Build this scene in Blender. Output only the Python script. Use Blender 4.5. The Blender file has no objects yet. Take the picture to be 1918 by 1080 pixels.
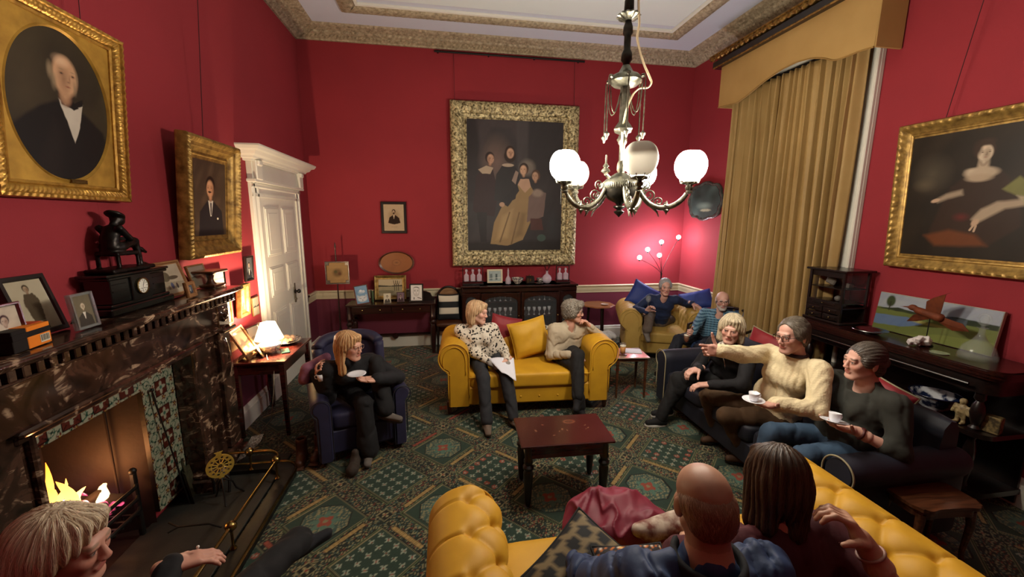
import bpy, math, random
import numpy as np
from mathutils import Vector, Matrix, Euler

# ------------------------------------------------------------------ camera, world, exposure
SC = bpy.context.scene
COL = SC.collection
CAMF, YAW, PITCH, ROLL, CAMH = 753.609, 0.163745, 0.170998, 0.005577, 2.05
XL, XR, YB, YF, ZC = -2.0, 4.10, 6.53, -1.7, 4.62      # room: left, right, back, front wall, ceiling
_f = np.array([math.sin(YAW)*math.cos(PITCH), math.cos(YAW)*math.cos(PITCH), -math.sin(PITCH)])
_r = np.array([math.cos(YAW), -math.sin(YAW), 0.0]); _u = np.cross(_r, _f)
CR = math.cos(ROLL)*_r + math.sin(ROLL)*_u; CU = -math.sin(ROLL)*_r + math.cos(ROLL)*_u
cam = bpy.data.cameras.new('camera'); camo = bpy.data.objects.new('camera', cam); COL.objects.link(camo)
camo.matrix_world = Matrix(((CR[0], CU[0], -_f[0], 0), (CR[1], CU[1], -_f[1], 0), (CR[2], CU[2], -_f[2], CAMH), (0, 0, 0, 1)))
cam.sensor_width = 36; cam.lens = CAMF/1918*36; cam.clip_start = .02
SC.camera = camo
SC.view_settings.view_transform = 'Standard'; SC.view_settings.look = 'None'
SC.view_settings.gamma = 1; SC.view_settings.use_curve_mapping = False
SC.view_settings.exposure = EXPO = 1.1
wd = bpy.data.worlds.new('world'); SC.world = wd; wd.use_nodes = True
wd.node_tree.nodes['Background'].inputs[0].default_value = (.5, .5, .6, 1); wd.node_tree.nodes['Background'].inputs[1].default_value = .05
GLOBE_E, TABLE_E, FLOORLAMP_E = 95.0, 60.0, 130.0          # lamp glass strengths
SC.cycles.max_bounces = 7; SC.cycles.diffuse_bounces = 5; SC.cycles.glossy_bounces = 3
SC.cycles.transmission_bounces = 6; SC.cycles.transparent_max_bounces = 8
SC.cycles.sample_clamp_indirect = 4; SC.cycles.caustics_reflective = False; SC.cycles.caustics_refractive = False
SC.cycles.use_denoising = True

def _ray(px, py):
    return _f + (px-959)/CAMF*CR - (py-540)/CAMF*CU
def atz(px, py, z=0.0):
    d = _ray(px, py); return np.array([0, 0, CAMH]) + d*(z-CAMH)/d[2]
def aty(px, py, y):
    d = _ray(px, py); return np.array([0, 0, CAMH]) + d*y/d[1]
def atx(px, py, x):
    d = _ray(px, py); return np.array([0, 0, CAMH]) + d*x/d[0]

# ------------------------------------------------------------------ colour and materials
def hx(s):
    s = s.lstrip('#'); s = ''.join(c*2 for c in s) if len(s) == 3 else s; v = [int(s[i:i+2], 16)/255 for i in (0, 2, 4)]
    return tuple(a/12.92 if a <= .04045 else ((a+.055)/1.055)**2.4 for a in v)
def lc(c): return hx(c) if isinstance(c, str) else tuple(c)
MATS = {}
def mat(name, col=None, rough=.6, metal=0, vc=False, noise=None, bump=None, sheen=0, coat=0, emit=None, trans=0, alpha=1, sss=0, ior=1.45, spec=.5, wave=None, fac=None):
    """noise=(scale, colour2, contrast), bump=(scale, strength, distance); wave=(scale, axis, colour2)"""
    if name in MATS: return MATS[name]
    m = bpy.data.materials.new(name); m.use_nodes = True; nt = m.node_tree; N = nt.nodes; L = nt.links
    b = N['Principled BSDF']; I = b.inputs
    I['Roughness'].default_value = rough; I['Metallic'].default_value = metal
    I['Specular IOR Level'].default_value = spec; I['IOR'].default_value = ior
    if sheen: I['Sheen Weight'].default_value = sheen; I['Sheen Roughness'].default_value = .35
    if coat: I['Coat Weight'].default_value = coat; I['Coat Roughness'].default_value = .12
    if trans: I['Transmission Weight'].default_value = trans
    if sss: I['Subsurface Weight'].default_value = sss; I['Subsurface Radius'].default_value = (.01, .004, .002); I['Subsurface Scale'].default_value = 1
    if alpha < 1: I['Alpha'].default_value = alpha
    tc = N.new('ShaderNodeTexCoord')
    out = None
    if vc:
        a = N.new('ShaderNodeAttribute'); a.attribute_name = 'Col'; out = a.outputs['Color']
    elif col is not None:
        I['Base Color'].default_value = (*lc(col), 1)
        if sheen: I['Sheen Tint'].default_value = (*[min(1, v*1.6+.05) for v in lc(col)], 1)
    if noise:
        n = N.new('ShaderNodeTexNoise'); n.inputs['Scale'].default_value = noise[0]; n.inputs['Detail'].default_value = 5
        if len(noise) > 3:
            mp = N.new('ShaderNodeMapping'); mp.inputs['Scale'].default_value = noise[3]; L.new(tc.outputs['Object'], mp.inputs[0]); L.new(mp.outputs[0], n.inputs[0])
        else: L.new(tc.outputs['Object'], n.inputs[0])
        r = N.new('ShaderNodeMapRange'); c = noise[2] if len(noise) > 2 else .15
        r.inputs[1].default_value = .5-c; r.inputs[2].default_value = .5+c; L.new(n.outputs[0], r.inputs[0])
        mx = N.new('ShaderNodeMix'); mx.data_type = 'RGBA'; L.new(r.outputs[0], mx.inputs[0])
        if out: L.new(out, mx.inputs[6])
        else: mx.inputs[6].default_value = (*lc(col), 1)
        mx.inputs[7].default_value = (*lc(noise[1]), 1); out = mx.outputs[2]
    if out: L.new(out, I['Base Color'])
    if bump:
        n = N.new('ShaderNodeTexNoise'); n.inputs['Scale'].default_value = bump[0]; n.inputs['Detail'].default_value = 3
        if len(bump) > 3:
            mp = N.new('ShaderNodeMapping'); mp.inputs['Scale'].default_value = bump[3]; L.new(tc.outputs['Object'], mp.inputs[0]); L.new(mp.outputs[0], n.inputs[0])
        else: L.new(tc.outputs['Object'], n.inputs[0])
        bp = N.new('ShaderNodeBump'); bp.inputs['Strength'].default_value = bump[1]; bp.inputs['Distance'].default_value = bump[2]
        L.new(n.outputs[0], bp.inputs['Height']); L.new(bp.outputs[0], I['Normal'])
    if emit:
        I['Emission Color'].default_value = (*lc(emit[0]), 1); I['Emission Strength'].default_value = emit[1]
    MATS[name] = m; return m

def nodes_of(m):
    nt = m.node_tree; return nt.nodes, nt.links, nt.nodes['Principled BSDF']
def ramp(N, stops, interp='LINEAR'):
    r = N.new('ShaderNodeValToRGB'); cr = r.color_ramp; cr.interpolation = interp
    while len(cr.elements) < len(stops): cr.elements.new(.5)
    for e, (p, c) in zip(cr.elements, stops): e.position = p; e.color = (*lc(c), 1)
    return r

def wood(name, c1, c2, rough=.35, coat=.3, scale=(2, 22, 22), bump=.05):
    if name in MATS: return MATS[name]
    m = mat(name, c1, rough, coat=coat); N, L, B = nodes_of(m)
    tc = N.new('ShaderNodeTexCoord'); mp = N.new('ShaderNodeMapping'); mp.inputs['Scale'].default_value = scale
    n = N.new('ShaderNodeTexNoise'); n.inputs['Scale'].default_value = 2.2; n.inputs['Detail'].default_value = 7; n.inputs['Distortion'].default_value = .6
    L.new(tc.outputs['Object'], mp.inputs[0]); L.new(mp.outputs[0], n.inputs[0])
    r = ramp(N, [(.3, c1), (.62, c2)]); L.new(n.outputs[0], r.inputs[0]); L.new(r.outputs[0], B.inputs['Base Color'])
    bp = N.new('ShaderNodeBump'); bp.inputs['Strength'].default_value = bump; bp.inputs['Distance'].default_value = .004
    L.new(n.outputs[0], bp.inputs['Height']); L.new(bp.outputs[0], B.inputs['Normal'])
    return m

def gilt(name, c='#a97a2c', dark='#3a2408', rough=.38, sc=38, bs=.5, contrast=.22):
    return mat(name, c, rough, metal=.75, noise=(sc, dark, contrast), bump=(sc*1.3, bs, .006))

# ------------------------------------------------------------------ mesh builder
def rotm(rx=0, ry=0, rz=0):
    return np.array(Euler((math.radians(rx), math.radians(ry), math.radians(rz))).to_matrix())
class M:
    def __init__(s): s.V = []; s.F = []; s.n = 0; s.C = []; s.hasc = False
    def add(s, V, F, R=None, t=None, col=None):
        V = np.asarray(V, float).reshape(-1, 3)
        if R is not None: V = V @ np.asarray(R).T
        if t is not None: V = V+np.asarray(t, float)
        F = F.tolist() if isinstance(F, np.ndarray) else F
        o = s.n
        s.F += [[i+o for i in f] for f in F]; s.V.append(V); s.n += len(V)
        if col is None: c = np.ones((len(V), 3))*.5
        else:
            s.hasc = True; c = np.asarray(lc(col) if isinstance(col, str) else col, float)
            if c.ndim == 1: c = np.tile(c[:3], (len(V), 1))
        s.C.append(c); return s
    def box(s, c, d, b=.004, R=None, col=None):
        x, y, z = [v/2 for v in d]; b = min(b, x*.9, y*.9, z*.9); P = []
        for sx in (-1, 1):
            for sy in (-1, 1):
                for sz in (-1, 1):
                    P += [(sx*x, sy*(y-b), sz*(z-b)), (sx*(x-b), sy*y, sz*(z-b)), (sx*(x-b), sy*(y-b), sz*z)]
        P = np.array(P)
        if R is not None: P = P @ np.asarray(R).T
        def ix(sx, sy, sz, a): return ((sx > 0)*4+(sy > 0)*2+(sz > 0))*3+a
        F = []
        for a in range(3):
            o = [i for i in range(3) if i != a]
            for sg in (-1, 1):
                q = []
                for u, v in ((-1, -1), (1, -1), (1, 1), (-1, 1)):
                    k = [0, 0, 0]; k[a] = sg; k[o[0]] = u; k[o[1]] = v; q.append(ix(*k, a))
                F.append(q if (sg > 0) == (a != 1) else q[::-1])
        for a in range(3):
            o = [i for i in range(3) if i != a]
            for u in (-1, 1):
                for v in (-1, 1):
                    k1 = [0]*3; k1[a] = -1; k1[o[0]] = u; k1[o[1]] = v; k2 = list(k1); k2[a] = 1
                    q = [ix(*k1, o[0]), ix(*k2, o[0]), ix(*k2, o[1]), ix(*k1, o[1])]
                    F.append(q if (u*v > 0) == (a != 1) else q[::-1])
        for sx in (-1, 1):
            for sy in (-1, 1):
                for sz in (-1, 1):
                    q = [ix(sx, sy, sz, 0), ix(sx, sy, sz, 1), ix(sx, sy, sz, 2)]
                    F.append(q if sx*sy*sz > 0 else q[::-1])
        return s.add(P, F, None, c, col)
    def bar(s, a, b, w, h, bev=.003, up=(0, 0, 1), col=None):
        a = np.array(a, float); b = np.array(b, float); d = b-a; l = np.linalg.norm(d); d /= l
        up = np.array(up, float)
        if abs(d@up) > .98: up = np.array([0, 1., 0])
        x = np.cross(d, up); x /= np.linalg.norm(x); z = np.cross(x, d)
        return s.box((a+b)/2, (w, l, h), bev, np.stack([x, d, z], 1), col)
    def tube(s, pts, r, n=10, closed=False, caps=True, col=None, sq=1.0):
        pts = np.array(pts, float); k = len(pts); r = np.broadcast_to(np.asarray(r, float), (k,))
        if closed: T = np.roll(pts, -1, 0)-np.roll(pts, 1, 0)
        else: T = np.gradient(pts, axis=0)
        T /= np.linalg.norm(T, axis=1)[:, None]+1e-12
        u = np.array([0, 0, 1.]);
        if abs(T[0]@u) > .9: u = np.array([1., 0, 0])
        V = []; a = np.linspace(0, 2*np.pi, n, endpoint=False)
        for i in range(k):
            u = u-(u@T[i])*T[i]; u /= np.linalg.norm(u)+1e-12; v = np.cross(T[i], u)
            V.append(pts[i]+r[i]*(np.cos(a)[:, None]*u*sq+np.sin(a)[:, None]*v))
        V = np.concatenate(V); F = []
        for i in range(k if closed else k-1):
            j = (i+1) % k
            for q in range(n):
                p = (q+1) % n; F.append([i*n+q, i*n+p, j*n+p, j*n+q])
        if caps and not closed: F += [list(range(n))[::-1], [(k-1)*n+q for q in range(n)]]
        return s.add(V, F, col=col)
    def lathe(s, prof, n=24, c=(0, 0, 0), R=None, col=None, wob=None, caps=True):
        P = np.array(prof, float); a = np.linspace(0, 2*np.pi, n, endpoint=False); V = []
        for r, z in P:
            rr = np.maximum(r, 1e-4) if wob is None else np.maximum(r*(1+wob(a, z)), 1e-4)
            V.append(np.stack([rr*np.cos(a), rr*np.sin(a), np.full(n, z)], 1))
        V = np.concatenate(V); F = []
        for i in range(len(P)-1):
            for q in range(n):
                p = (q+1) % n; F.append([i*n+q, i*n+p, (i+1)*n+p, (i+1)*n+q])
        if caps and P[0][0] > 1e-3: F.append(list(range(n))[::-1])
        if caps and P[-1][0] > 1e-3: F.append([(len(P)-1)*n+q for q in range(n)])
        return s.add(V, F, R, c, col)
    def ball(s, c, r, n=14, R=None, col=None):
        r = np.broadcast_to(np.asarray(r, float), (3,)); t = np.linspace(0, np.pi, n//2+2)
        V = np.array([(math.sin(b)*math.cos(a), math.sin(b)*math.sin(a), -math.cos(b)) for b in t for a in np.linspace(0, 2*np.pi, n, endpoint=False)])*r
        F = [[i*n+q, i*n+(q+1) % n, (i+1)*n+(q+1) % n, (i+1)*n+q] for i in range(len(t)-1) for q in range(n)]
        return s.add(V, F, R, c, col)
    def grid(s, P, cu=False, cv=False, col=None, flip=False):
        P = np.asarray(P, float); a, b = P.shape[:2]; F = []
        i = np.arange(a if cu else a-1)[:, None]; j = np.arange(b if cv else b-1)[None, :]
        i2 = (i+1) % a; j2 = (j+1) % b
        F = np.stack([i*b+j, i2*b+j, i2*b+j2, i*b+j2], -1).reshape(-1, 4)
        if flip: F = F[:, ::-1]
        if col is not None and not isinstance(col, str) and np.asarray(col).ndim == 3: col = np.asarray(col).reshape(-1, 3)
        return s.add(P.reshape(-1, 3), F, col=col)
    def prism(s, poly, h0, h1, ax='y', R=None, t=None, col=None):
        """poly in the plane across ax, extruded from h0 to h1"""
        n = len(poly); P = []
        for h in (h0, h1):
            for u, v in poly:
                P.append({'y': (u, h, v), 'x': (h, u, v), 'z': (u, v, h)}[ax])
        F = [list(range(n)), list(range(2*n-1, n-1, -1))]+[[i, i+n, (i+1) % n+n, (i+1) % n] for i in range(n)]
        return s.add(P, F, R, t, col)
    def build(s, name, m, parent=None, smooth=45, world=False):
        V = np.concatenate(s.V) if s.V else np.zeros((0, 3))
        if world and parent is not None:
            L = []; q = parent
            mw = Matrix.Identity(4)
            while q is not None: mw = q.matrix_basis @ mw; q = q.parent
            mi = np.array(mw.inverted()); V = V @ mi[:3, :3].T+mi[:3, 3]
        me = bpy.data.meshes.new(name); me.from_pydata(V.tolist(), [], s.F)
        if s.hasc:
            C = np.concatenate(s.C); ca = me.color_attributes.new('Col', 'FLOAT_COLOR', 'POINT')
            ca.data.foreach_set('color', np.concatenate([C, np.ones((len(C), 1))], 1).astype(np.float32).ravel())
        me.materials.append(m)
        o = bpy.data.objects.new(name, me); COL.objects.link(o)
        if smooth:
            me.polygons.foreach_set('use_smooth', np.ones(len(me.polygons), bool))
            if smooth < 180: me.set_sharp_from_angle(angle=math.radians(smooth))
        if parent is not None: o.parent = parent
        return o
def mesh_from(V, F, name, m, parent=None, C=None, world=True):
    q = M(); q.add(V, F, col=C); return q.build(name, m, parent, 180, world)

def thing(name, label, cat, loc=(0, 0, 0), rz=0, group=None, rx=0, ry=0):
    o = bpy.data.objects.new(name, None); COL.objects.link(o); o.empty_display_size = .1
    o.location = tuple(float(v) for v in loc); o.rotation_euler = (math.radians(rx), math.radians(ry), math.radians(rz))
    return tag(o, label, cat, group)
def tag(o, label, cat, group=None, kind=None):
    o['label'] = label; o['category'] = cat
    if group: o['group'] = group
    if kind: o['kind'] = kind
    return o
def struct(o): o['kind'] = 'structure'; return o
def rebase(o, loc):
    """move a world-built mesh object's origin to loc"""
    L = np.array(loc, float); me = o.data; v = np.empty(len(me.vertices)*3); me.vertices.foreach_get('co', v)
    me.vertices.foreach_set('co', (v.reshape(-1, 3)-L).ravel()); o.location = tuple(L); return o
def copy_tree(o, loc=None, rz=None, label=None, parent=None):
    c = o.copy(); COL.objects.link(c)
    if parent is not None: c.parent = parent
    if loc is not None: c.location = tuple(float(v) for v in loc)
    if rz is not None: c.rotation_euler.z = math.radians(rz)
    if label: c['label'] = label
    for ch in list(o.children): copy_tree(ch, parent=c)
    return c

# smooth value noise used for folds, brushwork and carving
_rs = np.random.RandomState(7)
_K = _rs.normal(size=(10, 3)); _PH = _rs.uniform(0, 6.28, 10)
def wob(P, f, seed=0, n=6):
    P = np.asarray(P, float); o = np.zeros(P.shape[:-1])
    for i in range(n):
        k = _K[(i+seed) % 10]; o += np.sin(P @ (k*f)+_PH[(i*3+seed) % 10]+1.3*np.sin(P @ (_K[(i+seed+4) % 10]*f*.6)))
    return o/n

# ------------------------------------------------------------------ signed-distance sculpting
class Sdf:
    def __init__(s, k=.03): s.p = []; s.k = k; s.disp = None
    def cap(s, a, b, ra, rb=None, k=None, op=1):
        a = np.array(a, float); b = np.array(b, float); rb = ra if rb is None else rb; R = max(ra, rb)
        ab = b-a; L = ab@ab+1e-12
        def f(P):
            t = np.clip(((P-a)@ab)/L, 0, 1); return np.linalg.norm(P-a-t[..., None]*ab, axis=-1)-(ra+t*(rb-ra))
        s.p.append((f, np.minimum(a, b)-R, np.maximum(a, b)+R, s.k if k is None else k, op)); return s
    def ell(s, c, r, R=None, k=None, op=1):
        c = np.array(c, float); r = np.broadcast_to(np.asarray(r, float), (3,)).copy(); Rm = np.eye(3) if R is None else np.asarray(R)
        def f(P):
            q = (P-c)@Rm; a = np.linalg.norm(q/r, axis=-1); b = np.linalg.norm(q/r**2, axis=-1)+1e-9; return a*(a-1)/b
        m = np.sqrt(((Rm*r)**2).sum(1)); s.p.append((f, c-m, c+m, s.k if k is None else k, op)); return s
    def rbox(s, c, d, rad, R=None, k=None, op=1):
        c = np.array(c, float); h = np.array(d, float)/2-rad; Rm = np.eye(3) if R is None else np.asarray(R)
        def f(P):
            q = np.abs((P-c)@Rm)-h; return np.linalg.norm(np.maximum(q, 0), axis=-1)+np.minimum(q.max(-1), 0)-rad
        m = np.abs(Rm)@(np.array(d)/2); s.p.append((f, c-m, c+m, s.k if k is None else k, op)); return s
    def mesh(s, h, clip=None):
        pos = [p for p in s.p if p[4] > 0]
        lo = np.min([p[1] for p in pos], 0)-4*h; hi = np.max([p[2] for p in pos], 0)+4*h
        n = np.ceil((hi-lo)/h).astype(int)+1; F = np.full(n, .2, np.float32)
        ax = [lo[i]+h*np.arange(n[i]) for i in range(3)]
        for f, a, b, k, op in s.p:
            pad = k+3*h+.004; i0 = np.clip(np.floor((a-pad-lo)/h).astype(int), 0, n); i1 = np.clip(np.ceil((b+pad-lo)/h).astype(int)+1, 0, n)
            if (i1 <= i0).any(): continue
            sl = tuple(slice(i0[j], i1[j]) for j in range(3))
            P = np.stack(np.meshgrid(*[ax[j][sl[j]] for j in range(3)], indexing='ij'), -1)
            d = f(P); c = F[sl]
            if op > 0:
                hh = np.maximum(k-np.abs(c-d), 0)/max(k, 1e-6); F[sl] = np.minimum(c, d)-hh*hh*k*.25
            else:
                d = -d; hh = np.maximum(k-np.abs(c-d), 0)/max(k, 1e-6); F[sl] = np.maximum(c, d)+hh*hh*k*.25
        if s.disp is not None:
            nz = np.argwhere(np.abs(F) < .035+2*h); P = lo+nz*h
            F[tuple(nz.T)] += s.disp(P).astype(np.float32)
        F[0] = F[-1] = .2; F[:, 0] = F[:, -1] = .2; F[:, :, 0] = F[:, :, -1] = .2
        return surfnet(F, lo, h)
def surfnet(F, lo, h):
    I = F < 0; nx, ny, nz = F.shape
    cnt = np.zeros((nx-1, ny-1, nz-1), np.int8)
    offs = [(i, j, k) for i in (0, 1) for j in (0, 1) for k in (0, 1)]
    for i, j, k in offs: cnt += I[i:nx-1+i, j:ny-1+j, k:nz-1+k]
    A = np.argwhere((cnt > 0) & (cnt < 8)); idx = np.full(cnt.shape, -1, np.int32); idx[tuple(A.T)] = np.arange(len(A))
    S = np.zeros((len(A), 3)); W = np.zeros(len(A))
    for a in range(3):
        for o in offs:
            if o[a]: continue
            o2 = list(o); o2[a] = 1
            f0 = F[tuple((A+o).T)]; f1 = F[tuple((A+o2).T)]; m = (f0 < 0) != (f1 < 0)
            t = np.where(m, f0/(f0-f1+1e-12), 0); p = np.tile(np.array(o, float), (len(A), 1)); p[:, a] = t
            S += p*m[:, None]; W += m
    V = lo+(A+S/W[:, None])*h; Fs = []
    for a in range(3):
        b, c = (a+1) % 3, (a+2) % 3
        sl0 = [slice(None)]*3; sl1 = [slice(None)]*3; sl0[a] = slice(0, -1); sl1[a] = slice(1, None)
        X0, X1 = I[tuple(sl0)], I[tuple(sl1)]; E = np.argwhere(X0 != X1)
        E = E[(E[:, b] > 0) & (E[:, c] > 0) & (E[:, b] < F.shape[b]-1) & (E[:, c] < F.shape[c]-1)]
        if not len(E): continue
        eb = np.zeros(3, int); eb[b] = 1; ec = np.zeros(3, int); ec[c] = 1
        q = np.stack([idx[tuple((E-eb-ec).T)], idx[tuple((E-ec).T)], idx[tuple(E.T)], idx[tuple((E-eb).T)]], 1)
        ins = X0[tuple(E.T)]; q[~ins] = q[~ins][:, ::-1]; Fs.append(q)
    return V, np.concatenate(Fs)
def relax(V, F, it=2, lam=.5):
    E = np.concatenate([F[:, [i, (i+1) % 4]] for i in range(4)]); E = np.concatenate([E, E[:, ::-1]])
    d = np.bincount(E[:, 0], minlength=len(V))[:, None]+1e-9
    for _ in range(it):
        S = np.stack([np.bincount(E[:, 0], weights=V[E[:, 1], j], minlength=len(V)) for j in range(3)], 1)/d
        V = V+lam*(S-V)
    return V
def sculpt(s, h, name, m, parent=None, C=None, rel=1):
    V, F = s.mesh(h)
    if rel: V = relax(V, F, rel)
    return mesh_from(V, F, name, m, parent, C(V) if C is not None else None)
# ------------------------------------------------------------------ the room
WALLC, DADOC = '#90262f', '#682438'
WALL = mat('wall_red', WALLC, .85, noise=(1.3, '#82212a', .35), bump=(260, .25, .002))
DADO = mat('dado_plum', DADOC, .7, bump=(260, .2, .002))
CREAM = mat('cream_paint', '#d8ceb0', .45, noise=(3, '#c2b794', .3))
WHITEP = mat('white_gloss_paint', '#d9d7cc', .35, noise=(2, '#c9c6b8', .3))
CEIL = mat('ceiling_lilac', '#c3cad9', .9)
CEILW = mat('ceiling_pale', '#d5e0e2', .9)
CORN = mat('cornice_gilt', '#b8ab90', .55, metal=.1, noise=(26, '#7d715a', .2), bump=(40, .6, .01))
BLACKM = mat('black_iron', '#0c0b0b', .45, metal=.3, noise=(14, '#1c1a18', .2), bump=(60, .3, .003))
BRASS = mat('brass', '#a08c58', .25, metal=1, noise=(9, '#6b5526', .25))
BRONZE = mat('dark_bronze', '#1d1612', .38, metal=.6, noise=(22, '#070504', .2), bump=(50, .3, .004))
MAHOG = wood('mahogany', '#34110a', '#1c0906', .28, .5)
MAHOGR = wood('mahogany_red', '#54201a', '#33120c', .22, .6)
DARKW = wood('dark_oak', '#1d0d08', '#0d0605', .35, .35)
WALNUT = wood('walnut', '#5e3620', '#3a1f10', .35, .3)
GLASS = mat('clear_glass', '#aab2b0', .04, alpha=.12, coat=1)

def carpet():
    x0, x1, y0, y1, s = XL, XR, .9, YB, .0085
    nx = int((x1-x0)/s); ny = int((y1-y0)/s)
    X, Y = np.meshgrid(np.linspace(x0, x1, nx), np.linspace(y0, y1, ny), indexing='ij')
    def H(*a):      # hash
        v = np.sin(sum(k*q for k, q in zip((12.9898, 78.233, 37.719, 4.581), a)))*43758.5453; return v-np.floor(v)
    c = lambda s_: np.array(hx(s_))
    ground, mid, teal, cream, rust, gold, dk = map(c, ('#172019', '#26392e', '#3f5850', '#928b66', '#8a4232', '#9c8250', '#0b100d'))
    th = math.radians(45); U = X*math.cos(th)+Y*math.sin(th); Vv = -X*math.sin(th)+Y*math.cos(th)
    T = .56; U = U/T+.27; Vv = Vv/T+.11
    iu, iv = np.floor(U), np.floor(Vv); u, v = U-iu-.5, Vv-iv-.5            # -.5.. .5
    par = (iu+iv) % 2
    col = np.tile(ground, X.shape+(1,)) if False else np.broadcast_to(ground, X.shape+(3,)).copy()
    # floral speckle in the ground
    q = T/.012; a, b = np.floor(U*q), np.floor(Vv*q); h = H(a, b); fl = (np.sin(U*q*1.9+2*np.sin(Vv*q*.6))*np.sin(Vv*q*2.1+2*np.sin(U*q*.7)))
    m = (fl > .28) & (h > .25); col[m] = cream*.8
    m = (fl < -.45) & (h > .72); col[m] = rust*.8
    m = (fl < -.3) & (h < .3); col[m] = teal
    d = np.maximum(abs(u), abs(v)); r = np.hypot(u, v); man = abs(u)+abs(v)
    # large panels: bordered squares with a medallion (one parity) or a starry field (other)
    big = d < .34
    col[big] = mid
    P0 = big & (par == 0); P1 = big & (par == 1)
    octa = np.maximum(d, man*.72)
    ang = np.arctan2(v, u); pet = r < .15+.035*np.cos(8*ang)
    m = P0 & (octa < .29); col[m] = teal*.8
    m = P0 & (octa < .29) & (fl > .2); col[m] = cream*.75
    m = P0 & (octa < .27) & pet; col[m] = c('#4e6b5c')
    m = P0 & (octa > .275) & (octa < .292); col[m] = dk
    m = P0 & (r < .085+.02*np.cos(4*ang)); col[m] = rust
    m = P0 & (r < .03); col[m] = cream*.7
    g = .135; uu = (u+.0675) % g-g/2; vv = (v+.0675) % g-g/2; rr = np.hypot(uu, vv); aa = np.arctan2(vv, uu)
    m = P1 & (rr < .028+.018*np.cos(4*aa)); col[m] = c('#8d9784')
    m = P1 & (rr < .01); col[m] = rust
    hh = H(iu, iv)
    m = P1 & (hh > .5) & (rr < .04) & (rr > .02) & (H(np.floor((u+.0675)/g), np.floor((v+.0675)/g), iu) > .6); col[m] = rust
    # thin borders
    for e0, e1, cc in ((.335, .347, cream*.7), (.347, .362, dk), (.362, .371, c('#5d6b45'))):
        col[(d > e0) & (d < e1)] = cc
    # gold bars along the panel edges, alternating sides
    along = np.where(par == 0, u, v); across = np.where(par == 0, v, u)
    bar = (abs(abs(across)-.425) < .026) & (abs(along) < .26)
    bar &= (H(iu, iv, np.sign(across)) > .3)
    bc = np.where((H(iu, iv, np.sign(across), 3.0) > .78)[..., None], rust*1.15, gold)
    col = np.where(bar[..., None], bc, col)
    m = bar & ((np.abs((along*38) % 1-.5) < .16)); col[m] = col[m]*.6
    m = (abs(abs(across)-.425) >= .026) & (abs(abs(across)-.425) < .036) & (abs(along) < .28); col[m] = dk
    # small corner squares with a white flower
    cu, cv = abs(abs(u)-.5), abs(abs(v)-.5); cd = np.maximum(cu, cv); cr = np.hypot(cu, cv); ca = np.arctan2(cv, cu)
    m = cd < .085; col[m] = dk*1.5
    m = (cd > .07) & (cd < .085); col[m] = cream*.75
    m = cr < .034+.022*np.cos(4*ca); col[m] = cream
    m = cr < .016; col[m] = rust
    # wear
    w = .9+.13*wob(np.stack([X, Y, 0*X], -1), 3.1, 2); col *= w[..., None]
    col *= (.9+.2*H(X*7, Y*9))[..., None]
    q = M(); q.grid(np.stack([X, Y, 0*X], -1), col=col)
    q.add([(XL, YF, 0), (XR, YF, 0), (XR, y0, 0), (XL, y0, 0)], [[0, 1, 2, 3]], col=tuple(mid*.8))
    m = mat('carpet', vc=True, rough=.95, bump=(420, .5, .004), sheen=.15)
    struct(q.build('floor', m, smooth=0))
carpet()

FO = (2.02, 2.76, 0.96)       # firebox opening: y0, y1, top
def walls():
    q = M(); t = .12
    q.box(((XL+XR)/2, YB+t/2, ZC/2), (XR-XL+2*t, t, ZC), .001); struct(q.build('wall_back', WALL))
    q = M(); q.box(((XL+XR)/2, YF-t/2, ZC/2), (XR-XL+2*t, t, ZC), .001); struct(q.build('wall_front', WALL))
    q = M(); q.box((XR+t/2, (YB+YF)/2, ZC/2), (t, YB-YF, ZC), .001); struct(q.build('wall_right', WALL))
    q = M(); y0, y1, z1 = FO
    q.box((XL-t/2, (YF+y0)/2, ZC/2), (t, y0-YF, ZC), .001); q.box((XL-t/2, (YB+y1)/2, ZC/2), (t, YB-y1, ZC), .001)
    q.box((XL-t/2, (y0+y1)/2, (ZC+z1)/2), (t, y1-y0, ZC-z1), .001); struct(q.build('wall_left', WALL))
    q = M(); q.box(((XL+XR)/2, (YB+YF)/2, ZC+.06), (XR-XL+.2, YB-YF+.2, .12), .001); struct(q.build('ceiling', CEIL))
    q = M(); q.box((1.06, 2.65, ZC-.004), (4.1, 5.7, .008), .001); struct(q.build('ceiling_panel', CEILW))
walls()

def profile_run(q, prof, a, b, nrm, step=None, orn=None):
    """sweep prof [(out, z)] along a->b (xy), nrm = direction out of the wall; mitre by 45 degrees at both ends (45, in), orn(s,i)->extra out"""
    a = np.array(a, float); b = np.array(b, float); nrm = np.array(nrm, float); d = b-a; L = np.linalg.norm(d); d /= L
    n = 2 if step is None else max(2, int(L/step)); P = np.zeros((n, len(prof), 3))
    s = np.linspace(0, L, n)
    for i, (o, z) in enumerate(prof):
        e = np.zeros(n) if orn is None else orn(s, i)
        lo = min(max(o, 0), L/2); sc = (s/L)*(L-2*lo)+lo
        P[:, i, :2] = a+d*sc[:, None]+nrm*(o+e)[:, None]; P[:, i, 2] = z-e*.6
    q.grid(P)
def ring(q, prof, x0, x1, y0, y1, step=None, orn=None, sides='blrf'):
    if 'b' in sides: profile_run(q, prof, (x0, y1), (x1, y1), (0, -1), step, orn)
    if 'l' in sides: profile_run(q, prof, (x0, y0), (x0, y1), (1, 0), step, orn)
    if 'r' in sides: profile_run(q, prof, (x1, y0), (x1, y1), (-1, 0), step, orn)
    if 'f' in sides: profile_run(q, prof, (x0, y0), (x1, y0), (0, 1), step, orn)

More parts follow.
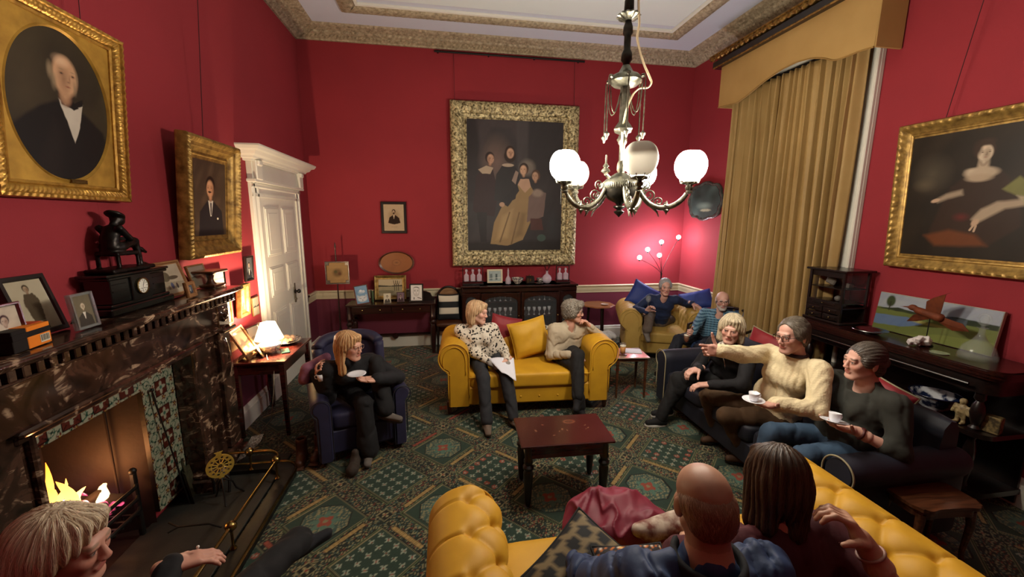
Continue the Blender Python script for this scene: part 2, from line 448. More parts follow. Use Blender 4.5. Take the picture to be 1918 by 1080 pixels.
def trims():
    Zb, Zt = 4.505, ZC
    prof = [(0, Zb), (.03, Zb), (.035, Zb+.012), (.05, Zb+.016), (.07, Zb+.03), (.095, Zb+.034), (.1, Zb+.045), (.14, Zb+.05), (.165, Zb+.062), (.17, Zb+.075),
            (.2, Zb+.078), (.225, Zb+.082), (.24, Zb+.09), (.27, Zb+.093), (.29, Zb+.1), (.31, Zb+.108), (.32, Zt)]
    def orn(s, i):
        if i in (4, 5): return .008*np.sign(np.sin(s*2*np.pi/.05))
        if i in (7, 8): return .012*np.sin(s*2*np.pi/.075)*np.sin(s*2*np.pi/.05+i)
        if i in (10, 11): return .007*np.sin(s*2*np.pi/.042)
        if i in (13, 14): return .01*np.abs(np.sin(s*np.pi/.06))
        return 0*s
    q = M(); ring(q, prof, XL, XR, YF, YB, .0125, orn); struct(q.build('trim_cornice', CORN, smooth=60))
    # ceiling band, carved oak-leaf ribbon
    x0, x1, y0, y1 = -1.22, 3.36, -.5, 5.84; w = .2
    def orn2(s, i):
        return 0*s if i in (0, 1, 7, 8) else .012*np.sin(s*2*np.pi/.16+i*1.7)*np.sin(s*2*np.pi/.061+i)
    prof = [(0, ZC), (0, ZC-.025), (.02, ZC-.03), (.05, ZC-.05), (.085, ZC-.055), (.12, ZC-.055), (.155, ZC-.05), (.19, ZC-.03), (w, ZC)]
    q = M(); ring(q, prof, x0, x1, y0, y1, .0125, orn2); struct(q.build('trim_ceiling_band', CORN, smooth=60))
    q = M(); ring(q, [(w, ZC-.001), (w, ZC-.03), (w+.035, ZC-.03), (w+.035, ZC-.001)], x0, x1, y0, y1); struct(q.build('trim_ceiling_fillet', mat('pale_plaster', '#dfe0d6', .8)))
    # dado rail, skirting
    rail = [(0, .805), (.012, .81), (.014, .84), (.02, .85), (.02, .905), (.03, .912), (.036, .93), (.028, .94), (0, .942)]
    base = [(.03, 0), (.03, .165), (.022, .17), (.02, .2), (.012, .215), (0, .22)]
    for nm, a, b, nr in (('back', (XL, YB), (XR, YB), (0, -1)), ('right', (XR, 5.5), (XR, YB), (-1, 0)), ('left', (XL, 3.62), (XL, 4.6), (1, 0))):
        q = M(); profile_run(q, rail, a, b, nr); struct(q.build('trim_dado_rail_'+nm, CREAM))
    q = M(); profile_run(q, rail, (XL, 6.12), (XL, YB), (1, 0)); struct(q.build('trim_dado_rail_corner', CREAM))
    for nm, a, b, nr in (('back', (XL, YB), (XR, YB), (0, -1)), ('right', (XR, YF), (XR, YB), (-1, 0)), ('left', (XL, 3.62), (XL, 4.6), (1, 0)), ('corner', (XL, 6.12), (XL, YB), (1, 0))):
        q = M(); profile_run(q, base, a, b, nr); struct(q.build('baseboard_'+nm, WHITEP))
    for nm, c, d in (('back', ((XL+XR)/2, YB-.003, .51), (XR-XL, .006, .6)), ('left', (XL+.003, 4.11, .51), (.006, .96, .6)), ('corner', (XL+.003, 6.3, .51), (.006, .44, .6)), ('right', (XR-.003, 5.93, .51), (.006, 1.16, .6))):
        q = M(); q.box(c, d, .001); struct(q.build('trim_dado_'+nm, DADO))
    # picture rail bar on the back wall
    q = M(); q.tube([(-.1, YB-.03, 4.465), (2.2, YB-.03, 4.465)], .014, 8)
    for x in (-.05, .7, 1.4, 2.1): q.box((x, YB-.015, 4.465), (.02, .03, .04), .002)
    o = q.build('picture_rail', BLACKM); tag(o, 'thin black iron picture rail bar high on the back wall under the cornice', 'picture rail')
trims()

def door():
    # casing
    ya, yb, zt = 4.66, 6.06, 2.42
    q = M(); w = .15
    prof = [(0, 0), (.03, .0), (.045, .02), (.045, .05), (.03, .06), (.03, .11), (.04, .12), (.04, .15), (0, .15)]
    for y, sg in ((ya, 1), (yb, -1)):
        P = np.array([[(XL+o, y+sg*s, z) for o, s in prof] for z in (0, zt+.0)]); q.grid(P)
    P = np.array([[(XL+o, y, zt+.0-s) for o, s in prof] for y in (ya, yb)]); q.grid(P)
    for y in (ya+.075, yb-.075): q.box((XL+.035, y, .13), (.07, .17, .26), .006)
    struct(q.build('trim_door_casing', WHITEP))
    q = M(); q.box((XL+.03, (ya+yb)/2, zt+.1), (.06, yb-ya+.02, .2), .004); q.box((XL+.045, (ya+yb)/2, zt+.01), (.09, yb-ya+.06, .03), .004)
    for y in (ya+.07, yb-.07): q.box((XL+.05, y, zt+.12), (.1, .14, .2), .01); q.box((XL+.07, y, zt+.19), (.1, .1, .06), .012)
    prof = [(0, zt+.2), (.08, zt+.2), (.085, zt+.22), (.11, zt+.225), (.12, zt+.245), (.15, zt+.26), (.17, zt+.29), (.2, zt+.3), (.22, zt+.33), (.22, zt+.345), (0, zt+.36)]
    c = lambda e: [(o*1.0, z) for o, z in prof]
    n = len(prof); P = np.zeros((4, n, 3))
    for i, (o, z) in enumerate(prof):
        P[0, i] = (XL, ya-o+.02, z); P[1, i] = (XL+o, ya-o+.02, z); P[2, i] = (XL+o, yb+o-.02, z); P[3, i] = (XL, yb+o-.02, z)
    q.grid(P); struct(q.build('trim_door_cornice', WHITEP, smooth=20))
    # leaf with four raised panels
    d0, d1, dz = ya+w, yb-w, zt-w+.02
    root = struct(bpy.data.objects.new('door_1', None)); COL.objects.link(root); root.location = (XL+.012, 0, 0)
    q = M(); q.box((0, (d0+d1)/2, dz/2), (.022, d1-d0, dz), .002)
    st = .11; mid = (d0+d1)/2
    for a, b in ((d0+st, mid-.045), (mid+.045, d1-st)):
        for z0, z1 in ((.22, .98), (1.02+.12, dz-.8+.0), (dz-.68, dz-.12)):
            z1 = max(z1, z0+.2)
            for e, x in ((0, .014), (.02, .022), (.05, .014), (.07, .024)):
                q.box((x-.004, (a+b)/2, (z0+z1)/2), (.012, b-a-2*e, z1-z0-2*e), .005)
    q.build('door_leaf', WHITEP, root)
    q = M(); q.lathe([(.0, .075), (.018, .07), (.028, .055), (.026, .04), (.012, .03), (.012, .01), (.03, .008), (.03, 0)], 16, (.02, 5.60, 1.1), rotm(0, 90, 0)); q.build('door_knob', BLACKM, root)
    q = M(); q.box((.022, 5.60, 1.08), (.008, .05, .26), .003); q.lathe([(.0, .02), (.012, .018), (.012, 0)], 10, (.022, 5.6, 1.0), rotm(0, 90, 0)); q.build('door_plate', mat('porcelain_plate', '#6f6a5c', .4, metal=.4), root)
door()

def window():
    y0, y1, z0, z1 = 3.6, 5.25, .35, 3.75
    q = M()
    for y in (y0-.06, y1+.06): q.box((XR-.025, y, z1/2), (.05, .18, z1), .008); q.box((XR-.04, y+(.07 if y > 4 else -.07), z1/2), (.08, .035, z1), .008)
    q.box((XR-.03, (y0+y1)/2, z1+.05), (.06, y1-y0+.2, .12), .008); q.box((XR-.06, (y0+y1)/2, z0-.02), (.12, y1-y0+.2, .04), .006)
    struct(q.build('window_1_casing', WHITEP))
    q = M(); 
    for z in (z0, (z0+z1)/2, z1): q.box((XR-.02, (y0+y1)/2, z), (.04, y1-y0, .05), .004)
    for y in np.linspace(y0, y1, 4): q.box((XR-.02, y, (z0+z1)/2), (.03, .03, z1-z0), .004)
    struct(q.build('window_1', WHITEP))
    q = M(); q.box((XR-.008, (y0+y1)/2, (z0+z1)/2), (.006, y1-y0, z1-z0), .001); struct(q.build('window_1_glass', mat('night_glass', '#050608', .05, coat=.5)))
window()

# ------------------------------------------------------------------ curtain and pelmet
GOLDV = mat('gold_velvet_curtain', '#a58956', .62, sheen=.35, noise=(2.5, '#937645', .3), bump=(160, .15, .002))
def curtain():
    t = thing('curtain', 'full-height gold velvet curtain hanging in deep folds at the window', 'curtain', (3.965, 4.4, 0))
    q = M(); nz, ny = 60, 420
    z = np.linspace(.02, 3.72, nz); s = np.linspace(0, 1, ny); rs = np.random.RandomState(3)
    nf = 17; ph = np.cumsum(rs.uniform(.6, 1.4, nf+1)); ph = (ph-ph[0])/(ph[-1]-ph[0])
    S, Zz = np.meshgrid(s, z, indexing='ij'); k = (3.72-Zz)/3.7
    fold = np.interp(S, ph, np.arange(nf+1)*2*np.pi)
    fold = fold+.5*np.sin(3*S*6.28+k*2.2)*k
    Y = 3.5+S*(5.3-3.5)+k*.06*np.sin(S*14+1)-.02*k
    Y = 3.47+(Y-3.47)*(1+0*k)
    amp = (.05+.025*np.sin(S*9+1))*(.62+.38*k)+.02*k
    X = -.045+amp*np.cos(fold)+.018*np.cos(2*fold+1.1+S*5)+.012*np.sin(fold*3+k*4)*(1-k*.6)
    Y = Y+.022*np.sin(fold)*(1+k)
    P = np.stack([X, Y-4.4, Zz], -1); q.grid(P); o = q.build('curtain_panel', GOLDV, t, 180)
    sm = o.modifiers.new('solid', 'SOLIDIFY'); sm.thickness = .004
    q = M(); q.tube([(0-.02, 3.4-4.4, 3.74), (-.02, 5.36-4.4, 3.74)], .016, 8); q.build('curtain_rod', BLACKM, t)
    # pelmet
    t = thing('pelmet', 'shaped gold velvet pelmet box with gilt carved cornice above the curtain', 'pelmet', (3.8, 4.4, 3.6))
    px = [(1350, 200), (1380, 193), (1400, 178), (1430, 153), (1460, 132), (1490, 117), (1520, 109), (1545, 109), (1563, 114), (1580, 108), (1610, 96), (1640, 87)]
    pts = [atx(a, b, 3.8) for a, b in px]; ys = np.array([p[1] for p in pts][::-1]); zs = np.array([p[2] for p in pts][::-1])
    yy = np.linspace(3.32, 5.42, 120); zb = np.interp(yy, ys, zs); zb = np.convolve(np.pad(zb, 2, 'edge'), np.ones(5)/5, 'valid')
    q = M(); zt = 4.12; f = []
    rows = np.linspace(0, 1, 6)
    P = np.array([[(0+.004*math.sin(r*3), y-4.4, (b+(zt-b)*r)-3.6) for r in rows] for y, b in zip(yy, zb)])
    q.grid(P); q.grid(P+np.array([.02, 0, 0])); E = np.stack([P[:, 0], P[:, 0]+np.array([.02, 0, 0])], 1); q.grid(E)
    for y, b in ((3.32, zb[0]), (5.42, zb[-1])): q.box((.145, y-4.4, (b+zt)/2-3.6), (.28, .02, zt-b), .003)
    q.build('pelmet_board', mat('pelmet_velvet', '#b08f56', .7, sheen=.3, noise=(3, '#a3814a', .3), bump=(160, .15, .002)), t, 60)
    q = M(); q.tube(np.array([(-.004, y-4.4, b-3.6) for y, b in zip(yy, zb)]), .007, 6); q.build('pelmet_piping', mat('piping_gold', '#8d6c33', .7), t)
    GP = gilt('gilt_pelmet', '#b08a45', '#4a3010', .4, 30)
    q = M(); q.box((.105, 0, zt-3.6+.04), (.36, 2.24, .09), .01); q.build('pelmet_cornice', DARKW, t)
    q = M()
    n = 200; a = np.linspace(0, 2*np.pi, 10, endpoint=False); yy2 = np.linspace(-1.13, 1.13, n)
    P = np.array([[(-.09+(.026+.006*math.sin(y*90+3*math.sin(b*2)))*math.cos(b), y, zt-3.6+.115+(.028+.008*math.cos(y*70))*math.sin(b)) for b in a] for y in yy2]); q.grid(P, cv=True)
    q.box((-.07, 0, zt-3.6-.0), (.02, 2.2, .02), .006); q.box((.085, 0, zt-3.6+.15), (.4, 2.3, .025), .008); q.build('gilt_moulding', GP, t)
curtain()
# ------------------------------------------------------------------ chandelier and lamps
def emis(name, col, e):
    return mat(name, '#f4efe2', .3, emit=(col, e))
LIT = emis('lit_opal_glass', '#fff3e0', GLOBE_E); OPAL = mat('opal_glass', '#f2f0e0', .25, trans=.4, ior=1.15, coat=.3); OPAL.node_tree.nodes['Principled BSDF'].inputs['Roughness'].default_value = .6
CHB = mat('chandelier_brass', '#8a8878', .32, metal=.8, noise=(18, '#34322a', .22), bump=(70, .3, .003))
CHD = mat('chandelier_dark', '#35322b', .35, metal=.7, noise=(25, '#121110', .2))
def chandelier():
    cx, cy = 1.2, 2.7
    t = thing('chandelier', 'tall gilt brass gasolier with five arms and opal glass globes hanging from the ceiling', 'chandelier', (cx, cy, 2.05))
    Z = lambda py: aty(1165, py, cy)[2]-2.05
    def rel(p): return (p[0], p[1], p[2])
    q = M(); q.tube([(0, 0, Z(0)+.1), (0, 0, ZC-2.05)], .03, 12); q.lathe([(.1, ZC-2.05), (.1, ZC-2.07), (.05, ZC-2.13), (.03, ZC-2.16)], 24)
    P = [(.03, Z(0)), (.032, Z(22)), (.02, Z(40)), (.03, Z(50)), (.032, Z(62)), (.022, Z(66)), (.022, Z(92)), (.034, Z(100)), (.036, Z(112)), (.022, Z(118)), (.024, Z(128))]
    q.lathe(P, 20); q.build('rod', CHD, t)
    q = M(); q.lathe([(.02, Z(22)), (.06, Z(25)), (.072, Z(30)), (.055, Z(34)), (.02, Z(38))], 40, wob=lambda a, z: .12*np.cos(12*a)); q.build('rosette', CHB, t)
    q = M(); q.lathe([(.024, Z(122)), (.035, Z(128)), (.05, Z(136)), (.085, Z(141)), (.1, Z(146)), (.105, Z(153)), (.08, Z(160)), (.03, Z(163))], 36); q.build('canopy', CHB, t)
    q = M(); q.lathe([(.03, Z(163)), (.034, Z(180)), (.03, Z(182)), (.03, Z(228)), (.05, Z(236)), (.062, Z(242)), (.055, Z(247)), (.02, Z(252)), (.03, Z(256)), (.03, Z(268)), (.02, Z(272)),
        (.018, Z(300)), (.028, Z(306)), (.03, Z(318)), (.02, Z(323))], 24, wob=lambda a, z: .06*np.cos(8*a)); q.build('column', CHB, t)
    q = M(); q.lathe([(.02, Z(322)), (.04, Z(325)), (.09, Z(334)), (.115, Z(340)), (.128, Z(344)), (.128, Z(352)), (.118, Z(355))], 40)
    for k in range(60):
        a = k*6.283/60; q.box((.13*math.cos(a), .13*math.sin(a), Z(348)), (.004, .004, .03), .001)
    q.build('gallery_ring', CHB, t)
    q = M(); q.lathe([(.118, Z(355)), (.112, Z(364)), (.08, Z(373)), (.03, Z(380)), (.018, Z(384)), (.04, Z(386)), (.042, Z(388)), (.015, Z(393)), (.036, Z(396)), (.034, Z(398)), (.01, Z(404)), (.0, Z(407))], 36); q.build('bowl', CHD, t)
    # pulleys, chains and weights
    for k in range(6):
        a = math.radians(15+60*k); c, s = math.cos(a), math.sin(a)
        q = M(); z0, z1 = Z(150), Z(255)
        def chain(pts, r=.0035):
            pts = np.array(pts); n = max(3, int(np.linalg.norm(np.diff(pts, axis=0), axis=1).sum()/.012)); tt = np.linspace(0, 1, n); L = np.concatenate([[0], np.cumsum(np.linalg.norm(np.diff(pts, axis=0), axis=1))]); L /= L[-1]
            X = np.stack([np.interp(tt, L, pts[:, i]) for i in range(3)], 1); q.tube(X, [r*(1+.5*(i % 2)) for i in range(n)], 6)
        R = .135
        chain([(R*c, R*s, z0), (R*c, R*s, z1)])
        dz = [0, .16, .3, .37, .36, .27, .15]; rr = [.12, .115, .105, .09, .07, .05, .035]
        chain([(r*c, r*s, z0-d*(z0-z1)/.5*.8) for r, d in zip(rr, dz)], .003)
        q.lathe([(.0, .012), (.012, .01), (.012, -.01), (0, -.012)], 10, (.118*c, .118*s, z0+.01), rotm(90, 0, 15+60*k+90))
        q.lathe([(0, -.035), (.006, -.03), (.01, -.014), (.017, -.006), (.02, .004), (.012, .014), (.004, .02)], 12, (R*c, R*s, z1)); q.build('counterweight_chain', CHB, t)
    # arms
    for k, (ang, lit) in enumerate(((-100, 0), (-28, 1), (44, 1), (116, 0), (188, 1))):
        a = math.radians(ang); c, s = math.cos(a), math.sin(a); R = .44 if k != 4 else .42
        arm = [(.1, .27), (.125, .2), (.17, .13), (.23, .085), (.3, .075), (.37, .095), (.42, .14), (.44, .175)]
        arm = np.array(arm); arm[:, 0] *= R/.45
        tt = np.linspace(0, 1, 26); u = np.linspace(0, 1, len(arm)); r_ = np.interp(tt, u, arm[:, 0]); z_ = np.interp(tt, u, arm[:, 1])
        r_ = np.convolve(np.pad(r_, 2, 'edge'), np.ones(5)/5, 'valid'); z_ = np.convolve(np.pad(z_, 2, 'edge'), np.ones(5)/5, 'valid')
        q = M(); q.tube([(r*c, r*s, z) for r, z in zip(r_, z_)], [.014+.004*math.sin(t_*3.14) for t_ in tt], 10)
        # scrollwork above the arm
        def scroll(r0, z0, rad, turns, dirn, ph=0):
            th = np.linspace(0, turns*6.283, int(26*turns)); rr = rad*(1-th/(turns*6.283)*.8)
            q.tube([((r0+x)*c, (r0+x)*s, z0+y) for x, y in zip(rr*np.cos(ph+dirn*th), rr*np.sin(ph+dirn*th))], .0045, 6)
        scroll(.19, .165, .045, 1.6, 1, 3.6); scroll(.255, .12, .035, 1.5, -1, -1.5); scroll(.165, .235, .03, 1.3, 1, -1); scroll(.3, .1, .016, 1.2, 1)
        q.tube([(.21*c, .21*s, .09), (.25*c, .25*s, .05), (.262*c, .262*s, .02)], [.009, .006, .003], 8)
        q.lathe([(0, -.045), (.006, -.03), (.02, -.012), (.014, 0), (.006, .004), (.02, .02), (.008, .03), (.004, .05)], 10, (.315*R/.45*c, .315*R/.45*s, .075))
        o = q.build('arm', CHB, t)
        x, y = R*c, R*s
        q = M(); q.lathe([(.012, .17), (.02, .175), (.022, .185), (.014, .19), (.024, .2), (.026, .212), (.016, .222), (.045, .24), (.05, .246), (.03, .25), (.0, .25)], 18, (x, y, -.0))
        for j in range(8):
            b = j*.785; q.tube([(x+.03*math.cos(b), y+.03*math.sin(b), .232), (x+.058*math.cos(b), y+.058*math.sin(b), .238), (x+.064*math.cos(b), y+.064*math.sin(b), .262)], .003, 5)
        q.build('gallery', CHB, o)
        q = M(); h0 = .25
        q.lathe([(.1*math.cos(v)**.8 if abs(v) < 1.57 else 0, h0+.098+.1*math.sin(v)) for v in np.linspace(-1.22, 1.12, 22)]+[(.096*math.cos(v)**.8, h0+.097+.097*math.sin(v)) for v in np.linspace(1.1, .3, 7)], 40, (x, y, 0), caps=False)
        q.build('globe', LIT if lit else OPAL, o, 180)
        if k in (1, 4):
            q = M()
            for d in (-.055, .055): q.tube([(x+d*-s, y+d*c, .225), (x+d*-s, y+d*c, .10)], .0012, 4)
            q.tube([(x+.055*s, y-.055*c, .225), (x-.055*s, y+.055*c, .225)], .003, 6); q.build('tap_chain', CHB, o)
    # the arm end without a globe
    q = M(); q.lathe([(.01, .0), (.03, .015), (.024, .03), (.012, .04), (.02, .05), (.01, .065), (.006, .07), (.006, .12), (.0, .125)], 14, (-.135, -.06, .3)); q.tube([(-.1, -.04, .28), (-.135, -.06, .3)], .012, 8); q.build('gas_tap', CHB, t)
    # taped flex
    fx = [(1197, -60), (1195, 10), (1197, 45), (1192, 70), (1198, 100), (1207, 125), (1214, 140), (1220, 155), (1214, 165), (1197, 165), (1186, 175), (1176, 195), (1170, 215), (1168, 240), (1166, 275), (1166, 300)]
    pts = [aty(a, b, cy-.05)-np.array([cx, cy, 2.05]) for a, b in fx]; pts = np.array(pts); pts[0, 2] = min(pts[0, 2], ZC-2.06); pts[-3:, 1] = -.03
    tt = np.linspace(0, len(pts)-1, 70); X = np.stack([np.interp(tt, np.arange(len(pts)), pts[:, i]) for i in range(3)], 1)
    for i in range(3): X[1:-1, i] = (X[:-2, i]+X[1:-1, i]*2+X[2:, i])/4
    q = M(); q.tube(X, .0045, 7); q.tube(X+np.array([.007, 0, .004]), .004, 7); q.build('flex', mat('cream_flex', '#dccba8', .5), t)
chandelier()

def table_lamp():
    t = thing('table_lamp', 'small lit table lamp with a white china bowl base on the side table', 'lamp', (-1.71, 4.1, .752))
    q = M(); q.lathe([(.0, 0), (.05, 0), (.055, .008), (.07, .02), (.088, .05), (.09, .065), (.082, .068), (.078, .06)], 28, wob=lambda a, z: .04*np.abs(np.sin(4*a))); q.build('bowl_base', mat('china_pattern', '#c9c0ac', .25, coat=.5, noise=(45, '#5d4a4a', .12)), t)
    q = M(); q.lathe([(.0, .058), (.075, .06), (.092, .072), (.094, .09), (.075, .1), (.03, .118), (.012, .122), (.01, .14), (0, .14)], 28); q.tube([(.094*math.cos(a), .094*math.sin(a), .088) for a in np.linspace(0, 6.28, 30)], .003, 6, col=None); q.build('bowl_lid', mat('white_china', '#e8eaf0', .15, coat=.6), t)
    q = M(); q.tube([(0, 0, .12), (0, 0, .2)], .009, 10); q.build('stem', BRASS, t)
    q = M(); q.ball((0, 0, .225), (.026, .026, .034), 14); q.build('bulb', emis('table_bulb', '#ffe2b0', 40), t, 180)
    q = M(); n = 36; a = np.linspace(0, 2*np.pi, n, endpoint=False)
    P = np.array([[(r*math.cos(b), r*math.sin(b), z) for b in a] for r, z in ((.125, .14), (.065, .3))]); q.grid(P, cv=True); P2 = P.copy(); P2[..., :2] *= .985; q.grid(P2, cv=True)
    q.build('lamp_shade', mat('lamp_shade_cloth', '#e8d2a8', .8, emit=('#ffcf98', 4.5)), t, 180)
    l = bpy.data.lights.new('table_lamp_light', 'POINT'); l.energy = TABLE_E; l.color = (1, .74, .48); l.shadow_soft_size = .03
    lo = bpy.data.objects.new('table_lamp_light', l); COL.objects.link(lo); lo.parent = t; lo.location = (0, 0, .29)
    q = M(); q.tube([(0, -.09, .01), (.05, -.2, .003), (.12, -.24, -.05), (.1, -.26, -.3), (.03, -.2, -.6), (-.1, -.1, -.745)], .003, 6); q.build('flex', CREAM, t)
table_lamp()

def floor_lamp():
    b = np.array([3.62, 6.3, 0])
    t = thing('floor_lamp', 'floor lamp with five small lit globes on thin fanned stems in the back corner', 'lamp', b)
    q = M(); q.lathe([(.0, 0), (.13, 0), (.13, .015), (.02, .03), (.012, .05), (.011, 1.12), (.016, 1.14), (.01, 1.17), (0, 1.17)], 24); q.build('stand', BLACKM, t)
    G = emis('cold_white_globe', '#f4f2ff', FLOORLAMP_E)
    for (px, py), dy in zip(((1198, 482), (1213, 467), (1239, 453), (1235, 478), (1271, 444)), (-.02, -.1, .02, .12, -.04)):
        g = aty(px, py, 6.25+dy*.4)-b; s0 = np.array([0, 0, 1.15]); m = s0+(g-s0)*.45; m[2] += .03; m[:2] *= .8
        tt = np.linspace(0, 1, 14)[:, None]; X = (1-tt)**2*s0+2*tt*(1-tt)*m+tt*tt*(g-np.array([0, 0, .03]))
        q = M(); q.tube(X, .004, 6); q.lathe([(.0, -.03), (.014, -.028), (.016, 0), (0, 0)], 10, tuple(g-np.array([0, 0, .03]))); st = q.build('stem', BLACKM, t)
        q = M(); q.ball(tuple(g), .034, 14); q.build('globe', G, st, 180)
floor_lamp()
# ------------------------------------------------------------------ painting of small pictures (what is printed or painted on them)
class Paint:
    """u across 0..1, v up 0..asp ; colours are the picture's own"""
    def __init__(s, w, h, bg, res=150, seed=1):
        s.w, s.h = w, h; s.nx = max(12, int(res*w/max(w, h))); s.ny = max(12, int(res*h/max(w, h))); s.asp = h/w
        s.U, s.Vv = np.meshgrid(np.linspace(0, 1, s.nx), np.linspace(0, s.asp, s.ny), indexing='ij')
        s.C = np.zeros((s.nx, s.ny, 3)); s.C[:] = lc(bg); s.seed = seed; s.px = 1.0/s.nx
        s.N = wob(np.stack([s.U, s.Vv, 0*s.U], -1), 9, seed); s.N2 = wob(np.stack([s.U, s.Vv, 0*s.U], -1), 34, seed+3)
    def mix(s, m, c): m = np.clip(m, 0, 1)[..., None]; s.C = s.C*(1-m)+np.array(lc(c))*m; return s
    def mottle(s, c, a=.5, f=1): return s.mix(a*np.clip((s.N if f == 1 else s.N2)+.2, 0, 1), c)
    def vgrad(s, c, v0, v1, a=1): return s.mix(a*np.clip((s.Vv-v0)/(v1-v0), 0, 1), c)
    def e(s, x, y, rx, ry, c, rot=0, soft=.15, a=1):
        dx, dy = s.U-x, s.Vv-y; ct, st = math.cos(rot), math.sin(rot); X = (dx*ct+dy*st)/rx; Y = (-dx*st+dy*ct)/ry
        return s.mix(a*(1-(np.hypot(X, Y)-1+soft)/max(soft, 1e-3)), c)
    def p(s, pts, c, soft=None, a=1):
        pts = np.array(pts, float); soft = soft or 1.2*s.px
        ins = np.zeros(s.U.shape, bool); D = np.full(s.U.shape, 9.0)
        for i in range(len(pts)):
            x1, y1 = pts[i]; x2, y2 = pts[(i+1) % len(pts)]
            cr = ((y1 > s.Vv) != (y2 > s.Vv)) & (s.U < (x2-x1)*(s.Vv-y1)/((y2-y1) or 1e-9)+x1); ins ^= cr
            L = (x2-x1)**2+(y2-y1)**2+1e-12; t = np.clip(((s.U-x1)*(x2-x1)+(s.Vv-y1)*(y2-y1))/L, 0, 1)
            D = np.minimum(D, np.hypot(s.U-x1-t*(x2-x1), s.Vv-y1-t*(y2-y1)))
        d = np.where(ins, -D, D)+s.N2*s.px*1.2; return s.mix(a*(.5-d/soft), c)
    def l(s, pts, wd, c, a=1):
        for (x1, y1), (x2, y2) in zip(pts[:-1], pts[1:]):
            L = (x2-x1)**2+(y2-y1)**2+1e-12; t = np.clip(((s.U-x1)*(x2-x1)+(s.Vv-y1)*(y2-y1))/L, 0, 1)
            s.mix(a*(.5-(np.hypot(s.U-x1-t*(x2-x1), s.Vv-y1-t*(y2-y1))-wd)/(1.2*s.px)), c)
        return s
    def face(s, x, y, r, skin, hair, look=0, beard=None, long=False, bald=False, sh='#6b4a38', hat=None):
        s.e(x+look*.05*r, y-1.0*r, r*.42, r*.55, sh, soft=.5).e(x+look*.05*r, y-1.0*r, r*.36, r*.5, skin, soft=.6, a=.6)
        if not bald: s.e(x, y+r*.18, r*.95, r*1.15, hair)
        if long: s.e(x, y-r*.5, r*1.15, r*1.3, hair)
        s.e(x+look*.12*r, y-.08*r, r*.74, r*1.0, skin, soft=.25)
        s.e(x-look*.3*r+.3*r, y-.2*r, r*.4, r*.85, sh, soft=.9, a=.6).e(x+look*.1*r-.1*r, y+.5*r, r*.4, r*.25, '#d9b595', soft=.9, a=.3)
        for d in (-.3, .3):
            s.e(x+(d+look*.25)*r, y+.02*r, r*.2, r*.13, sh, soft=.9, a=.6).e(x+(d+look*.25)*r, y+.02*r, r*.11, r*.05, '#1d1410', soft=.6, a=.75); s.e(x+(d+look*.25)*r, y+.2*r, r*.2, r*.045, hair, soft=.7, a=.55)
        s.e(x+look*.3*r+.07*r, y-.15*r, r*.07, r*.26, sh, soft=.9, a=.5).e(x+look*.3*r, y-.3*r, r*.12, r*.06, sh, soft=.7, a=.6); s.e(x+look*.25*r, y-.52*r, r*.2, r*.055, '#7c3a30', soft=.6, a=.6)
        if bald:
            s.e(x-.66*r, y+.0*r, r*.2, r*.5, hair, soft=.7); s.e(x+.74*r, y-.0*r, r*.1, r*.4, hair, soft=.7, a=.6)
        if beard == 'm': s.e(x+look*.25*r, y-.4*r, r*.35, r*.09, hair)
        if beard == 'b': s.e(x+look*.15*r, y-.75*r, r*.45, r*.4, hair); 
        if beard == 's': s.e(x-.5*r, y-.45*r, r*.2, r*.5, hair, soft=.8, a=.8); s.e(x+.6*r, y-.5*r, r*.14, r*.45, hair, soft=.8, a=.7)
        return s
    def brush(s, a=.08): s.C *= (1+a*s.N2+a*.6*s.N)[..., None]; return s
    def sheet(s, q, y=0.0, x0=None, z0=None):
        """adds the sheet to mesh q in the local XZ plane facing -Y, centred"""
        P = np.stack([(s.U-.5)*s.w, 0*s.U+y, (s.Vv/s.asp-.5)*s.h], -1)
        if x0 is not None: P = P+np.array([x0, 0, z0])
        q.grid(P, col=np.clip(s.C, 0, 1)); return q
PAINTM = mat('painted_surface', vc=True, rough=.45, spec=.3)
PAPER = mat('printed_paper', vc=True, rough=.6, spec=.3)
PHOTO = mat('glazed_photograph', vc=True, rough=.12, spec=.5, coat=.3)

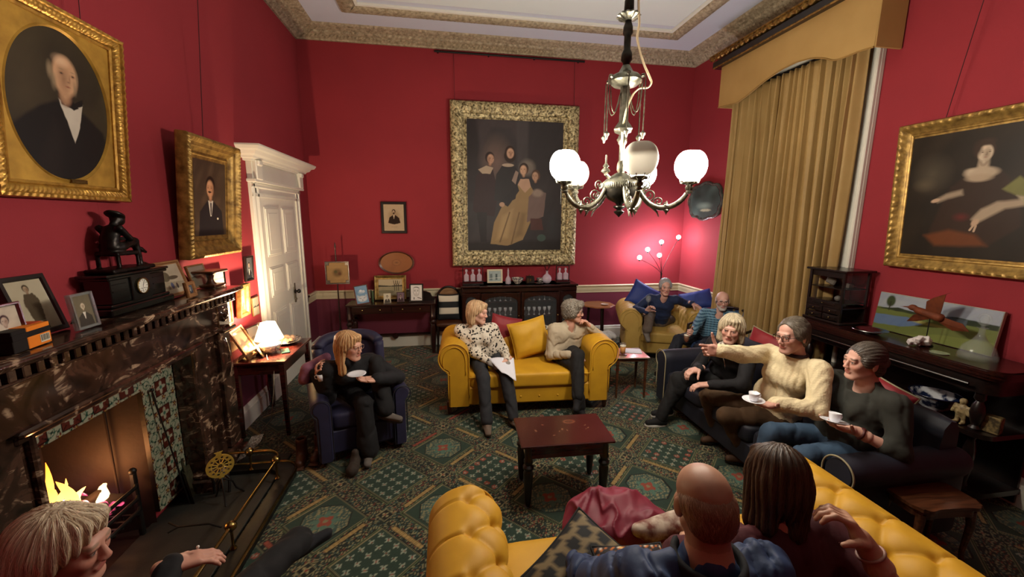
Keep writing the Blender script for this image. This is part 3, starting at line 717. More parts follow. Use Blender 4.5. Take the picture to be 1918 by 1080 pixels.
def frame_mesh(q, w, h, prof, step=None, orn=None):
    """prof: [(outset from the opening edge, forward)], swept round a w x h opening in XZ, facing -Y"""
    cs = [(-1, -1), (1, -1), (1, 1), (-1, 1)]
    for k in range(4):
        a, b = np.array(cs[k], float), np.array(cs[(k+1) % 4], float); L = (w if k % 2 == 0 else h)
        n = 2 if step is None else max(2, int(L/step)); s = np.linspace(0, 1, n); P = np.zeros((n, len(prof), 3))
        for i, (o, f) in enumerate(prof):
            A = a*np.array([w/2+o, h/2+o]); B = b*np.array([w/2+o, h/2+o]); e = np.zeros(n) if orn is None else orn(s*L, i, o)
            XZ = A+(B-A)*s[:, None]; P[:, i, 0] = XZ[:, 0]; P[:, i, 2] = XZ[:, 1]; P[:, i, 1] = -f-e
        q.grid(P, flip=True)
def picture(name, label, loc, rz, w, h, paint, prof, fm, tilt=0, cat='picture', orn=None, step=None, roll=0, group=None, pm=None, mount=None, back=.012, wires=None, stand=None):
    """loc = centre of the opening; rz 0 faces -Y, 90 faces +X, -90 faces -X"""
    t = thing(name, label, cat, loc, rz, group); R = Euler((math.radians(tilt), math.radians(roll), 0)).to_matrix() if 0 else None
    t.rotation_mode = 'XYZ'; m = Matrix.Rotation(math.radians(rz), 3, 'Z') @ Matrix.Rotation(math.radians(roll), 3, 'Y') @ Matrix.Rotation(math.radians(tilt), 3, 'X'); t.rotation_euler = m.to_euler()
    q = M(); frame_mesh(q, w, h, prof, step, orn); o = prof[-1][0]; q.box((0, back/2-.002, 0), (w+2*o*.96, back, h+2*o*.96), .002); q.build('frame', fm, t, 40)
    q = M(); paint.sheet(q, -.004); q.build('canvas' if pm is None else 'print', pm or PAINTM, t, 0)
    if mount: 
        q = M(); frame_mesh(q, w-2*mount[0], h-2*mount[0], [(0, .006), (mount[0], .0065)]); q.build('mount', mount[1], t, 0)
    if wires:
        q = M()
        for a, b in wires: q.tube([a, b], .003, 5)
        q.build('hanging_wire', mat('picture_wire', '#3a1216', .7), t)
    if stand:
        q = M(); q.prism([(-.012, 0), (.012, 0), (.03, -h*.42), (-.03, -h*.42)], 0, .004, 'y', rotm(-25 if stand is True else stand, 0, 0), (0, back, 0)); q.build('easel_back', BLACKM, t)
    return t
THIN = [(-.004, 0), (0, .008), (.004, .012), (.01, .012), (.014, .008), (.014, 0)]
def flat(w, d=.014): return [(-.004, 0), (0, d*.7), (.003, d), (w-.003, d), (w, d*.6), (w, 0)]
# ------------------------------------------------------------------ fireplace
def marble():
    m = mat('brown_marble', '#3a1f16', .14, coat=.4); N, L, B = nodes_of(m)
    tc = N.new('ShaderNodeTexCoord'); n1 = N.new('ShaderNodeTexNoise'); n1.inputs['Scale'].default_value = 6; n1.inputs['Detail'].default_value = 8; n1.inputs['Distortion'].default_value = 1.6
    n2 = N.new('ShaderNodeTexNoise'); n2.inputs['Scale'].default_value = 3.2; n2.inputs['Detail'].default_value = 7; n2.inputs['Distortion'].default_value = 2.4
    L.new(tc.outputs['Object'], n1.inputs[0]); mp = N.new('ShaderNodeMapping'); mp.inputs['Rotation'].default_value = (.5, .4, .2); mp.inputs['Scale'].default_value = (1, .55, 1.6)
    L.new(tc.outputs['Object'], mp.inputs[0]); L.new(mp.outputs[0], n2.inputs[0])
    r1 = ramp(N, [(.3, '#160f0b'), (.48, '#33221a'), (.6, '#4a3328'), (.75, '#221710')]); L.new(n1.outputs[0], r1.inputs[0])
    r2 = ramp(N, [(.47, '#000000'), (.492, '#ffffff'), (.508, '#ffffff'), (.53, '#000000')]); L.new(n2.outputs[0], r2.inputs[0])
    r3 = ramp(N, [(.5, '#000000'), (.62, '#ffffff')]); L.new(n1.outputs[0], r3.inputs[0])
    mu = N.new('ShaderNodeMath'); mu.operation = 'MULTIPLY'; L.new(r2.outputs[0], mu.inputs[0]); L.new(r3.outputs[0], mu.inputs[1])
    mx = N.new('ShaderNodeMix'); mx.data_type = 'RGBA'; L.new(mu.outputs[0], mx.inputs[0]); L.new(r1.outputs[0], mx.inputs[6]); mx.inputs[7].default_value = (*hx('#a88f76'), 1); L.new(mx.outputs[2], B.inputs['Base Color'])
    return m
MARB = marble()
def tile_paint(w, h):
    p = Paint(w, h, '#a9ab93', res=int(max(w, h)*210)); U, V = p.U*w, p.Vv*w
    T = .185; cu = w/2 if w < h else None
    if w < h: a, b = U-w/2, (V+.02) % T-T/2
    else: a, b = (U+.02) % T-T/2, V-h/2
    if w < h: r = np.hypot(a, b)
    d = np.maximum(abs(a), abs(b)); r = np.hypot(a, b); an = np.arctan2(b, a)
    # scrolling vine, leaves and flowers in the ground
    f1 = np.sin(U*95)+np.sin(V*95+1.5*np.sin(U*60)); m = np.abs(f1) < .16; p.mix(m*1., '#274536')
    f2 = np.hypot((U % .0925)-.046, (V % .0925)-.046); p.mix((np.abs(f2-.025) < .0028)*1., '#31604d')
    f3 = np.hypot((U+.046) % .0925-.046, (V+.046) % .0925-.046); a3 = np.arctan2((V+.046) % .0925-.046, (U+.046) % .0925-.046)
    p.mix((f3 < .016+.008*np.cos(5*a3))*1., '#6b2a1f'); p.mix((f3 < .006)*1., '#b09a4a')
    p.mix((d < .056)*1., '#15120f'); p.mix((d < .051)*1., '#5e2c22'); p.mix((r < .03+.014*np.cos(4*an))*1., '#a9ab93'); p.mix((r < .012)*1., '#3f6a5a')
    p.mix(((d < .051) & (abs(abs(a)-abs(b)) < .003) & (r > .04))*1., '#15120f'); p.C *= .72
    return p
def fireplace():
    t = thing('fireplace', 'brown veined marble chimneypiece with a patterned tile surround and open coal fire', 'fireplace', (XL, 2.35, 0))
    def L(x, y, z): return (x-XL, y-2.35, z)
    ymid = 2.5; e0, e1 = 1.4, 3.6
    q = M(); q.box(L(-1.83, ymid, 1.485), (.34, e1-e0, .03), .01); q.box(L(-1.835, ymid, 1.462), (.3, e1-e0-.03, .02), .008)
    q.tube([L(-1.66, e0+.03, 1.486), L(-1.66, e1-.03, 1.486)], .016, 10); q.build('mantel_shelf', MARB, t)
    q = M(); y = e0+.06
    q.box(L(-1.86, ymid, 1.425), (.2, e1-e0-.12, .06), .004)
    while y < e1-.05:
        q.box(L(-1.735, y, 1.425), (.06, .034, .05), .004); y += .059
    q.box(L(-1.84, ymid, 1.392), (.26, e1-e0-.08, .012), .004); q.build('dentil_course', MARB, t)
    q = M(); q.box(L(-1.865, ymid, 1.27), (.17, e1-e0-.2, .235), .004); q.box(L(-1.85, ymid, 1.145), (.19, 1.3, .03), .01); q.box(L(-1.87, ymid, 1.11), (.15, 1.26, .04), .008)
    q.build('frieze', MARB, t)
    for yc in (3.31, 1.7):
        q = M(); sg = 1 if yc > 2 else -1
        q.box(L(-1.9, yc, .72), (.16, .46, 1.32), .006); q.box(L(-1.87, yc, .06), (.26, .56, .12), .012); q.box(L(-1.88, yc, .14), (.22, .52, .05), .015)
        q.box(L(-1.855, yc-sg*.12, .74), (.1, .16, 1.1), .012); q.box(L(-1.86, yc-sg*.235, .72), (.14, .03, 1.2), .008)
        q.build('pilaster', MARB, t)
        q = M(); yo = yc+sg*.17
        q.box(L(-1.83, yo, .66), (.1, .16, .98), .008)
        n = 24; P = []
        for z_ in np.linspace(.35, 1.12, 2): pass
        q.ball(L(-1.785, yo, .93), (.02, .035, .17), 16); q.ball(L(-1.775, yo, .93), (.02, .014, .14), 12)
        q.box(L(-1.81, yo, 1.165), (.16, .19, .03), .008); q.box(L(-1.83, yo, 1.28), (.12, .16, .2), .006); q.build('bracket', MARB, t)
        q = M(); q.lathe([(.0, .03), (.02, .026), (.03, .01), (.045, .014), (.055, .008), (.06, 0)], 24, L(-1.77, yo, 1.285), rotm(0, 90, 0)); q.build('roundel', MARB, t)
    TM = mat('glazed_tile', vc=True, rough=.12, coat=.6)
    y0, y1, zt = FO
    for a, b, z0, z1, nm in ((y1, 3.1, .1, 1.1, 'tile_panel'), (1.93, y0, .1, 1.1, 'tile_panel'), (y0, y1, zt, 1.1, 'tile_frieze')):
        w, h = b-a, z1-z0; p = tile_paint(w, h); q = M(); p.sheet(q, 0); v = q.V[0]; q.V[0] = np.stack([-v[:, 1]+XL+.07-XL, v[:, 0]+(a+b)/2-2.35, v[:, 2]+(z0+z1)/2], 1)
        q.build(nm, TM, t, 0)
    q = M(); 
    for a, b in ((y1-.0, 3.1), (1.93, y0)): q.box(L(-1.965, (a+b)/2, .6), (.068, b-a, 1.0), .001)
    q.box(L(-1.965, (y0+y1)/2, (zt+1.1)/2), (.068, y1-y0, 1.1-zt), .001); q.build('backing_slab', BLACKM, t)
    IRON = mat('firebox_iron', '#2a1a12', .6, metal=.3, noise=(5, '#150d0a', .25), bump=(30, .3, .004))
    q = M(); D = -2.42; w0, w1 = y0+.12, y1-.12
    def quad(*P): q.add([L(*p) for p in P], [[0, 1, 2, 3]])
    quad((-1.96, y1, 0), (D, w1, 0), (D, w1, zt), (-1.96, y1, zt)); quad((-1.96, y0, 0), (D, w0, 0), (D, w0, zt), (-1.96, y0, zt)); quad((D, w0, 0), (D, w1, 0), (D, w1, zt), (D, w0, zt))
    quad((-1.96, y0, zt), (-1.96, y1, zt), (D, w1, zt), (D, w0, zt)); quad((-1.96, y0, .004), (-1.96, y1, .004), (D, w1, .004), (D, w0, .004))
    q.box(L(-2.1, (w0+w1)/2+.3, .5), (.012, .012, .86), .003); q.build('firebox', IRON, t, 0)
    # grate: bars and legs
    q = M()
    for z in (.22, .3, .38): q.tube([L(-2.0, y0+.06, z), L(-1.96, y0+.14, z), L(-1.95, y1-.14, z), L(-2.0, y1-.06, z)], .012, 8)
    for y in (y0+.1, y1-.1): q.box(L(-1.98, y, .23), (.03, .03, .46), .006); q.ball(L(-1.98, y, .47), .022, 10)
    for y in np.linspace(y0+.12, y1-.12, 9): q.bar(L(-1.97, y, .18), L(-2.36, y, .18), .015, .015)
    q.build('grate', BLACKM, t)
    rs = np.random.RandomState(4); s = Sdf(.01)
    for i in range(40):
        c = L(-2.3+rs.uniform(0, .28), rs.uniform(y0+.16, y1-.1), .22+rs.uniform(0, .15)); s.rbox(c, rs.uniform(.06, .11, 3), .02, rotm(*rs.uniform(0, 90, 3)))
    s.disp = lambda P: .006*wob(P, 60)
    m = mat('burning_coal', '#140d0b', .9); N, Lk, B = nodes_of(m); tc = N.new('ShaderNodeTexCoord'); n = N.new('ShaderNodeTexNoise'); n.inputs['Scale'].default_value = 9; n.inputs['Detail'].default_value = 4
    Lk.new(tc.outputs['Object'], n.inputs[0]); r = ramp(N, [(.5, '#000000'), (.55, '#b83a5a'), (.6, '#ff8a80'), (.66, '#ffd9e8'), (.74, '#9a78ff')]); Lk.new(n.outputs[0], r.inputs[0]); Lk.new(r.outputs[0], B.inputs['Emission Color']); B.inputs['Emission Strength'].default_value = 1.6
    V, F = s.mesh(.012); mesh_from(V, F, 'coals', m, t, None, False)
    # flames: tapering tongues
    fm = mat('flame', '#000000', .9, emit=('#ff9838', 2.2)); N, Lk, B = nodes_of(fm); tc = N.new('ShaderNodeTexCoord'); sp = N.new('ShaderNodeSeparateXYZ'); Lk.new(tc.outputs['Object'], sp.inputs[0])
    mr = N.new('ShaderNodeMapRange'); mr.inputs[1].default_value = .34; mr.inputs[2].default_value = .72; Lk.new(sp.outputs[2], mr.inputs[0]); r = ramp(N, [(0, '#ffd890'), (.45, '#ffb050'), (1, '#ff7a20')]); Lk.new(mr.outputs[0], r.inputs[0]); Lk.new(r.outputs[0], B.inputs['Emission Color'])
    q = M()
    for y, x, h in ((2.26, -2.1, .36), (2.31, -2.14, .42), (2.35, -2.09, .34), (2.4, -2.16, .26), (2.2, -2.12, .3), (2.47, -2.14, .16), (2.6, -2.12, .1), (2.33, -2.06, .26)):
        tt = np.linspace(0, 1, 12); pts = [L(x+.02*math.sin(9*k+y*50), y+.03*math.sin(6*k+x*40)*k*2, .32+h*k) for k in tt]; q.tube(pts, [.038*(1-k)**.7*(.6+1.2*k*(1-k)*2)+.001 for k in tt], 8)
    q.build('flame', fm, t, 180)
    l = bpy.data.lights.new('fire_glow', 'POINT'); l.energy = 5; l.color = (1, .38, .12); l.shadow_soft_size = .1
    lo = bpy.data.objects.new('fire_glow', l); COL.objects.link(lo); lo.parent = t; lo.location = L(-2.12, 2.5, .45)
    # hearth slab
    q = M(); q.box((-1.68, 2.35, .012), (.62, 2.3, .024), .004); o = q.build('hearth', mat('hearth_slate', '#2b2a26', .55, noise=(7, '#191a17', .3), bump=(60, .25, .003))); struct(o)
fireplace()

def fender():
    t = thing('fender', 'low brass and black club fender with ball-jointed rail around the hearth', 'fender', (-1.5, 2.35, 0))
    x1 = .27; y1 = .98; r = .16
    def path(ins, z, n=8):
        xo, yo = x1-ins, y1-ins; P = [(-.4, -yo, z)]; P += [(xo-r+r*math.sin(a), -yo+r-r*math.cos(a), z) for a in np.linspace(0, 1.57, n)]
        P += [(xo-r+r*math.cos(a), yo-r+r*math.sin(a), z) for a in np.linspace(0, 1.57, n)]; P += [(-.24, yo, z)]; return P
    q = M(); P = path(0, 0); X = np.array([[(a, b, .0) for a, b, _ in P], [(a, b, .05) for a, b, _ in path(.0, 0)], [(a, b, .055) for a, b, _ in path(.02, 0)], [(a, b, .055) for a, b, _ in path(.1, 0)], [(a, b, .0) for a, b, _ in path(.1, 0)]]); q.grid(X); q.build('kerb', BLACKM, t, 40)
    q = M(); q.tube(path(.0, .052), .011, 8); q.build('kerb_rail', BRASS, t)
    q = M(); q.tube(path(.09, .21), .011, 10); q.build('top_rail', BRASS, t)
    for a, b in ((x1-.09, -.62), (x1-.09, .05), (x1-.1, .74), (-.08, y1-.09)):
        q = M(); q.lathe([(.012, .05), (.02, .06), (.008, .08), (.008, .17), (.014, .18), (.03, .195), (.034, .212), (.028, .23), (.012, .24), (0, .242)], 14, (a, b, 0)); q.build('post', BRASS, t)
fender()

def hearth_things():
    # trivet: round pierced brass plate on legs
    c = np.array([-1.63, 2.93, .024]); t = thing('footman_trivet', 'round pierced brass trivet standing upright on iron legs at the hearth corner', 'trivet', c)
    q = M(); n = 48; R = .085; zc = .27; Rm = rotm(0, 0, 38)
    a = np.linspace(0, 2*np.pi, n, endpoint=False)
    def ringm(r0, r1, cx=0, cz=0, th=.006):
        P = np.array([[((cx+r*math.cos(b)), y, cz+r*math.sin(b)) for b in a] for r, y in ((r0, -th/2), (r1, -th/2), (r1, th/2), (r0, th/2), (r0, -th/2))]); q.grid(P, cv=True)
    ringm(R*.84, R); ringm(R*.16, R*.26)
    for k in range(12):
        b = k*6.283/12; b2 = (k+.5)*6.283/12; q.bar((R*.2*math.cos(b), 0, R*.2*math.sin(b)), (R*.86*math.cos(b), 0, R*.86*math.sin(b)), .005, .006, .001)
        ringm(R*.1, R*.17, R*.74*math.cos(b2), R*.74*math.sin(b2))
    for k, (s_, z_) in enumerate(((0, 1), (0, -1))): q.ball((0, 0, z_*R*1.02), (.018, .004, .012), 8)
    q.prism([(-.02, R*.95), (.02, R*.95), (.014, R*1.15), (.026, R*1.28), (-.026, R*1.28), (-.014, R*1.15)], -.004, .004)
    for V in q.V: V[:] = V @ Rm.T+np.array([0, 0, zc])
    q.build('pierced_plate', mat('polished_brass', '#e2c45c', .3, metal=.6), t, 30)
    q = M()
    for x, y in ((-.05, .03), (.06, .05), (.03, -.05)): q.tube([(0, 0, zc-R-.01), (x*.8, y*.8, .12), (x, y, .06), (x*1.6, y*1.6, 0)], .006, 8)
    q.build('leg', BLACKM, t)
    # companion tools leaning on the tile panel
    t = thing('poker', 'thin dark fire poker leaning against the tiled side panel', 'poker', (-1.85, 2.92, .024))
    q = M(); q.tube([(0, 0, 0), (-.055, -.1, .84)], .005, 8); q.tube([(-.055, -.1, .84), (-.057, -.105, .9)], [.009, .006], 8); q.ball((-.057, -.106, .915), .013, 10); q.build('shaft', BLACKM, t)
    t = thing('coal_shovel', 'broad stained iron coal shovel leaning upright at the tiled side panel', 'shovel', (-1.83, 3.0, .024))
    q = M(); Rm = rotm(0, -8, 20); n = 14
    U, V = np.meshgrid(np.linspace(-.5, .5, n), np.linspace(0, 1, n), indexing='ij'); X = np.stack([-.02-.05*(1-(2*U)**2)*.5, U*.17*(1-.15*V), V*.24], -1); q.grid(X, col=None); q.grid(X+np.array([.004, 0, 0]))
    q.tube([(-.03, 0, .23), (-.03, 0, .3), (-.02, 0, .33)], [.012, .008, .008], 8)
    for Q in q.V: Q[:] = Q @ Rm.T
    q.build('blade', mat('stained_iron', '#4d4a34', .55, metal=.3, noise=(40, '#24231a', .2)), t)
    t = thing('iron_firedog', 'short black scroll firedog sitting behind the hearth trivet', 'firedog', (-1.74, 3.02, .024))
    q = M(); q.tube([(0, 0, 0), (.02, -.03, .1), (0, -.02, .16), (.05, .03, .15), (.1, .02, .1), (.1, .0, 0)], .01, 8); q.tube([(.02, .05, 0), (.04, .05, .1), (.02, .0, .15)], .008, 8); q.build('scroll', BLACKM, t)
    t = thing('tongs', 'black fire tongs hooked over the fender rail above the slate hearth', 'tongs', (-1.42, 2.4, .2))
    q = M(); q.tube([(.05, .0, .01), (-.02, .01, .035), (-.2, .03, .02), (-.26, .05, .04)], .006, 6); q.tube([(-.2, .03, .02), (-.24, .0, .01)], .006, 6); q.build('handle', BLACKM, t)
    # folded newspaper bundle by the pilaster
    t = thing('kindling_bundle', 'bundle of pale folded newspaper standing at the foot of the marble pilaster', 'newspaper', (-1.7, 3.42, .12))
    q = M()
    for i in range(7): q.box((0+.012*i, .0, .02+.004*i), (.008, .13, .17), .002, rotm(0, 35+i*2, 12))
    q.build('sheets', mat('newsprint', '#b3a9a0', .8, noise=(60, '#6c645c', .1)), t)
hearth_things()
# ------------------------------------------------------------------ pictures on the walls
GOLD1 = mat('gilt_bright', '#d0a54c', .36, metal=.6, noise=(30, '#7a5420', .3), bump=(39, .35, .006))
GOLD2 = mat('gilt_old', '#b8954f', .42, metal=.55, noise=(20, '#5e4520', .25), bump=(34, .4, .005))
GOLD3 = mat('gilt_carved', '#d0c294', .5, metal=.35, noise=(34, '#4a3e22', .14), bump=(44, .8, .006))
GOLD4 = gilt('gilt_pale', '#b99b5d', '#5a4420', .45, 20, .4, .3)
EBON = mat('ebonised_frame', '#120d0b', .35, coat=.3)
TAN = wood('tan_frame_wood', '#a0744a', '#7d5632', .45, .1)
def portrait_man_oval():
    w, h = .62, .79; p = Paint(w, h, '#2a2419', 280, 3); a = h/w
    p.mottle('#3b3322', .6).e(.2, .7, .3, .5, '#4a3f2c', soft=.9, a=.5)
    p.p([(.02, 0), (.08, .42), (.3, .6), (.47, .68), (.66, .66), (.9, .5), (1, .2), (1, 0)], '#12100e', .03)
    p.p([(.47, .7), (.6, .64), (.7, .7), (.66, .5), (.6, .36), (.55, .5)], '#b7aea0').p([(.48, .72), (.53, .66), (.62, .69), (.7, .74), (.7, .69), (.6, .64), (.5, .66)], '#100c0a').p([(.56, .66), (.61, .7), (.66, .66), (.61, .63)], '#0b0908')
    p.face(.53, .9, .175, '#b48d6c', '#7d6c55', look=.9, beard='s', bald=True); p.e(.52, 1.0, .1, .06, '#cba98a', soft=.9, a=.6)
    p.p([(.2, .05), (.42, .55), (.5, .4), (.45, .05)], '#1a1613', .04, .6).brush(.07); return p
def oval_picture():
    W, Hh = .62, .78
    cy, cz = 2.54, 2.605
    t = thing('portrait', 'large gilt-framed oval portrait of a bald whiskered man in a black suit and bow tie', 'picture', (XL+.075, cy, cz), 90); t.rotation_euler = (Matrix.Rotation(math.pi/2, 3, 'Z') @ Matrix.Rotation(math.radians(5), 3, 'X')).to_euler()
    q = M(); frame_mesh(q, W, Hh, [(-.006, .0), (-.004, .012), (.008, .016), (.014, .01), (.022, .024), (.04, .032), (.05, .03), (.055, .04), (.07, .038), (.078, .02), (.078, -.02)], .006,
        lambda s, i, o: (.0025*np.sin(s*2*np.pi/.02) if i in (4, 5) else .002*np.sin(s*2*np.pi/.03+i) if i in (7, 8) else 0*s)); q.box((0, .016, 0), (W+.15, .02, Hh+.15), .003); q.build('frame', GOLD1, t, 40)
    # spandrel mount with an oval opening
    q = M(); n = 96; a = np.linspace(0, 2*np.pi, n, endpoint=False); rx, rz_ = .288, .372
    sq = []
    for b in a:
        c, s = math.cos(b), math.sin(b); k = min((W/2)/abs(c) if abs(c) > 1e-6 else 9, (Hh/2)/abs(s) if abs(s) > 1e-6 else 9); sq.append((k*c, -.004, k*s))
    P = np.array([sq, [(1.02*rx*math.cos(b), -.004, 1.02*rz_*math.sin(b)) for b in a], [(1.0*rx*math.cos(b), -.01, 1.0*rz_*math.sin(b)) for b in a], [(.975*rx*math.cos(b), .001, .975*rz_*math.sin(b)) for b in a]]); q.grid(P, cv=True)
    q.build('spandrel', mat('gilt_slip', '#c39a3f', .5, metal=.45, noise=(12, '#8a6522', .3), bump=(30, .2, .002)), t, 40)
    p = portrait_man_oval(); q = M(); p.sheet(q, .002); q.build('canvas', PAINTM, t, 0)
    q = M(); q.box((.05, -.012, -Hh/2+.02), (.1, .008, .022), .002); q.build('plaque', BRASS, t)
    q = M(); q.tube([(.2, .04, .45), (.2, .06, 1.8)], .002, 5); q.build('hanging_wire', mat('picture_wire', '#3a1216', .7), t)
oval_picture()
def p_young():
    w, h = .46, .6; p = Paint(w, h, '#3d3025', 240, 5); p.mottle('#5d4a38', .5)
    p.p([(.12, 0), (.16, .42), (.38, .6), (.62, .6), (.86, .44), (.92, 0)], '#1b1a1d', .02).p([(.42, .62), (.58, .62), (.52, .34), (.48, .34)], '#bcb6ab').p([(.48, .58), (.53, .58), (.52, .36), (.49, .36)], '#3a3338')
    p.face(.5, .84, .17, '#b38463', '#1b120d', look=-.6, beard='m').e(.72, .3, .03, .02, '#c9c0a8'); return p.brush()
picture('portrait', 'gilt-framed portrait of a young dark-haired man with moustache above the mantelpiece end', (XL+.085, 3.77, 2.2), 90, .5, .66, p_young(),
    [(-.006, 0), (0, .012), (.006, .012), (.012, .004), (.05, .02), (.06, .035), (.085, .04), (.1, .06), (.115, .07), (.13, .062), (.138, .05), (.14, -.02)], GOLD2, tilt=5,
    orn=lambda s, i, o: .003*np.sin(s*2*np.pi/.022) if i in (8, 9) else 0*s, step=.005, back=.03, wires=[((0, .04, .4), (0, .06, 2.1))])
def p_family():
    w, h = 1.54, 2.02; p = Paint(w, h, '#2d2a2c', 430, 2); p.mottle('#3d383a', .6)
    p.p([(.0, 1.31), (.0, .5), (.2, .5), (.13, .95), (.14, 1.31)], '#262022', .04).e(.3, .9, .2, .3, '#7a6258', soft=.9, a=.6).p([(.15, 1.0), (.25, 1.22), (.45, 1.22), (.55, 1.05), (.6, 1.31), (.1, 1.31)], '#3a3335', .04)
    p.p([(.5, 1.31), (.52, .8), (.62, .8), (.63, 1.31)], '#3f3a3c', .03).p([(.0, .0), (1, .0), (1, .12), (0, .1)], '#221e1e', .04)
    # boy on the left
    p.p([(.06, .42), (.1, .76), (.17, .84), (.27, .82), (.32, .6), (.28, .36), (.12, .38)], '#2c1a1d').p([(.1, .4), (.14, .1), (.2, .1), (.2, .4)], '#201c1e').p([(.12, .82), (.2, .86), (.27, .84), (.24, .78), (.16, .78)], '#a6957f').face(.235, .93, .052, '#b08a72', '#241611', look=1.5)
    # standing girl
    p.p([(.28, .52), (.3, .78), (.36, .86), (.5, .86), (.54, .74), (.5, .5)], '#232022').face(.44, .99, .056, '#b9947b', '#2a1a12', look=.6, long=True).e(.42, .87, .065, .018, '#a59482').p([(.46, .72), (.5, .82), (.53, .8), (.5, .68)], '#8d7a6e')
    # seated lady in pale gold
    p.e(.62, .85, .1, .1, '#6f675f', soft=.4, a=.8).p([(.24, .08), (.28, .3), (.36, .46), (.5, .54), (.52, .68), (.64, .7), (.7, .6), (.66, .46), (.66, .3), (.58, .12), (.42, .06)], '#8f7750').p([(.3, .12), (.36, .36), (.48, .44), (.42, .14)], '#a58c60', .03, .8).p([(.5, .14), (.56, .4), (.62, .4), (.58, .16)], '#7b6543', .03, .8)
    p.l([(.34, .1), (.44, .4)], .008, '#6d5739', .7).l([(.46, .08), (.54, .4)], .008, '#6d5739', .7).p([(.52, .68), (.55, .74), (.64, .74), (.66, .66), (.6, .6)], '#b3937a').face(.585, .83, .054, '#c09c80', '#2a1b14', look=-.8)
    p.p([(.34, .5), (.52, .68), (.54, .62), (.42, .46)], '#1f1c20').e(.36, .48, .03, .025, '#b3937a')
    # child on the right
    p.p([(.62, .3), (.64, .56), (.72, .64), (.82, .6), (.8, .36)], '#6c5a55').p([(.66, .34), (.78, .34), (.8, .22), (.66, .22)], '#4a2c28').face(.71, .77, .05, '#a98870', '#4a3626', look=-1).e(.78, .14, .05, .04, '#3c4d48').e(.73, .6, .07, .05, '#8c7d72', soft=.5)
    p.e(.9, .25, .1, .2, '#33373a', soft=.8, a=.6); return p.brush(.08)
def orn_carved(s, i, o):
    if i in (5, 6, 7, 8, 9, 10): return .016*wob(np.stack([s*3, 0*s+o*3, 0*s], -1), 22, i % 3)+.012*np.abs(np.sin(s*2*np.pi/.16+o*20))
    if i == 2: return .004*np.sin(s*2*np.pi/.02)
    if i in (11, 12): return .012*np.abs(np.sin(s*np.pi/.09))
    return 0*s
picture('group_portrait', 'huge carved gilt frame with a seated lady in a pale dress and four children', (1.11, YB-.1, 2.545), 0, 1.52, 1.99, p_family(),
    [(-.006, 0), (.0, .014), (.012, .02), (.02, .008), (.06, .02), (.07, .04), (.095, .055), (.12, .065), (.15, .07), (.18, .068), (.205, .06), (.225, .05), (.24, .03), (.245, -.03)], GOLD3, orn=orn_carved, step=.01, back=.05,
    wires=[((-.93, .03, 1.22), (-.93, .07, 1.9)), ((.93, .03, 1.22), (.93, .07, 1.9))])
def p_lady():
    w, h = .84, .98; p = Paint(w, h, '#1d1711', 340, 6); p.mottle('#2c2318', .7); p.e(.2, .8, .2, .22, '#4c4436', soft=.9, a=.7).e(.15, .7, .12, .08, '#5a4f3d', soft=.9, a=.6)
    p.p([(.24, .24), (.34, .6), (.48, .78), (.72, .78), (.86, .6), (.9, .3), (.7, .12), (.3, .1)], '#2c1d14', .03)
    p.e(.58, .775, .145, .06, '#a5937c', soft=.35).p([(.55, .8), (.552, .93), (.62, .93), (.625, .8)], '#a5937c', .03).e(.57, .73, .12, .045, '#9c8972', soft=.5).e(.5, .8, .06, .03, '#b5a48c', soft=.9, a=.6).p([(.36, .67), (.5, .69), (.6, .65), (.74, .7), (.78, .64), (.7, .5), (.42, .52)], '#2c1d14', .03)
    p.p([(.26, .55), (.34, .6), (.46, .63), (.47, .585), (.36, .555), (.28, .52)], '#8d7c68', .03).e(.26, .54, .045, .022, '#ab8f76', .3, soft=.4)
    p.p([(.56, .36), (.62, .45), (.72, .51), (.9, .53), (.92, .475), (.78, .45), (.68, .38), (.6, .32)], '#9a8872', .03).e(.59, .33, .03, .045, '#ab8f76', -.5, soft=.4).l([(.58, .3), (.56, .26)], .008, '#ab8f76').l([(.6, .3), (.59, .25)], .008, '#ab8f76').p([(.74, .62), (.84, .72), (.98, .6), (.98, .52), (.84, .56)], '#6b6a3a', .02).p([(.84, .56), (.98, .54), (1., .48), (.88, .5)], '#9c8f74', .02)
    p.p([(.2, .2), (.4, .26), (.6, .22), (.7, .12), (.3, .1)], '#5d3218', .04).e(.48, .38, .08, .05, '#5a1c1a', soft=.8, a=.7)
    p.face(.585, .95, .082, '#b5a38c', '#33241a', look=.4, sh='#5f4c3c'); p.e(.53, .99, .045, .09, '#33241a', soft=.6, a=.8).e(.59, 1.04, .075, .04, '#33241a', soft=.5); return p.brush(.06)
picture('portrait', 'gilt-framed portrait of a pale lady with bare shoulders on the right-hand wall', (XR-.075, 2.6, 2.255), -90, .84, 1.02, p_lady(),
    [(-.006, 0), (0, .01), (.012, .014), (.02, .008), (.05, .022), (.062, .04), (.078, .05), (.095, .046), (.105, .02), (.105, -.02)], GOLD2, tilt=3, step=.008, orn=lambda s, i, o: .003*np.sin(s*2*np.pi/.05) if i in (5, 6) else 0*s, back=.03, wires=[((-.25, .04, .55), (-.0, .06, 2.1))])
def p_engraving():
    p = Paint(.3, .4, '#b09c80', 110, 4); p.mottle('#a08b6e', .4).e(.5, .72, .36, .42, '#9a8468', soft=.3, a=.6)
    p.p([(.2, .4), (.28, .68), (.45, .8), (.58, .8), (.75, .66), (.82, .4), (.5, .32)], '#2e2620', .02).p([(.45, .8), (.55, .8), (.5, .6)], '#b6a68d').face(.5, .96, .1, '#a38f76', '#241b15', look=-.5, beard='b').l([(.35, .2), (.65, .2)], .004, '#5d4d3c'); return p.brush(.05)
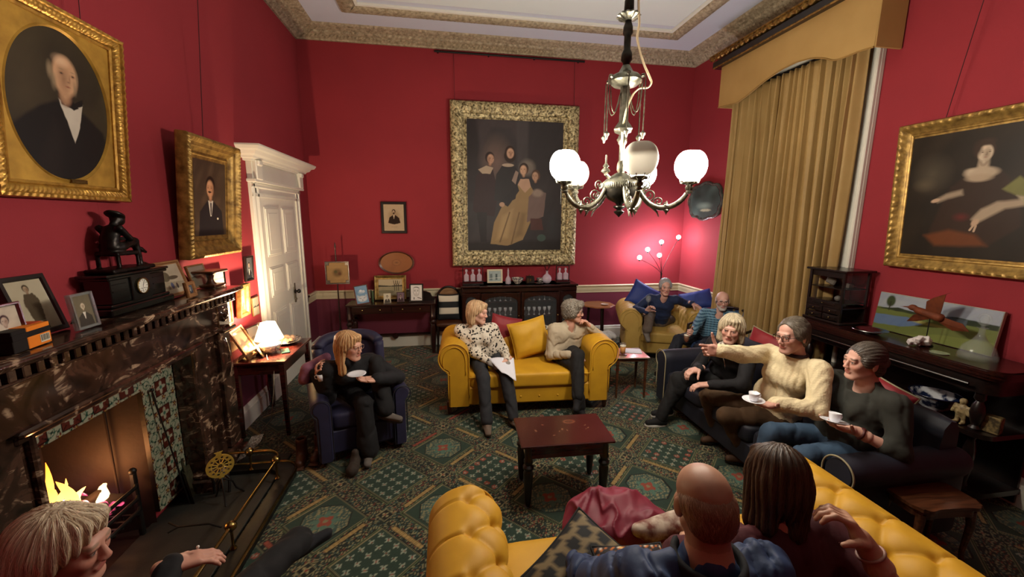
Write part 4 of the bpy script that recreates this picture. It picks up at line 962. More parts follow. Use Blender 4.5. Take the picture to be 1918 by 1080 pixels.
picture('engraving', 'small black-framed engraved portrait hanging alone left of the big painting', (-.775, YB-.02, 2.06), 0, .31, .41, p_engraving(), [(-.004, 0), (0, .012), (.006, .012), (.008, .02), (.03, .02), (.036, .012), (.036, 0)], EBON, pm=PHOTO)
# oval inlaid tray
t = thing('oval_tray', 'oval inlaid wooden tray hanging low on the wall above the desk', 'tray', (-.765, YB-.02, 1.365))
q = M(); q.lathe([(0, .004), (.24, .004), (.255, .012), (.265, .02), (.272, .02), (.268, -.005), (0, -.015)], 56, (0, 0, 0), rotm(90, 0, 0) @ np.diag([1, .65, 1])); q.build('rim', wood('tray_wood', '#5a2a15', '#3c1a0c', .35, .4), t)
p = Paint(.49, .318, '#8a5530', 120, 8); p.mottle('#77451f', .6).e(.5, .325, .16, .12, '#6f3f20', soft=.2, a=.5).e(.5, .325, .13, .095, '#96623a', soft=.2, a=.7)
for k in range(12):
    a = k*.5236; p.l([(.5, .325), (.5+.1*math.cos(a), .325+.075*math.sin(a))], .005, '#5d3418', .7)
q = M(); n = 40; a = np.linspace(0, 6.283, 64, endpoint=False); P = [];C = []
for r in np.linspace(0, 1, 24):
    P.append([(.24*r*math.cos(b), -.0065, .156*r*math.sin(b)) for b in a]); C.append([p.C[min(p.nx-1, int((.5+.49*r*math.cos(b))*p.nx)), min(p.ny-1, int((.5+.49*r*math.sin(b))*p.ny))] for b in a])
q.grid(np.array(P), cv=True, col=np.array(C), flip=True); q.build('inlaid_panel', PAINTM, t, 0)
# papier mache panel on the right wall beyond the curtain
t = thing('wall_panel', 'dark scalloped painted panel hanging on the wall beyond the curtain', 'wall panel', (XR-.03, 5.93, 2.345), -90)
a = np.linspace(0, 2*np.pi, 90, endpoint=False); rr = 1+.035*np.cos(8*a)+.02*np.cos(12*a+.5)
se = lambda b: (np.sign(np.cos(b))*abs(np.cos(b))**.75, np.sign(np.sin(b))*abs(np.sin(b))**.75)
q = M(); ex = np.array([se(b) for b in a])*rr[:, None]*np.array([.42, .29])
P = np.array([[(x*k, y, z*k) for x, z in ex] for k, y in ((.0, -.004), (.85, -.006), (.95, -.02), (1, -.014), (1, .01))]); q.grid(P, cv=True, flip=True)
q.build('rim', mat('papier_mache', '#1f2621', .25, coat=.5, noise=(16, '#3d4a42', .2)), t)
p = Paint(.7, .48, '#2f3b36', 110, 9); p.mottle('#4c5f58', .6).e(.5, .25, .3, .09, '#6a7a6e', soft=.6, a=.7).e(.3, .45, .22, .14, '#1f2a24', soft=.9, a=.8).e(.75, .42, .2, .16, '#223029', soft=.9, a=.8).e(.55, .16, .2, .03, '#8b8a70', a=.5)
q = M()
P = []; C = []
for r in np.linspace(0, .84, 22):
    P.append([(x*r, -.009, z*r) for x, z in ex]); C.append([p.C[int(np.clip((.5+x*r/.78)*p.nx, 0, p.nx-1)), int(np.clip((.5+z*r/.54)*p.ny, 0, p.ny-1))] for x, z in ex])
q.grid(np.array(P), cv=True, col=np.array(C), flip=True); q.build('painted_scene', PAINTM, t, 0)

# ------------------------------------------------------------------ small frames by the door and behind the lamp
def bust(seed=1, bg='#8b8578', coat='#222', skin='#a79a88', hair='#15120f', w=.12, h=.16, beard=None, res=60, look=0, **k):
    p = Paint(w, h, bg, res, seed); A = h/w; p.mottle('#555048', .3); p.p([(.1, 0), (.15, .3*A), (.4, .45*A), (.6, .45*A), (.88, .3*A), (.92, 0)], coat, .02).p([(.42, .46*A), (.58, .46*A), (.5, .2*A)], '#cfc9bc').face(.5, .66*A, .17, skin, hair, look=look, beard=beard, **k); return p
def landscape(w, h, seed, sky, hill, ground, res=80):
    p = Paint(w, h, ground, res, seed); A = h/w; p.mottle('#555', .2).p([(0, .5*A), (1, .52*A), (1, A), (0, A)], sky).p([(0, .48*A), (.3, .56*A), (.6, .5*A), (1, .58*A), (1, .45*A), (0, .45*A)], hill); return p
picture('photo_frame', 'small black-framed photograph of a dark-haired man hanging beside the door', (XL+.02, 4.445, 1.54), 90, .13, .22, bust(2, '#4f5254', '#25262a', w=.13, h=.22), flat(.018), EBON, tilt=3, pm=PHOTO)
picture('gilt_picture', 'narrow gilt-framed picture in a deep cream slip low on the wall', (XL+.04, 4.2, 1.26), 90, .08, .2, bust(3, '#8d7a5c', '#5b4930', w=.08, h=.2), [(-.004, 0), (0, .006), (.02, .012), (.03, .03), (.055, .034), (.06, .0)], GOLD4, tilt=4)
picture('clip_frame', 'small pale clipped print with ornate top hanging against the door casing', (XL+.02, 4.51, 1.135), 90, .13, .18, landscape(.13, .18, 4, '#8d8573', '#4a463c', '#9b927c'), [(-.003, 0), (0, .004), (.006, .004), (.006, 0)], GOLD4, pm=PHOTO)
picture('wall_print', 'thin gilt-edged print partly hidden behind the mantelpiece corner', (XL+.02, 3.93, 1.2), 90, .14, .2, landscape(.14, .2, 5, '#cfc6ae', '#b8ad92', '#d8cfb6'), flat(.02), GOLD4, pm=PHOTO)
picture('wall_print', 'white-mounted print with a dark top edge seen just over the mantelpiece end', (XL+.02, 3.86, 1.52), 90, .2, .12, landscape(.2, .12, 6, '#d5cbb6', '#c2b596', '#d8cfb6'), flat(.012), EBON, pm=PHOTO)
# things on the mantelpiece (top 1.502)
MZ = 1.502
def standing(label, px, x, w, h, paint, prof, fm, lean=-12, yaw=90, z=MZ, pm=None, cat='photo frame', name='photo_frame', roll=0, y=None, mount=None):
    o = prof[-1][0]
    y0 = y if y is not None else atx(*px, x)[1]
    a = math.radians(abs(lean)); hh = h/2+o
    return picture(name, label, (x, y0, z+hh*math.cos(a)+.003), yaw, w, h, paint, prof, fm, tilt=lean, cat=cat, pm=pm or PHOTO, roll=roll, mount=mount, stand=28)
def p_soldier():
    p = Paint(.19, .27, '#a59d87', 90, 2); p.mottle('#8a816b', .4).p([(.35, .3), (.3, .8), (.4, 1.0), (.62, 1.0), (.7, .8), (.62, .3)], '#4b4133').p([(.36, .3), (.38, .1), (.46, .1), (.48, .3), (.52, .3), (.56, .1), (.64, .1), (.62, .3)], '#3a3227').face(.5, 1.12, .09, '#8c7a64', '#3b3025'); return p
standing('dark-framed sepia photograph of a standing soldier leaning beside the clock', (62, 575), -1.9, .17, .24, p_soldier(), flat(.022, .012), EBON, lean=-15)
standing('clear glass block frame with a photograph of a moustached man in a tie', (153, 570), -1.77, .1, .15, bust(7, '#6a6250', '#3d3a35', '#c3b59c', '#8d8272', w=.1, h=.15, beard='m', look=.5, bald=True, res=90), [(-.002, 0), (0, .012), (.012, .014), (.014, .0)], mat('acrylic', '#8d918f', .05, coat=1, alpha=.4), lean=-6)
standing('silver-edged frame cut off at the very left end of the mantelpiece', (5, 590), -1.78, .12, .17, bust(8, '#b7ae9c', '#55504a', w=.12, h=.17), flat(.012), mat('silver', '#9a9a98', .2, metal=1), lean=-6)
def p_house():
    p = Paint(.24, .2, '#a9a08c', 90, 3); A = .2/.24; p.mottle('#8d846f', .4).e(.3, .5, .2, .16, '#5a5444').e(.6, .45, .25, .06, '#4e493c').p([(.0, .1), (1, .15), (1, .3), (0, .36)], '#8e8672').e(.45, .22, .07, .1, '#454d6b').e(.65, .2, .05, .09, '#3c3a38').e(.3, .18, .05, .07, '#6b6455'); return p
standing('tan wooden frame with an old photograph of people before a house on the mantelpiece', (318, 515), -1.89, .26, .22, p_house(), flat(.016, .012), TAN, lean=-16)
standing('smaller grey photograph frame behind the bracket at the mantelpiece end', (370, 512), -1.93, .2, .16, landscape(.2, .16, 9, '#8f8a7c', '#5c574c', '#77705f'), flat(.012, .01), TAN, lean=-14, y=3.5)
standing('tiny brown frame with a blue-grey picture standing at the front of the mantelpiece', (356, 545), -1.75, .05, .06, bust(11, '#4b5668', '#2c3140', w=.05, h=.06, res=40), flat(.024, .014), TAN, lean=-8)
t = thing('wall_bracket', 'dark turned wooden stand with flat top at the mantelpiece end', 'stand', (-1.86, 3.53, MZ+.002))
q = M(); q.box((0, 0, .01), (.14, .16, .02), .006); q.lathe([(.04, .02), (.025, .04), (.02, .06), (.03, .1), (.045, .11)], 16); q.box((0, 0, .122), (.17, .22, .02), .008); q.build('stand_body', WALNUT, t)
# firelighter box
t = thing('match_box', 'orange and black cardboard firelighter box lying at the left end of the mantelpiece', 'box', (-1.8, 1.93, MZ+.002), 8)
q = M(); q.box((0, 0, .045), (.15, .19, .09), .002, col='#14100e'); q.box((.0, .035, .046), (.154, .12, .0915), .002, col='#d9791f'); q.box((0, .0, .062), (.1545, .192, .025), .001, col='#120e0d'); q.box((.0, .07, .0925), (.1, .06, .002), .0005, col='#b8431c')
q.box((.078, .06, .028), (.001, .05, .034), .0002, col='#c9c2ae')
for i in range(9): q.box((.0788, .04+.005*i, .03), (.0004, .0022 if i % 3 else .0034, .026), .0001, col='#222222')
q.build('carton', PAPER, t, 0)
# clock and bronze
t = thing('mantel_clock', 'long black marble mantel clock with a small white dial', 'clock', (-1.9, 2.745, MZ+.002), 90)
BM = mat('black_marble', '#0b0c0b', .15, coat=.4, noise=(6, '#1a1c19', .2))
q = M(); q.box((0, 0, .02), (.52, .17, .04), .006); q.box((0, 0, .05), (.48, .15, .02), .006); q.box((0, 0, .13), (.44, .13, .14), .004); q.box((0, -.01, .13), (.16, .13, .15), .004); q.box((0, 0, .205), (.48, .15, .02), .006); q.box((0, 0, .22), (.5, .16, .015), .005)
for x in (-.16, .16): q.box((x, -.066, .13), (.1, .004, .008), .001); q.box((x, -.066, .09), (.1, .004, .004), .001); q.box((x, -.066, .17), (.1, .004, .004), .001)
q.build('case', BM, t)
q = M(); q.lathe([(.048, 0), (.05, .008), (.044, .01), (.042, .004)], 32, (0.0, -.076, .135), rotm(90, 0, 0), caps=False); q.build('bezel', BRASS, t)
q = M(); q.lathe([(0, .003), (.043, .003)], 32, (0.0, -.076, .135), rotm(90, 0, 0), caps=False); d = q.build('dial', mat('white_enamel', '#d9d8cc', .2), t)
q = M()
for k in range(12):
    a = k*.5236; c_ = (.034*math.sin(a), -.0795, .135+.034*math.cos(a)); q.box(c_, (.0035, .001, .009), .0004, rotm(0, -math.degrees(a)*-1, 0))
q.bar((0, -.081, .135), (.012, -.081, .16), .003, .001); q.bar((0, -.0815, .135), (-.006, -.0815, .101), .002, .001); q.ball((-.012, -.08, .12), .003, 6); q.ball((.012, -.08, .12), .003, 6); q.build('hands_and_numerals', BLACKM, d)
def bronze():
    o = np.array([-1.9, 2.72, MZ+.232]); s = Sdf(.008); A = lambda x, y, z: (o[0]+x, o[1]+y, o[2]+z)   # figure sits facing +y
    s.rbox(A(0, 0, .012), (.15, .34, .024), .008, k=.004)
    for x in (-.05, .05):
        for y in (-.09, .06): s.cap(A(x, y, .02), A(x, y, .1), .009, k=.01)
    s.rbox(A(0, -.015, .105), (.12, .17, .022), .008, k=.004); s.ell(A(0, -.05, .14), (.055, .05, .035), k=.02)
    s.ell(A(0, -.055, .19), (.045, .036, .075), rotm(-20, 0, 0), k=.015).ell(A(0, -.03, .238), (.055, .034, .03), rotm(-20, 0, 0), k=.015).cap(A(0, -.02, .26), A(0, .0, .285), .02)
    s.ell(A(0, .022, .3), (.032, .038, .038), rotm(-25, 0, 0), k=.01).ell(A(0, .008, .328), (.044, .052, .02), rotm(-22, 0, 0), k=.006).ell(A(0, .06, .29), (.01, .012, .012), k=.01)
    for sx in (-1, 1):
        s.cap(A(sx*.05, -.045, .25), A(sx*.055, .015, .19), .019, .016).cap(A(sx*.055, .015, .19), A(sx*.02, .085, .185), .015, .011).cap(A(sx*.028, -.03, .145), A(sx*.025, .09, .17), .03, .022)
    s.cap(A(.025, .09, .17), A(.03, .11, .04), .021, .014).cap(A(.03, .105, .035), A(.03, .15, .025), .014, .01)
    s.cap(A(-.025, .09, .17), A(.0, .17, .115), .021, .014).cap(A(.0, .17, .115), A(.0, .21, .095), .013, .009)
    s.disp = lambda P: .003*wob(P, 80)
    t_ = sculpt(s, .005, 'bronze_statuette', BRONZE, None); tag(t_, 'dark bronze statuette of a seated figure in a cap on top of the clock', 'statuette'); rebase(t_, o)
bronze()
# ------------------------------------------------------------------ upholstery
def velvet(name, c, c2, sh=.5): return mat(name, c, .6, sheen=sh, noise=(7, c2, .3), bump=(180, .12, .0015))
YEL = velvet('mustard_velvet', '#c9981f', '#b5861c', .35); YEL2 = velvet('tan_velvet', '#b0914a', '#a08240', .35)
NAVY = velvet('navy_upholstery', '#1b1e2c', '#14161f', .35); LILAC = velvet('violet_velvet', '#2a2a48', '#1e1d33', .5)
def arc_profile(seat, top, r, under=-70, foot=.1, out=.0):
    """inner face (x=0) up, over a roll outward (+x), then down the outer face"""
    P = [(0, z) for z in np.linspace(foot, top-r, 12)]
    P += [(r-r*math.cos(a), top-r+r*math.sin(a)) for a in np.linspace(0, math.radians(180-under), 26)[1:]]
    x, z = P[-1]; n = len(P)
    P += [(x-.0, zz) for zz in np.linspace(z-.02, foot, 5)]
    return np.array(P), n
def tuft(s, t, a, b, A, s0=0, t0=0):
    u, v = (s-s0)/a, (t-t0)/b; d = np.abs(np.sin(np.pi*(u+v)/2)*np.sin(np.pi*(u-v)/2))
    ui = np.round(u); vi = np.round(v); par = (ui+vi) % 2; vi = np.where(par == 0, vi, vi+np.sign(v-vi+1e-9)); r = np.hypot((u-ui)*a, (v-vi)*b)
    return A*((d+.02)**.55)-A*1.0*np.exp(-(r/(a*.17))**2)
def rolled(q, P, npad, y0, y1, tf=None, pl=0, step=.012, nfine=90, mirror=1, axis='y', x0=0):
    """sweep the profile P (x,z) from y0 to y1; tf=(a,b,A,smax) tufting"""
    d = np.linalg.norm(np.diff(P, axis=0), axis=1); S = np.concatenate([[0], np.cumsum(d)]); s = np.linspace(0, S[-1], nfine)
    X = np.interp(s, S, P[:, 0]); Z_ = np.interp(s, S, P[:, 1]); T = np.stack([np.gradient(X), np.gradient(Z_)], 1); T /= np.linalg.norm(T, axis=1)[:, None]+1e-9; Nn = np.stack([-T[:, 1], T[:, 0]], 1)
    y = np.linspace(y0, y1, max(2, int(abs(y1-y0)/step))); SS, YY = np.meshgrid(s, y, indexing='ij'); h = np.zeros_like(SS)
    if tf:
        a, b, A, smax = tf; w = np.clip((smax-SS)/.05, 0, 1)*np.clip((SS-.24)/.05, 0, 1); s0 = smax-.03-a*6; h = tuft(SS, YY, a, b, A, s0, y0+b)*w+A*.75*(1-w)*(SS > .3); t_ = (YY-y0-b)/(2*b); h -= (1-w)*(SS > .3)*A*.35*np.exp(-((t_-np.round(t_))*2*b/.007)**2)*np.clip(1-(SS-smax)/.22, 0, 1)
    if pl: h += pl*np.sin(YY*2*np.pi/.07+2*np.sin(SS*9))*np.exp(-((SS-S[npad-1]*.75)/.12)**2)
    L = abs(y1-y0); e = np.minimum(abs(YY-y0), abs(YY-y1)); h -= .018*np.clip(1-e/.02, 0, 1)**2
    PX = X[:, None]+Nn[:, 0][:, None]*h; PZ = Z_[:, None]+Nn[:, 1][:, None]*h
    G = np.stack([x0+mirror*PX, YY, PZ], -1) if axis == 'y' else np.stack([YY, x0+mirror*PX, PZ], -1)
    q.grid(G)
    for k in (0, -1):   # end caps
        ring = G[:, k]; c = len(q.V) and None; poly = ring.tolist(); q.add(poly, [list(range(len(poly)))])
    return G
def superq(q, c, r, e=.35, n=28, R=None, col=None):
    u = np.linspace(-np.pi/2, np.pi/2, n); v = np.linspace(-np.pi, np.pi, 2*n, endpoint=False)
    f = lambda w, e_: np.sign(w)*np.abs(w)**e_
    P = np.array([[(r[0]*f(np.cos(a), e)*f(np.cos(b), e), r[1]*f(np.cos(a), e)*f(np.sin(b), e), r[2]*f(np.sin(a), e*1.4)) for b in v] for a in u])
    if R is not None: P = P @ np.asarray(R).T
    q.grid(P+np.array(c), cv=True, col=col); return P
def chesterfield(name, label, loc, rz, W, D, m, seat=.44, arm=.78, back=.78, r=.13, tufts='sb', backr=None, legs='taper', group=None, Adepth=.02, fs=None, nfine=90, step=.013, legm=None, cushions=1, TA=.12, TB=.085):
    t = thing(name, label, 'sofa' if W > 1.3 else 'armchair', loc, rz, group); y0, y1 = -D/2, D/2; aw = 2*r+.02
    legm = legm or WALNUT
    for sg in (1, -1):
        P, n = arc_profile(.3, arm, r, -68, .12); q = M(); tf = (TA, TB, Adepth, (arm-r-.12)+r*1.75)
        if 'a' not in tufts: tf = None
        rolled(q, P, n, y0, y1-.1, tf, .006 if tf is None else .0, step, nfine, sg, 'y', sg*(W/2-aw)); o = q.build('arm', m, t, 60)
        q = M(); q.tube([(sg*(W/2-aw+x), y0-.004, z) for x, z in P[2:n+4]], .006, 6); q.tube([(sg*(W/2-aw+.035+(x)*.74), y0-.004, z-.035) for x, z in P[8:n]], .004, 6); q.build('piping', m, o, 180)
    q = M(); P, n = arc_profile(.3, back, r, -68, .12); Wi = W-2*aw+.12
    tf = (TA, TB, Adepth, (back-r-.12)+r*1.75) if 'b' in tufts else None
    rolled(q, P, n, -Wi/2-.0, Wi/2, tf, 0, step, nfine, 1, 'x', y1-aw); q.build('backrest', m, t, 60)
    q = M(); q.box((0, y0+.05, (.13+seat-.14)/2+.0), (W-2*aw+.04, .08, seat-.14-.11), .02); q.box((0, 0, .2), (W-aw, D-.12, .14), .01); o = q.build('seat_base', m, t)
    if fs:
        q = M()
        for x in np.linspace(-W/2+aw+.14, W/2-aw-.14, fs): q.ball((x, y0+.01, .2), (.012, .008, .012), 10)
        q.build('button', m, o)
    Wc = (W-2*aw)/cushions
    for k in range(cushions):
        q = M(); superq(q, (-W/2+aw+Wc*(k+.5), -aw/2-.0+.0, seat-.075), (Wc/2+.012, (D-aw)/2+.02, .085), .22, 26); o = q.build('seat_cushion', m, t, 180)
        q = M(); w_, d_ = Wc/2-.002, (D-aw)/2+.012; q.tube([(-W/2+aw+Wc*(k+.5)+a*w_, -aw/2+b*d_, seat-.02) for a, b in ((-1, -1), (0, -1.0), (1, -1))], .005, 6); q.build('piping', m, o)
    for sx in (-1, 1):
        for sy in (-1, 1):
            q = M(); x, y = sx*(W/2-.12), sy*(D/2-.1)
            q.lathe([(.02, 0), (.024, .01), (.035, .13), (.035, .14)], 4, (x, y, 0), rotm(0, 0, 45)); q.build('leg', legm, t, 20)
    return t
def cushion(label, loc, w, h, th, m, R, name='cushion', cat='cushion', pipe=None, group=None, vc=None, crumple=.006, seed=0):
    t = thing(name, label, cat, loc, 0, group); t.rotation_euler = Matrix(np.asarray(R).tolist()).to_euler()
    n = 30; u = np.linspace(-1, 1, n); U, V = np.meshgrid(u, u, indexing='ij')
    prof = (np.clip(1-np.abs(U)**2.4, 0, 1)*np.clip(1-np.abs(V)**2.4, 0, 1))**.5
    X = U*w/2*(1-.06*(1-np.abs(U)**2)*0-.07*(V**2-1)*-1*0); pin = 1-.07*(1-V**2)*np.abs(U)**3; pin2 = 1-.07*(1-U**2)*np.abs(V)**3
    q = M()
    for sg in (1, -1):
        wv = crumple*wob(np.stack([U*1.5, V*1.5, 0*U+sg], -1), 3.2, seed)*prof
        P = np.stack([U*w/2*pin, -sg*(th/2*prof)+wv, V*h/2*pin2], -1); q.grid(P, col=None if vc is None else vc(U, V))
    q.build('cover', m, t, 180)
    s = np.linspace(-1, 1, 20); E = [(a, -1) for a in s]+[(1, a) for a in s[1:]]+[(-a, 1) for a in s[1:]]+[(-1, -a) for a in s[1:-1]]
    q = M(); q.tube([(a*w/2*(1-.07*(1-b*b)*abs(a)**3), 0, b*h/2*(1-.07*(1-a*a)*abs(b)**3)) for a, b in E], .0065, 6, True); q.build('piping', pipe or m, t, 180)
    return t

# front loveseat
chesterfield('sofa', 'mustard velvet two-seat scroll-arm sofa facing the coffee table from behind', (.87, 4.37, 0), -2.6, 1.94, .9, YEL, .46, .8, .76, .155, 'b', fs=6)
# sofa nearest to the viewer (its arms run along the view)
t = chesterfield('sofa', 'deep-buttoned mustard velvet sofa in the foreground seen from behind', (.945, 1.22, 0), 180, 2.1, 1.06, YEL, .45, .78, .76, .15, 'ab', Adepth=.03, cushions=2, nfine=150, step=.008, TA=.13, TB=.1)
# armchair in the back corner
chesterfield('armchair', 'wide tan velvet button-back armchair in the far corner with blue cushions', (3.24, 5.62, 0), -20, 1.28, .95, YEL2, .44, .77, .76, .15, 'ab', Adepth=.02)
BLUE = velvet('blue_velvet', '#223a86', '#1a2c6a', .4)
cushion('royal blue velvet cushion at the left of the corner armchair, its corner pointing up', aty(1206, 556, 5.85), .48, .4, .16, BLUE, rotm(-20, 28, -20), seed=1)
cushion('royal blue velvet cushion propped on the right arm of the corner armchair', aty(1305, 562, 5.55), .46, .3, .15, BLUE, rotm(-35, -14, -20), seed=4)
# cushions on the front loveseat
RED = velvet('red_velvet', '#8e1c26', '#6d141c', .4); YC = velvet('yellow_cotton', '#c99b22', '#b4861a', .15)
cushion('mustard square cushion standing on its corner in the middle of the front sofa', aty(992, 632, 4.38), .44, .42, .17, YC, rotm(-14, -12, 4), crumple=.012, seed=2)
cushion('dark red cushion tucked behind the mustard cushion on the front sofa', aty(945, 620, 4.58), .36, .36, .12, RED, rotm(-12, 14, 0), seed=3)
def mono(U, V): 
    d = np.sin(U*14+2*np.sin(V*5))*np.sin(V*15+2*np.sin(U*6)); return np.where(d[..., None] > .05, np.array(hx('#111111')), np.array(hx('#b9b2a2')))
cushion('black and cream patterned cushion half hidden behind the curly-haired person', aty(1028, 640, 4.56), .4, .42, .12, mat('patterned_cloth', vc=True, rough=.8), rotm(-12, 12, 0), vc=mono, seed=5)
# navy sofa on the right
def navy_sofa():
    t = thing('sofa', 'dark navy sofa with pale piped arms along the right side of the group', 'sofa', (2.8, 2.9, 0), -90)
    W, D, h, r = 2.3, .95, .64, .1; PIPE = mat('pale_piping', '#8d8468', .6)
    for sg in (1, -1):
        P, n = arc_profile(.25, h, r, -50, .08); q = M(); rolled(q, P, n, -D/2, D/2-.05, None, 0, .05, 50, sg, 'y', sg*(W/2-.22)); o = q.build('arm', NAVY, t, 60)
        q = M(); q.tube([(sg*(W/2-.22+x), -D/2-.002, z) for x, z in P[:n+4]], .006, 6); q.build('piping', PIPE, o, 180)
    q = M(); P = np.array([(0, .3), (.03, .6), (.05, .78), (.1, .84), (.16, .83), (.2, .76), (.22, .4), (.22, .08)]); rolled(q, P, 6, -W/2+.1, W/2-.1, None, 0, .1, 50, 1, 'x', D/2-.3); q.build('backrest', NAVY, t, 60)
    q = M(); q.box((0, -.02, .19), (W-.3, D-.1, .22), .03); q.build('seat_base', NAVY, t)
    for k in range(3):
        q = M(); w = (W-.44)/3; superq(q, (-W/2+.22+w*(k+.5), -.1, .36), (w/2, .38, .08), .25, 18); q.build('seat_cushion', NAVY, t, 180)
    for sx in (-1, 1):
        for sy in (-1, 1):
            q = M(); q.lathe([(.015, 0), (.025, .08)], 12, (sx*(W/2-.15), sy*(D/2-.1), 0)); q.build('leg', DARKW, t)
navy_sofa()
cushion('crinkled red cushion behind the fair-haired person in black', (3.16, 3.42, .74), .42, .4, .15, RED, rotm(-8, 10, -75), pipe=mat('pale_piping', '#8d8468', .6), crumple=.01)
cushion('crinkled red cushion with pale piping behind the person in the grey top', (3.05, 2.3, .74), .42, .42, .14, RED, rotm(-8, 16, -84), pipe=mat('pale_piping', '#8d8468', .6), crumple=.01, seed=6)
# violet armchair
def tub_chair():
    t = thing('armchair', 'dark violet velvet tub armchair with high back near the lamp table', 'armchair', (-.86, 3.74, 0), 20)
    W, D = .84, .86; q = M()
    for sg in (-1, 1):
        q = M(); P, n = arc_profile(.25, .6, .075, -60, .06); rolled(q, P, n, -D/2, D/2-.15, None, 0, .04, 50, sg, 'y', sg*(W/2-.17)); o = q.build('arm', LILAC, t, 60)
        q = M(); q.tube([(sg*(W/2-.17+x), -D/2-.002, z) for x, z in P[:n+4]], .005, 6); q.build('piping', NAVY, o, 180)
    q = M(); n = 30; th = np.linspace(-1.15, 1.15, n); zz = np.linspace(.3, 1, 14)
    def lobe(a): return .93-.06*abs(math.sin(a*1.4)) if 1 else 0
    for k, off in ((0, 0), (1, .11)):
        P = np.array([[(math.sin(a)*(W/2-.13+off*.6)*.95, D/2-.33+math.cos(a)*.26+off*.4+.1*(z-.3), .3+(z-.3)/.7*(.88-.06*(a/1.15)**4-.3)) for z in zz] for a in th]); q.grid(P)
        E = P
        if k == 0: P0 = P
    rim = [((P0[i, -1]+P[i, -1])/2) for i in range(n)]; q.tube(rim, [.056]*n, 12); q.tube([(P0[0, j]+P[0, j])/2 for j in range(14)], .05, 10); q.tube([(P0[-1, j]+P[-1, j])/2 for j in range(14)], .05, 10)
    q.build('backrest', LILAC, t, 180)
    q = M(); superq(q, (0, -.06, .38), (W/2-.15, D/2-.08, .08), .25, 18); q.build('seat_cushion', LILAC, t, 180)
    q = M(); q.box((0, 0, .2), (W-.22, D-.08, .24), .03); q.build('seat_base', LILAC, t)
    for sx in (-1, 1):
        for sy in (-1, 1):
            q = M(); q.lathe([(.012, 0), (.022, .09)], 10, (sx*(W/2-.1), sy*(D/2-.09), 0)); q.build('leg', DARKW, t)
tub_chair()
# blue show-wood chair behind
def salon_chair():
    t = thing('armchair', 'pale blue upholstered chair with dark curved wooden back rail before the curtain', 'armchair', (3.5, 4.64, 0), -75)
    BL = velvet('slate_blue_fabric', '#3d5480', '#30436a', .3); q = M()
    n = 24; a = np.linspace(0, np.pi, n); X = .33*np.cos(a); Zt = .52+.36*np.sin(a)**.6
    P = np.array([[(x*k, .3+.03*(1-(x/.33)**2)-.0+.04*(k), .5+(z-.5)*k) for x, z in zip(X, Zt)] for k in (0, .5, .8, .95)]); q.grid(P); q.grid(P+np.array([0, .04, 0])); q.build('backrest', BL, t, 180)
    q = M(); q.tube([(x, .36, z) for x, z in zip(X, Zt)], .018, 8); q.tube([(.33, .36, .52), (.34, .3, 0)], .02, 8); q.tube([(-.33, .36, .52), (-.34, .3, 0)], .02, 8); q.build('back_rail', DARKW, t)
    q = M(); superq(q, (0, 0, .43), (.33, .32, .06), .3, 16); q.build('seat', BL, t, 180)
    for sx in (-1, 1):
        q = M(); q.tube([(sx*.3, -.27, .4), (sx*.32, -.29, .2), (sx*.31, -.27, 0)], [.025, .018, .013], 8); q.build('leg', DARKW, t)
        q = M(); q.tube([(sx*.33, .34, .68), (sx*.35, .1, .66), (sx*.34, -.12, .63), (sx*.32, -.16, .42)], .018, 8); q.build('armrest', DARKW, t)
salon_chair()

# ------------------------------------------------------------------ tables
TURN = [(.028, 0), (.03, .0), (.016, .01), (.02, .04), (.024, .1), (.03, .3), (.036, .55), (.028, .6), (.04, .63), (.04, .66), (.024, .69), (.034, .73), (.034, .76), (.028, .78), (.028, 1)]
def turned(q, x, y, h, k=1.0, prof=TURN): q.lathe([(r*k, z*h) for r, z in prof], 18, (x, y, 0))
def coffee_table():
    cc = (atz(1148, 823, .5)+atz(966, 784, .5))/2; t = thing('coffee_table', 'low mahogany table with stained top and turned legs in the middle of the carpet', 'table', (cc[0], cc[1], 0), -2)
    m = mat('stained_mahogany', '#4a1b14', .22, coat=.6, noise=(5, '#37120d', .25)); N, L, B = nodes_of(m)
    p = Paint(.68, .42, '#45201a', 150, 3); p.mottle('#331511', .6).e(.62, .46, .09, .055, '#7a4a34', soft=.25, a=.6).e(.62, .46, .07, .04, '#5f3526', soft=.2, a=.6)
    for x, y, r in ((.3, .42, .02), (.5, .3, .03), (.55, .27, .02), (.46, .26, .02), (.78, .36, .02), (.8, .3, .022), (.77, .28, .015), (.2, .3, .03), (.38, .18, .02)): p.e(x, y, r*1.4, r*.7, '#8d6146', rot=x*9, soft=.7, a=.4)
    q = M(); q.box((0, 0, .49), (.68, .42, .02), .005); q.build('tabletop', m, t)
    q = M(); V = np.stack([(p.U-.5)*.67, (p.Vv/p.asp-.5)*.41, 0*p.U+.5006], -1); q.grid(V, col=p.C); q.build('stained_surface', mat('table_top_finish', vc=True, rough=.2, coat=.7, bump=(8, .05, .01)), t, 0)
    q = M()
    for y in (-.165, .165): q.box((0, y, .43), (.58, .02, .1), .003)
    for x in (-.29, .29): q.box((x, 0, .43), (.02, .33, .1), .003)
    q.build('apron', MAHOGR, t)
    for x in (-.28, .28):
        for y in (-.155, .155): q = M(); turned(q, x, y, .48, 1.0); q.build('leg', DARKW, t)
coffee_table()
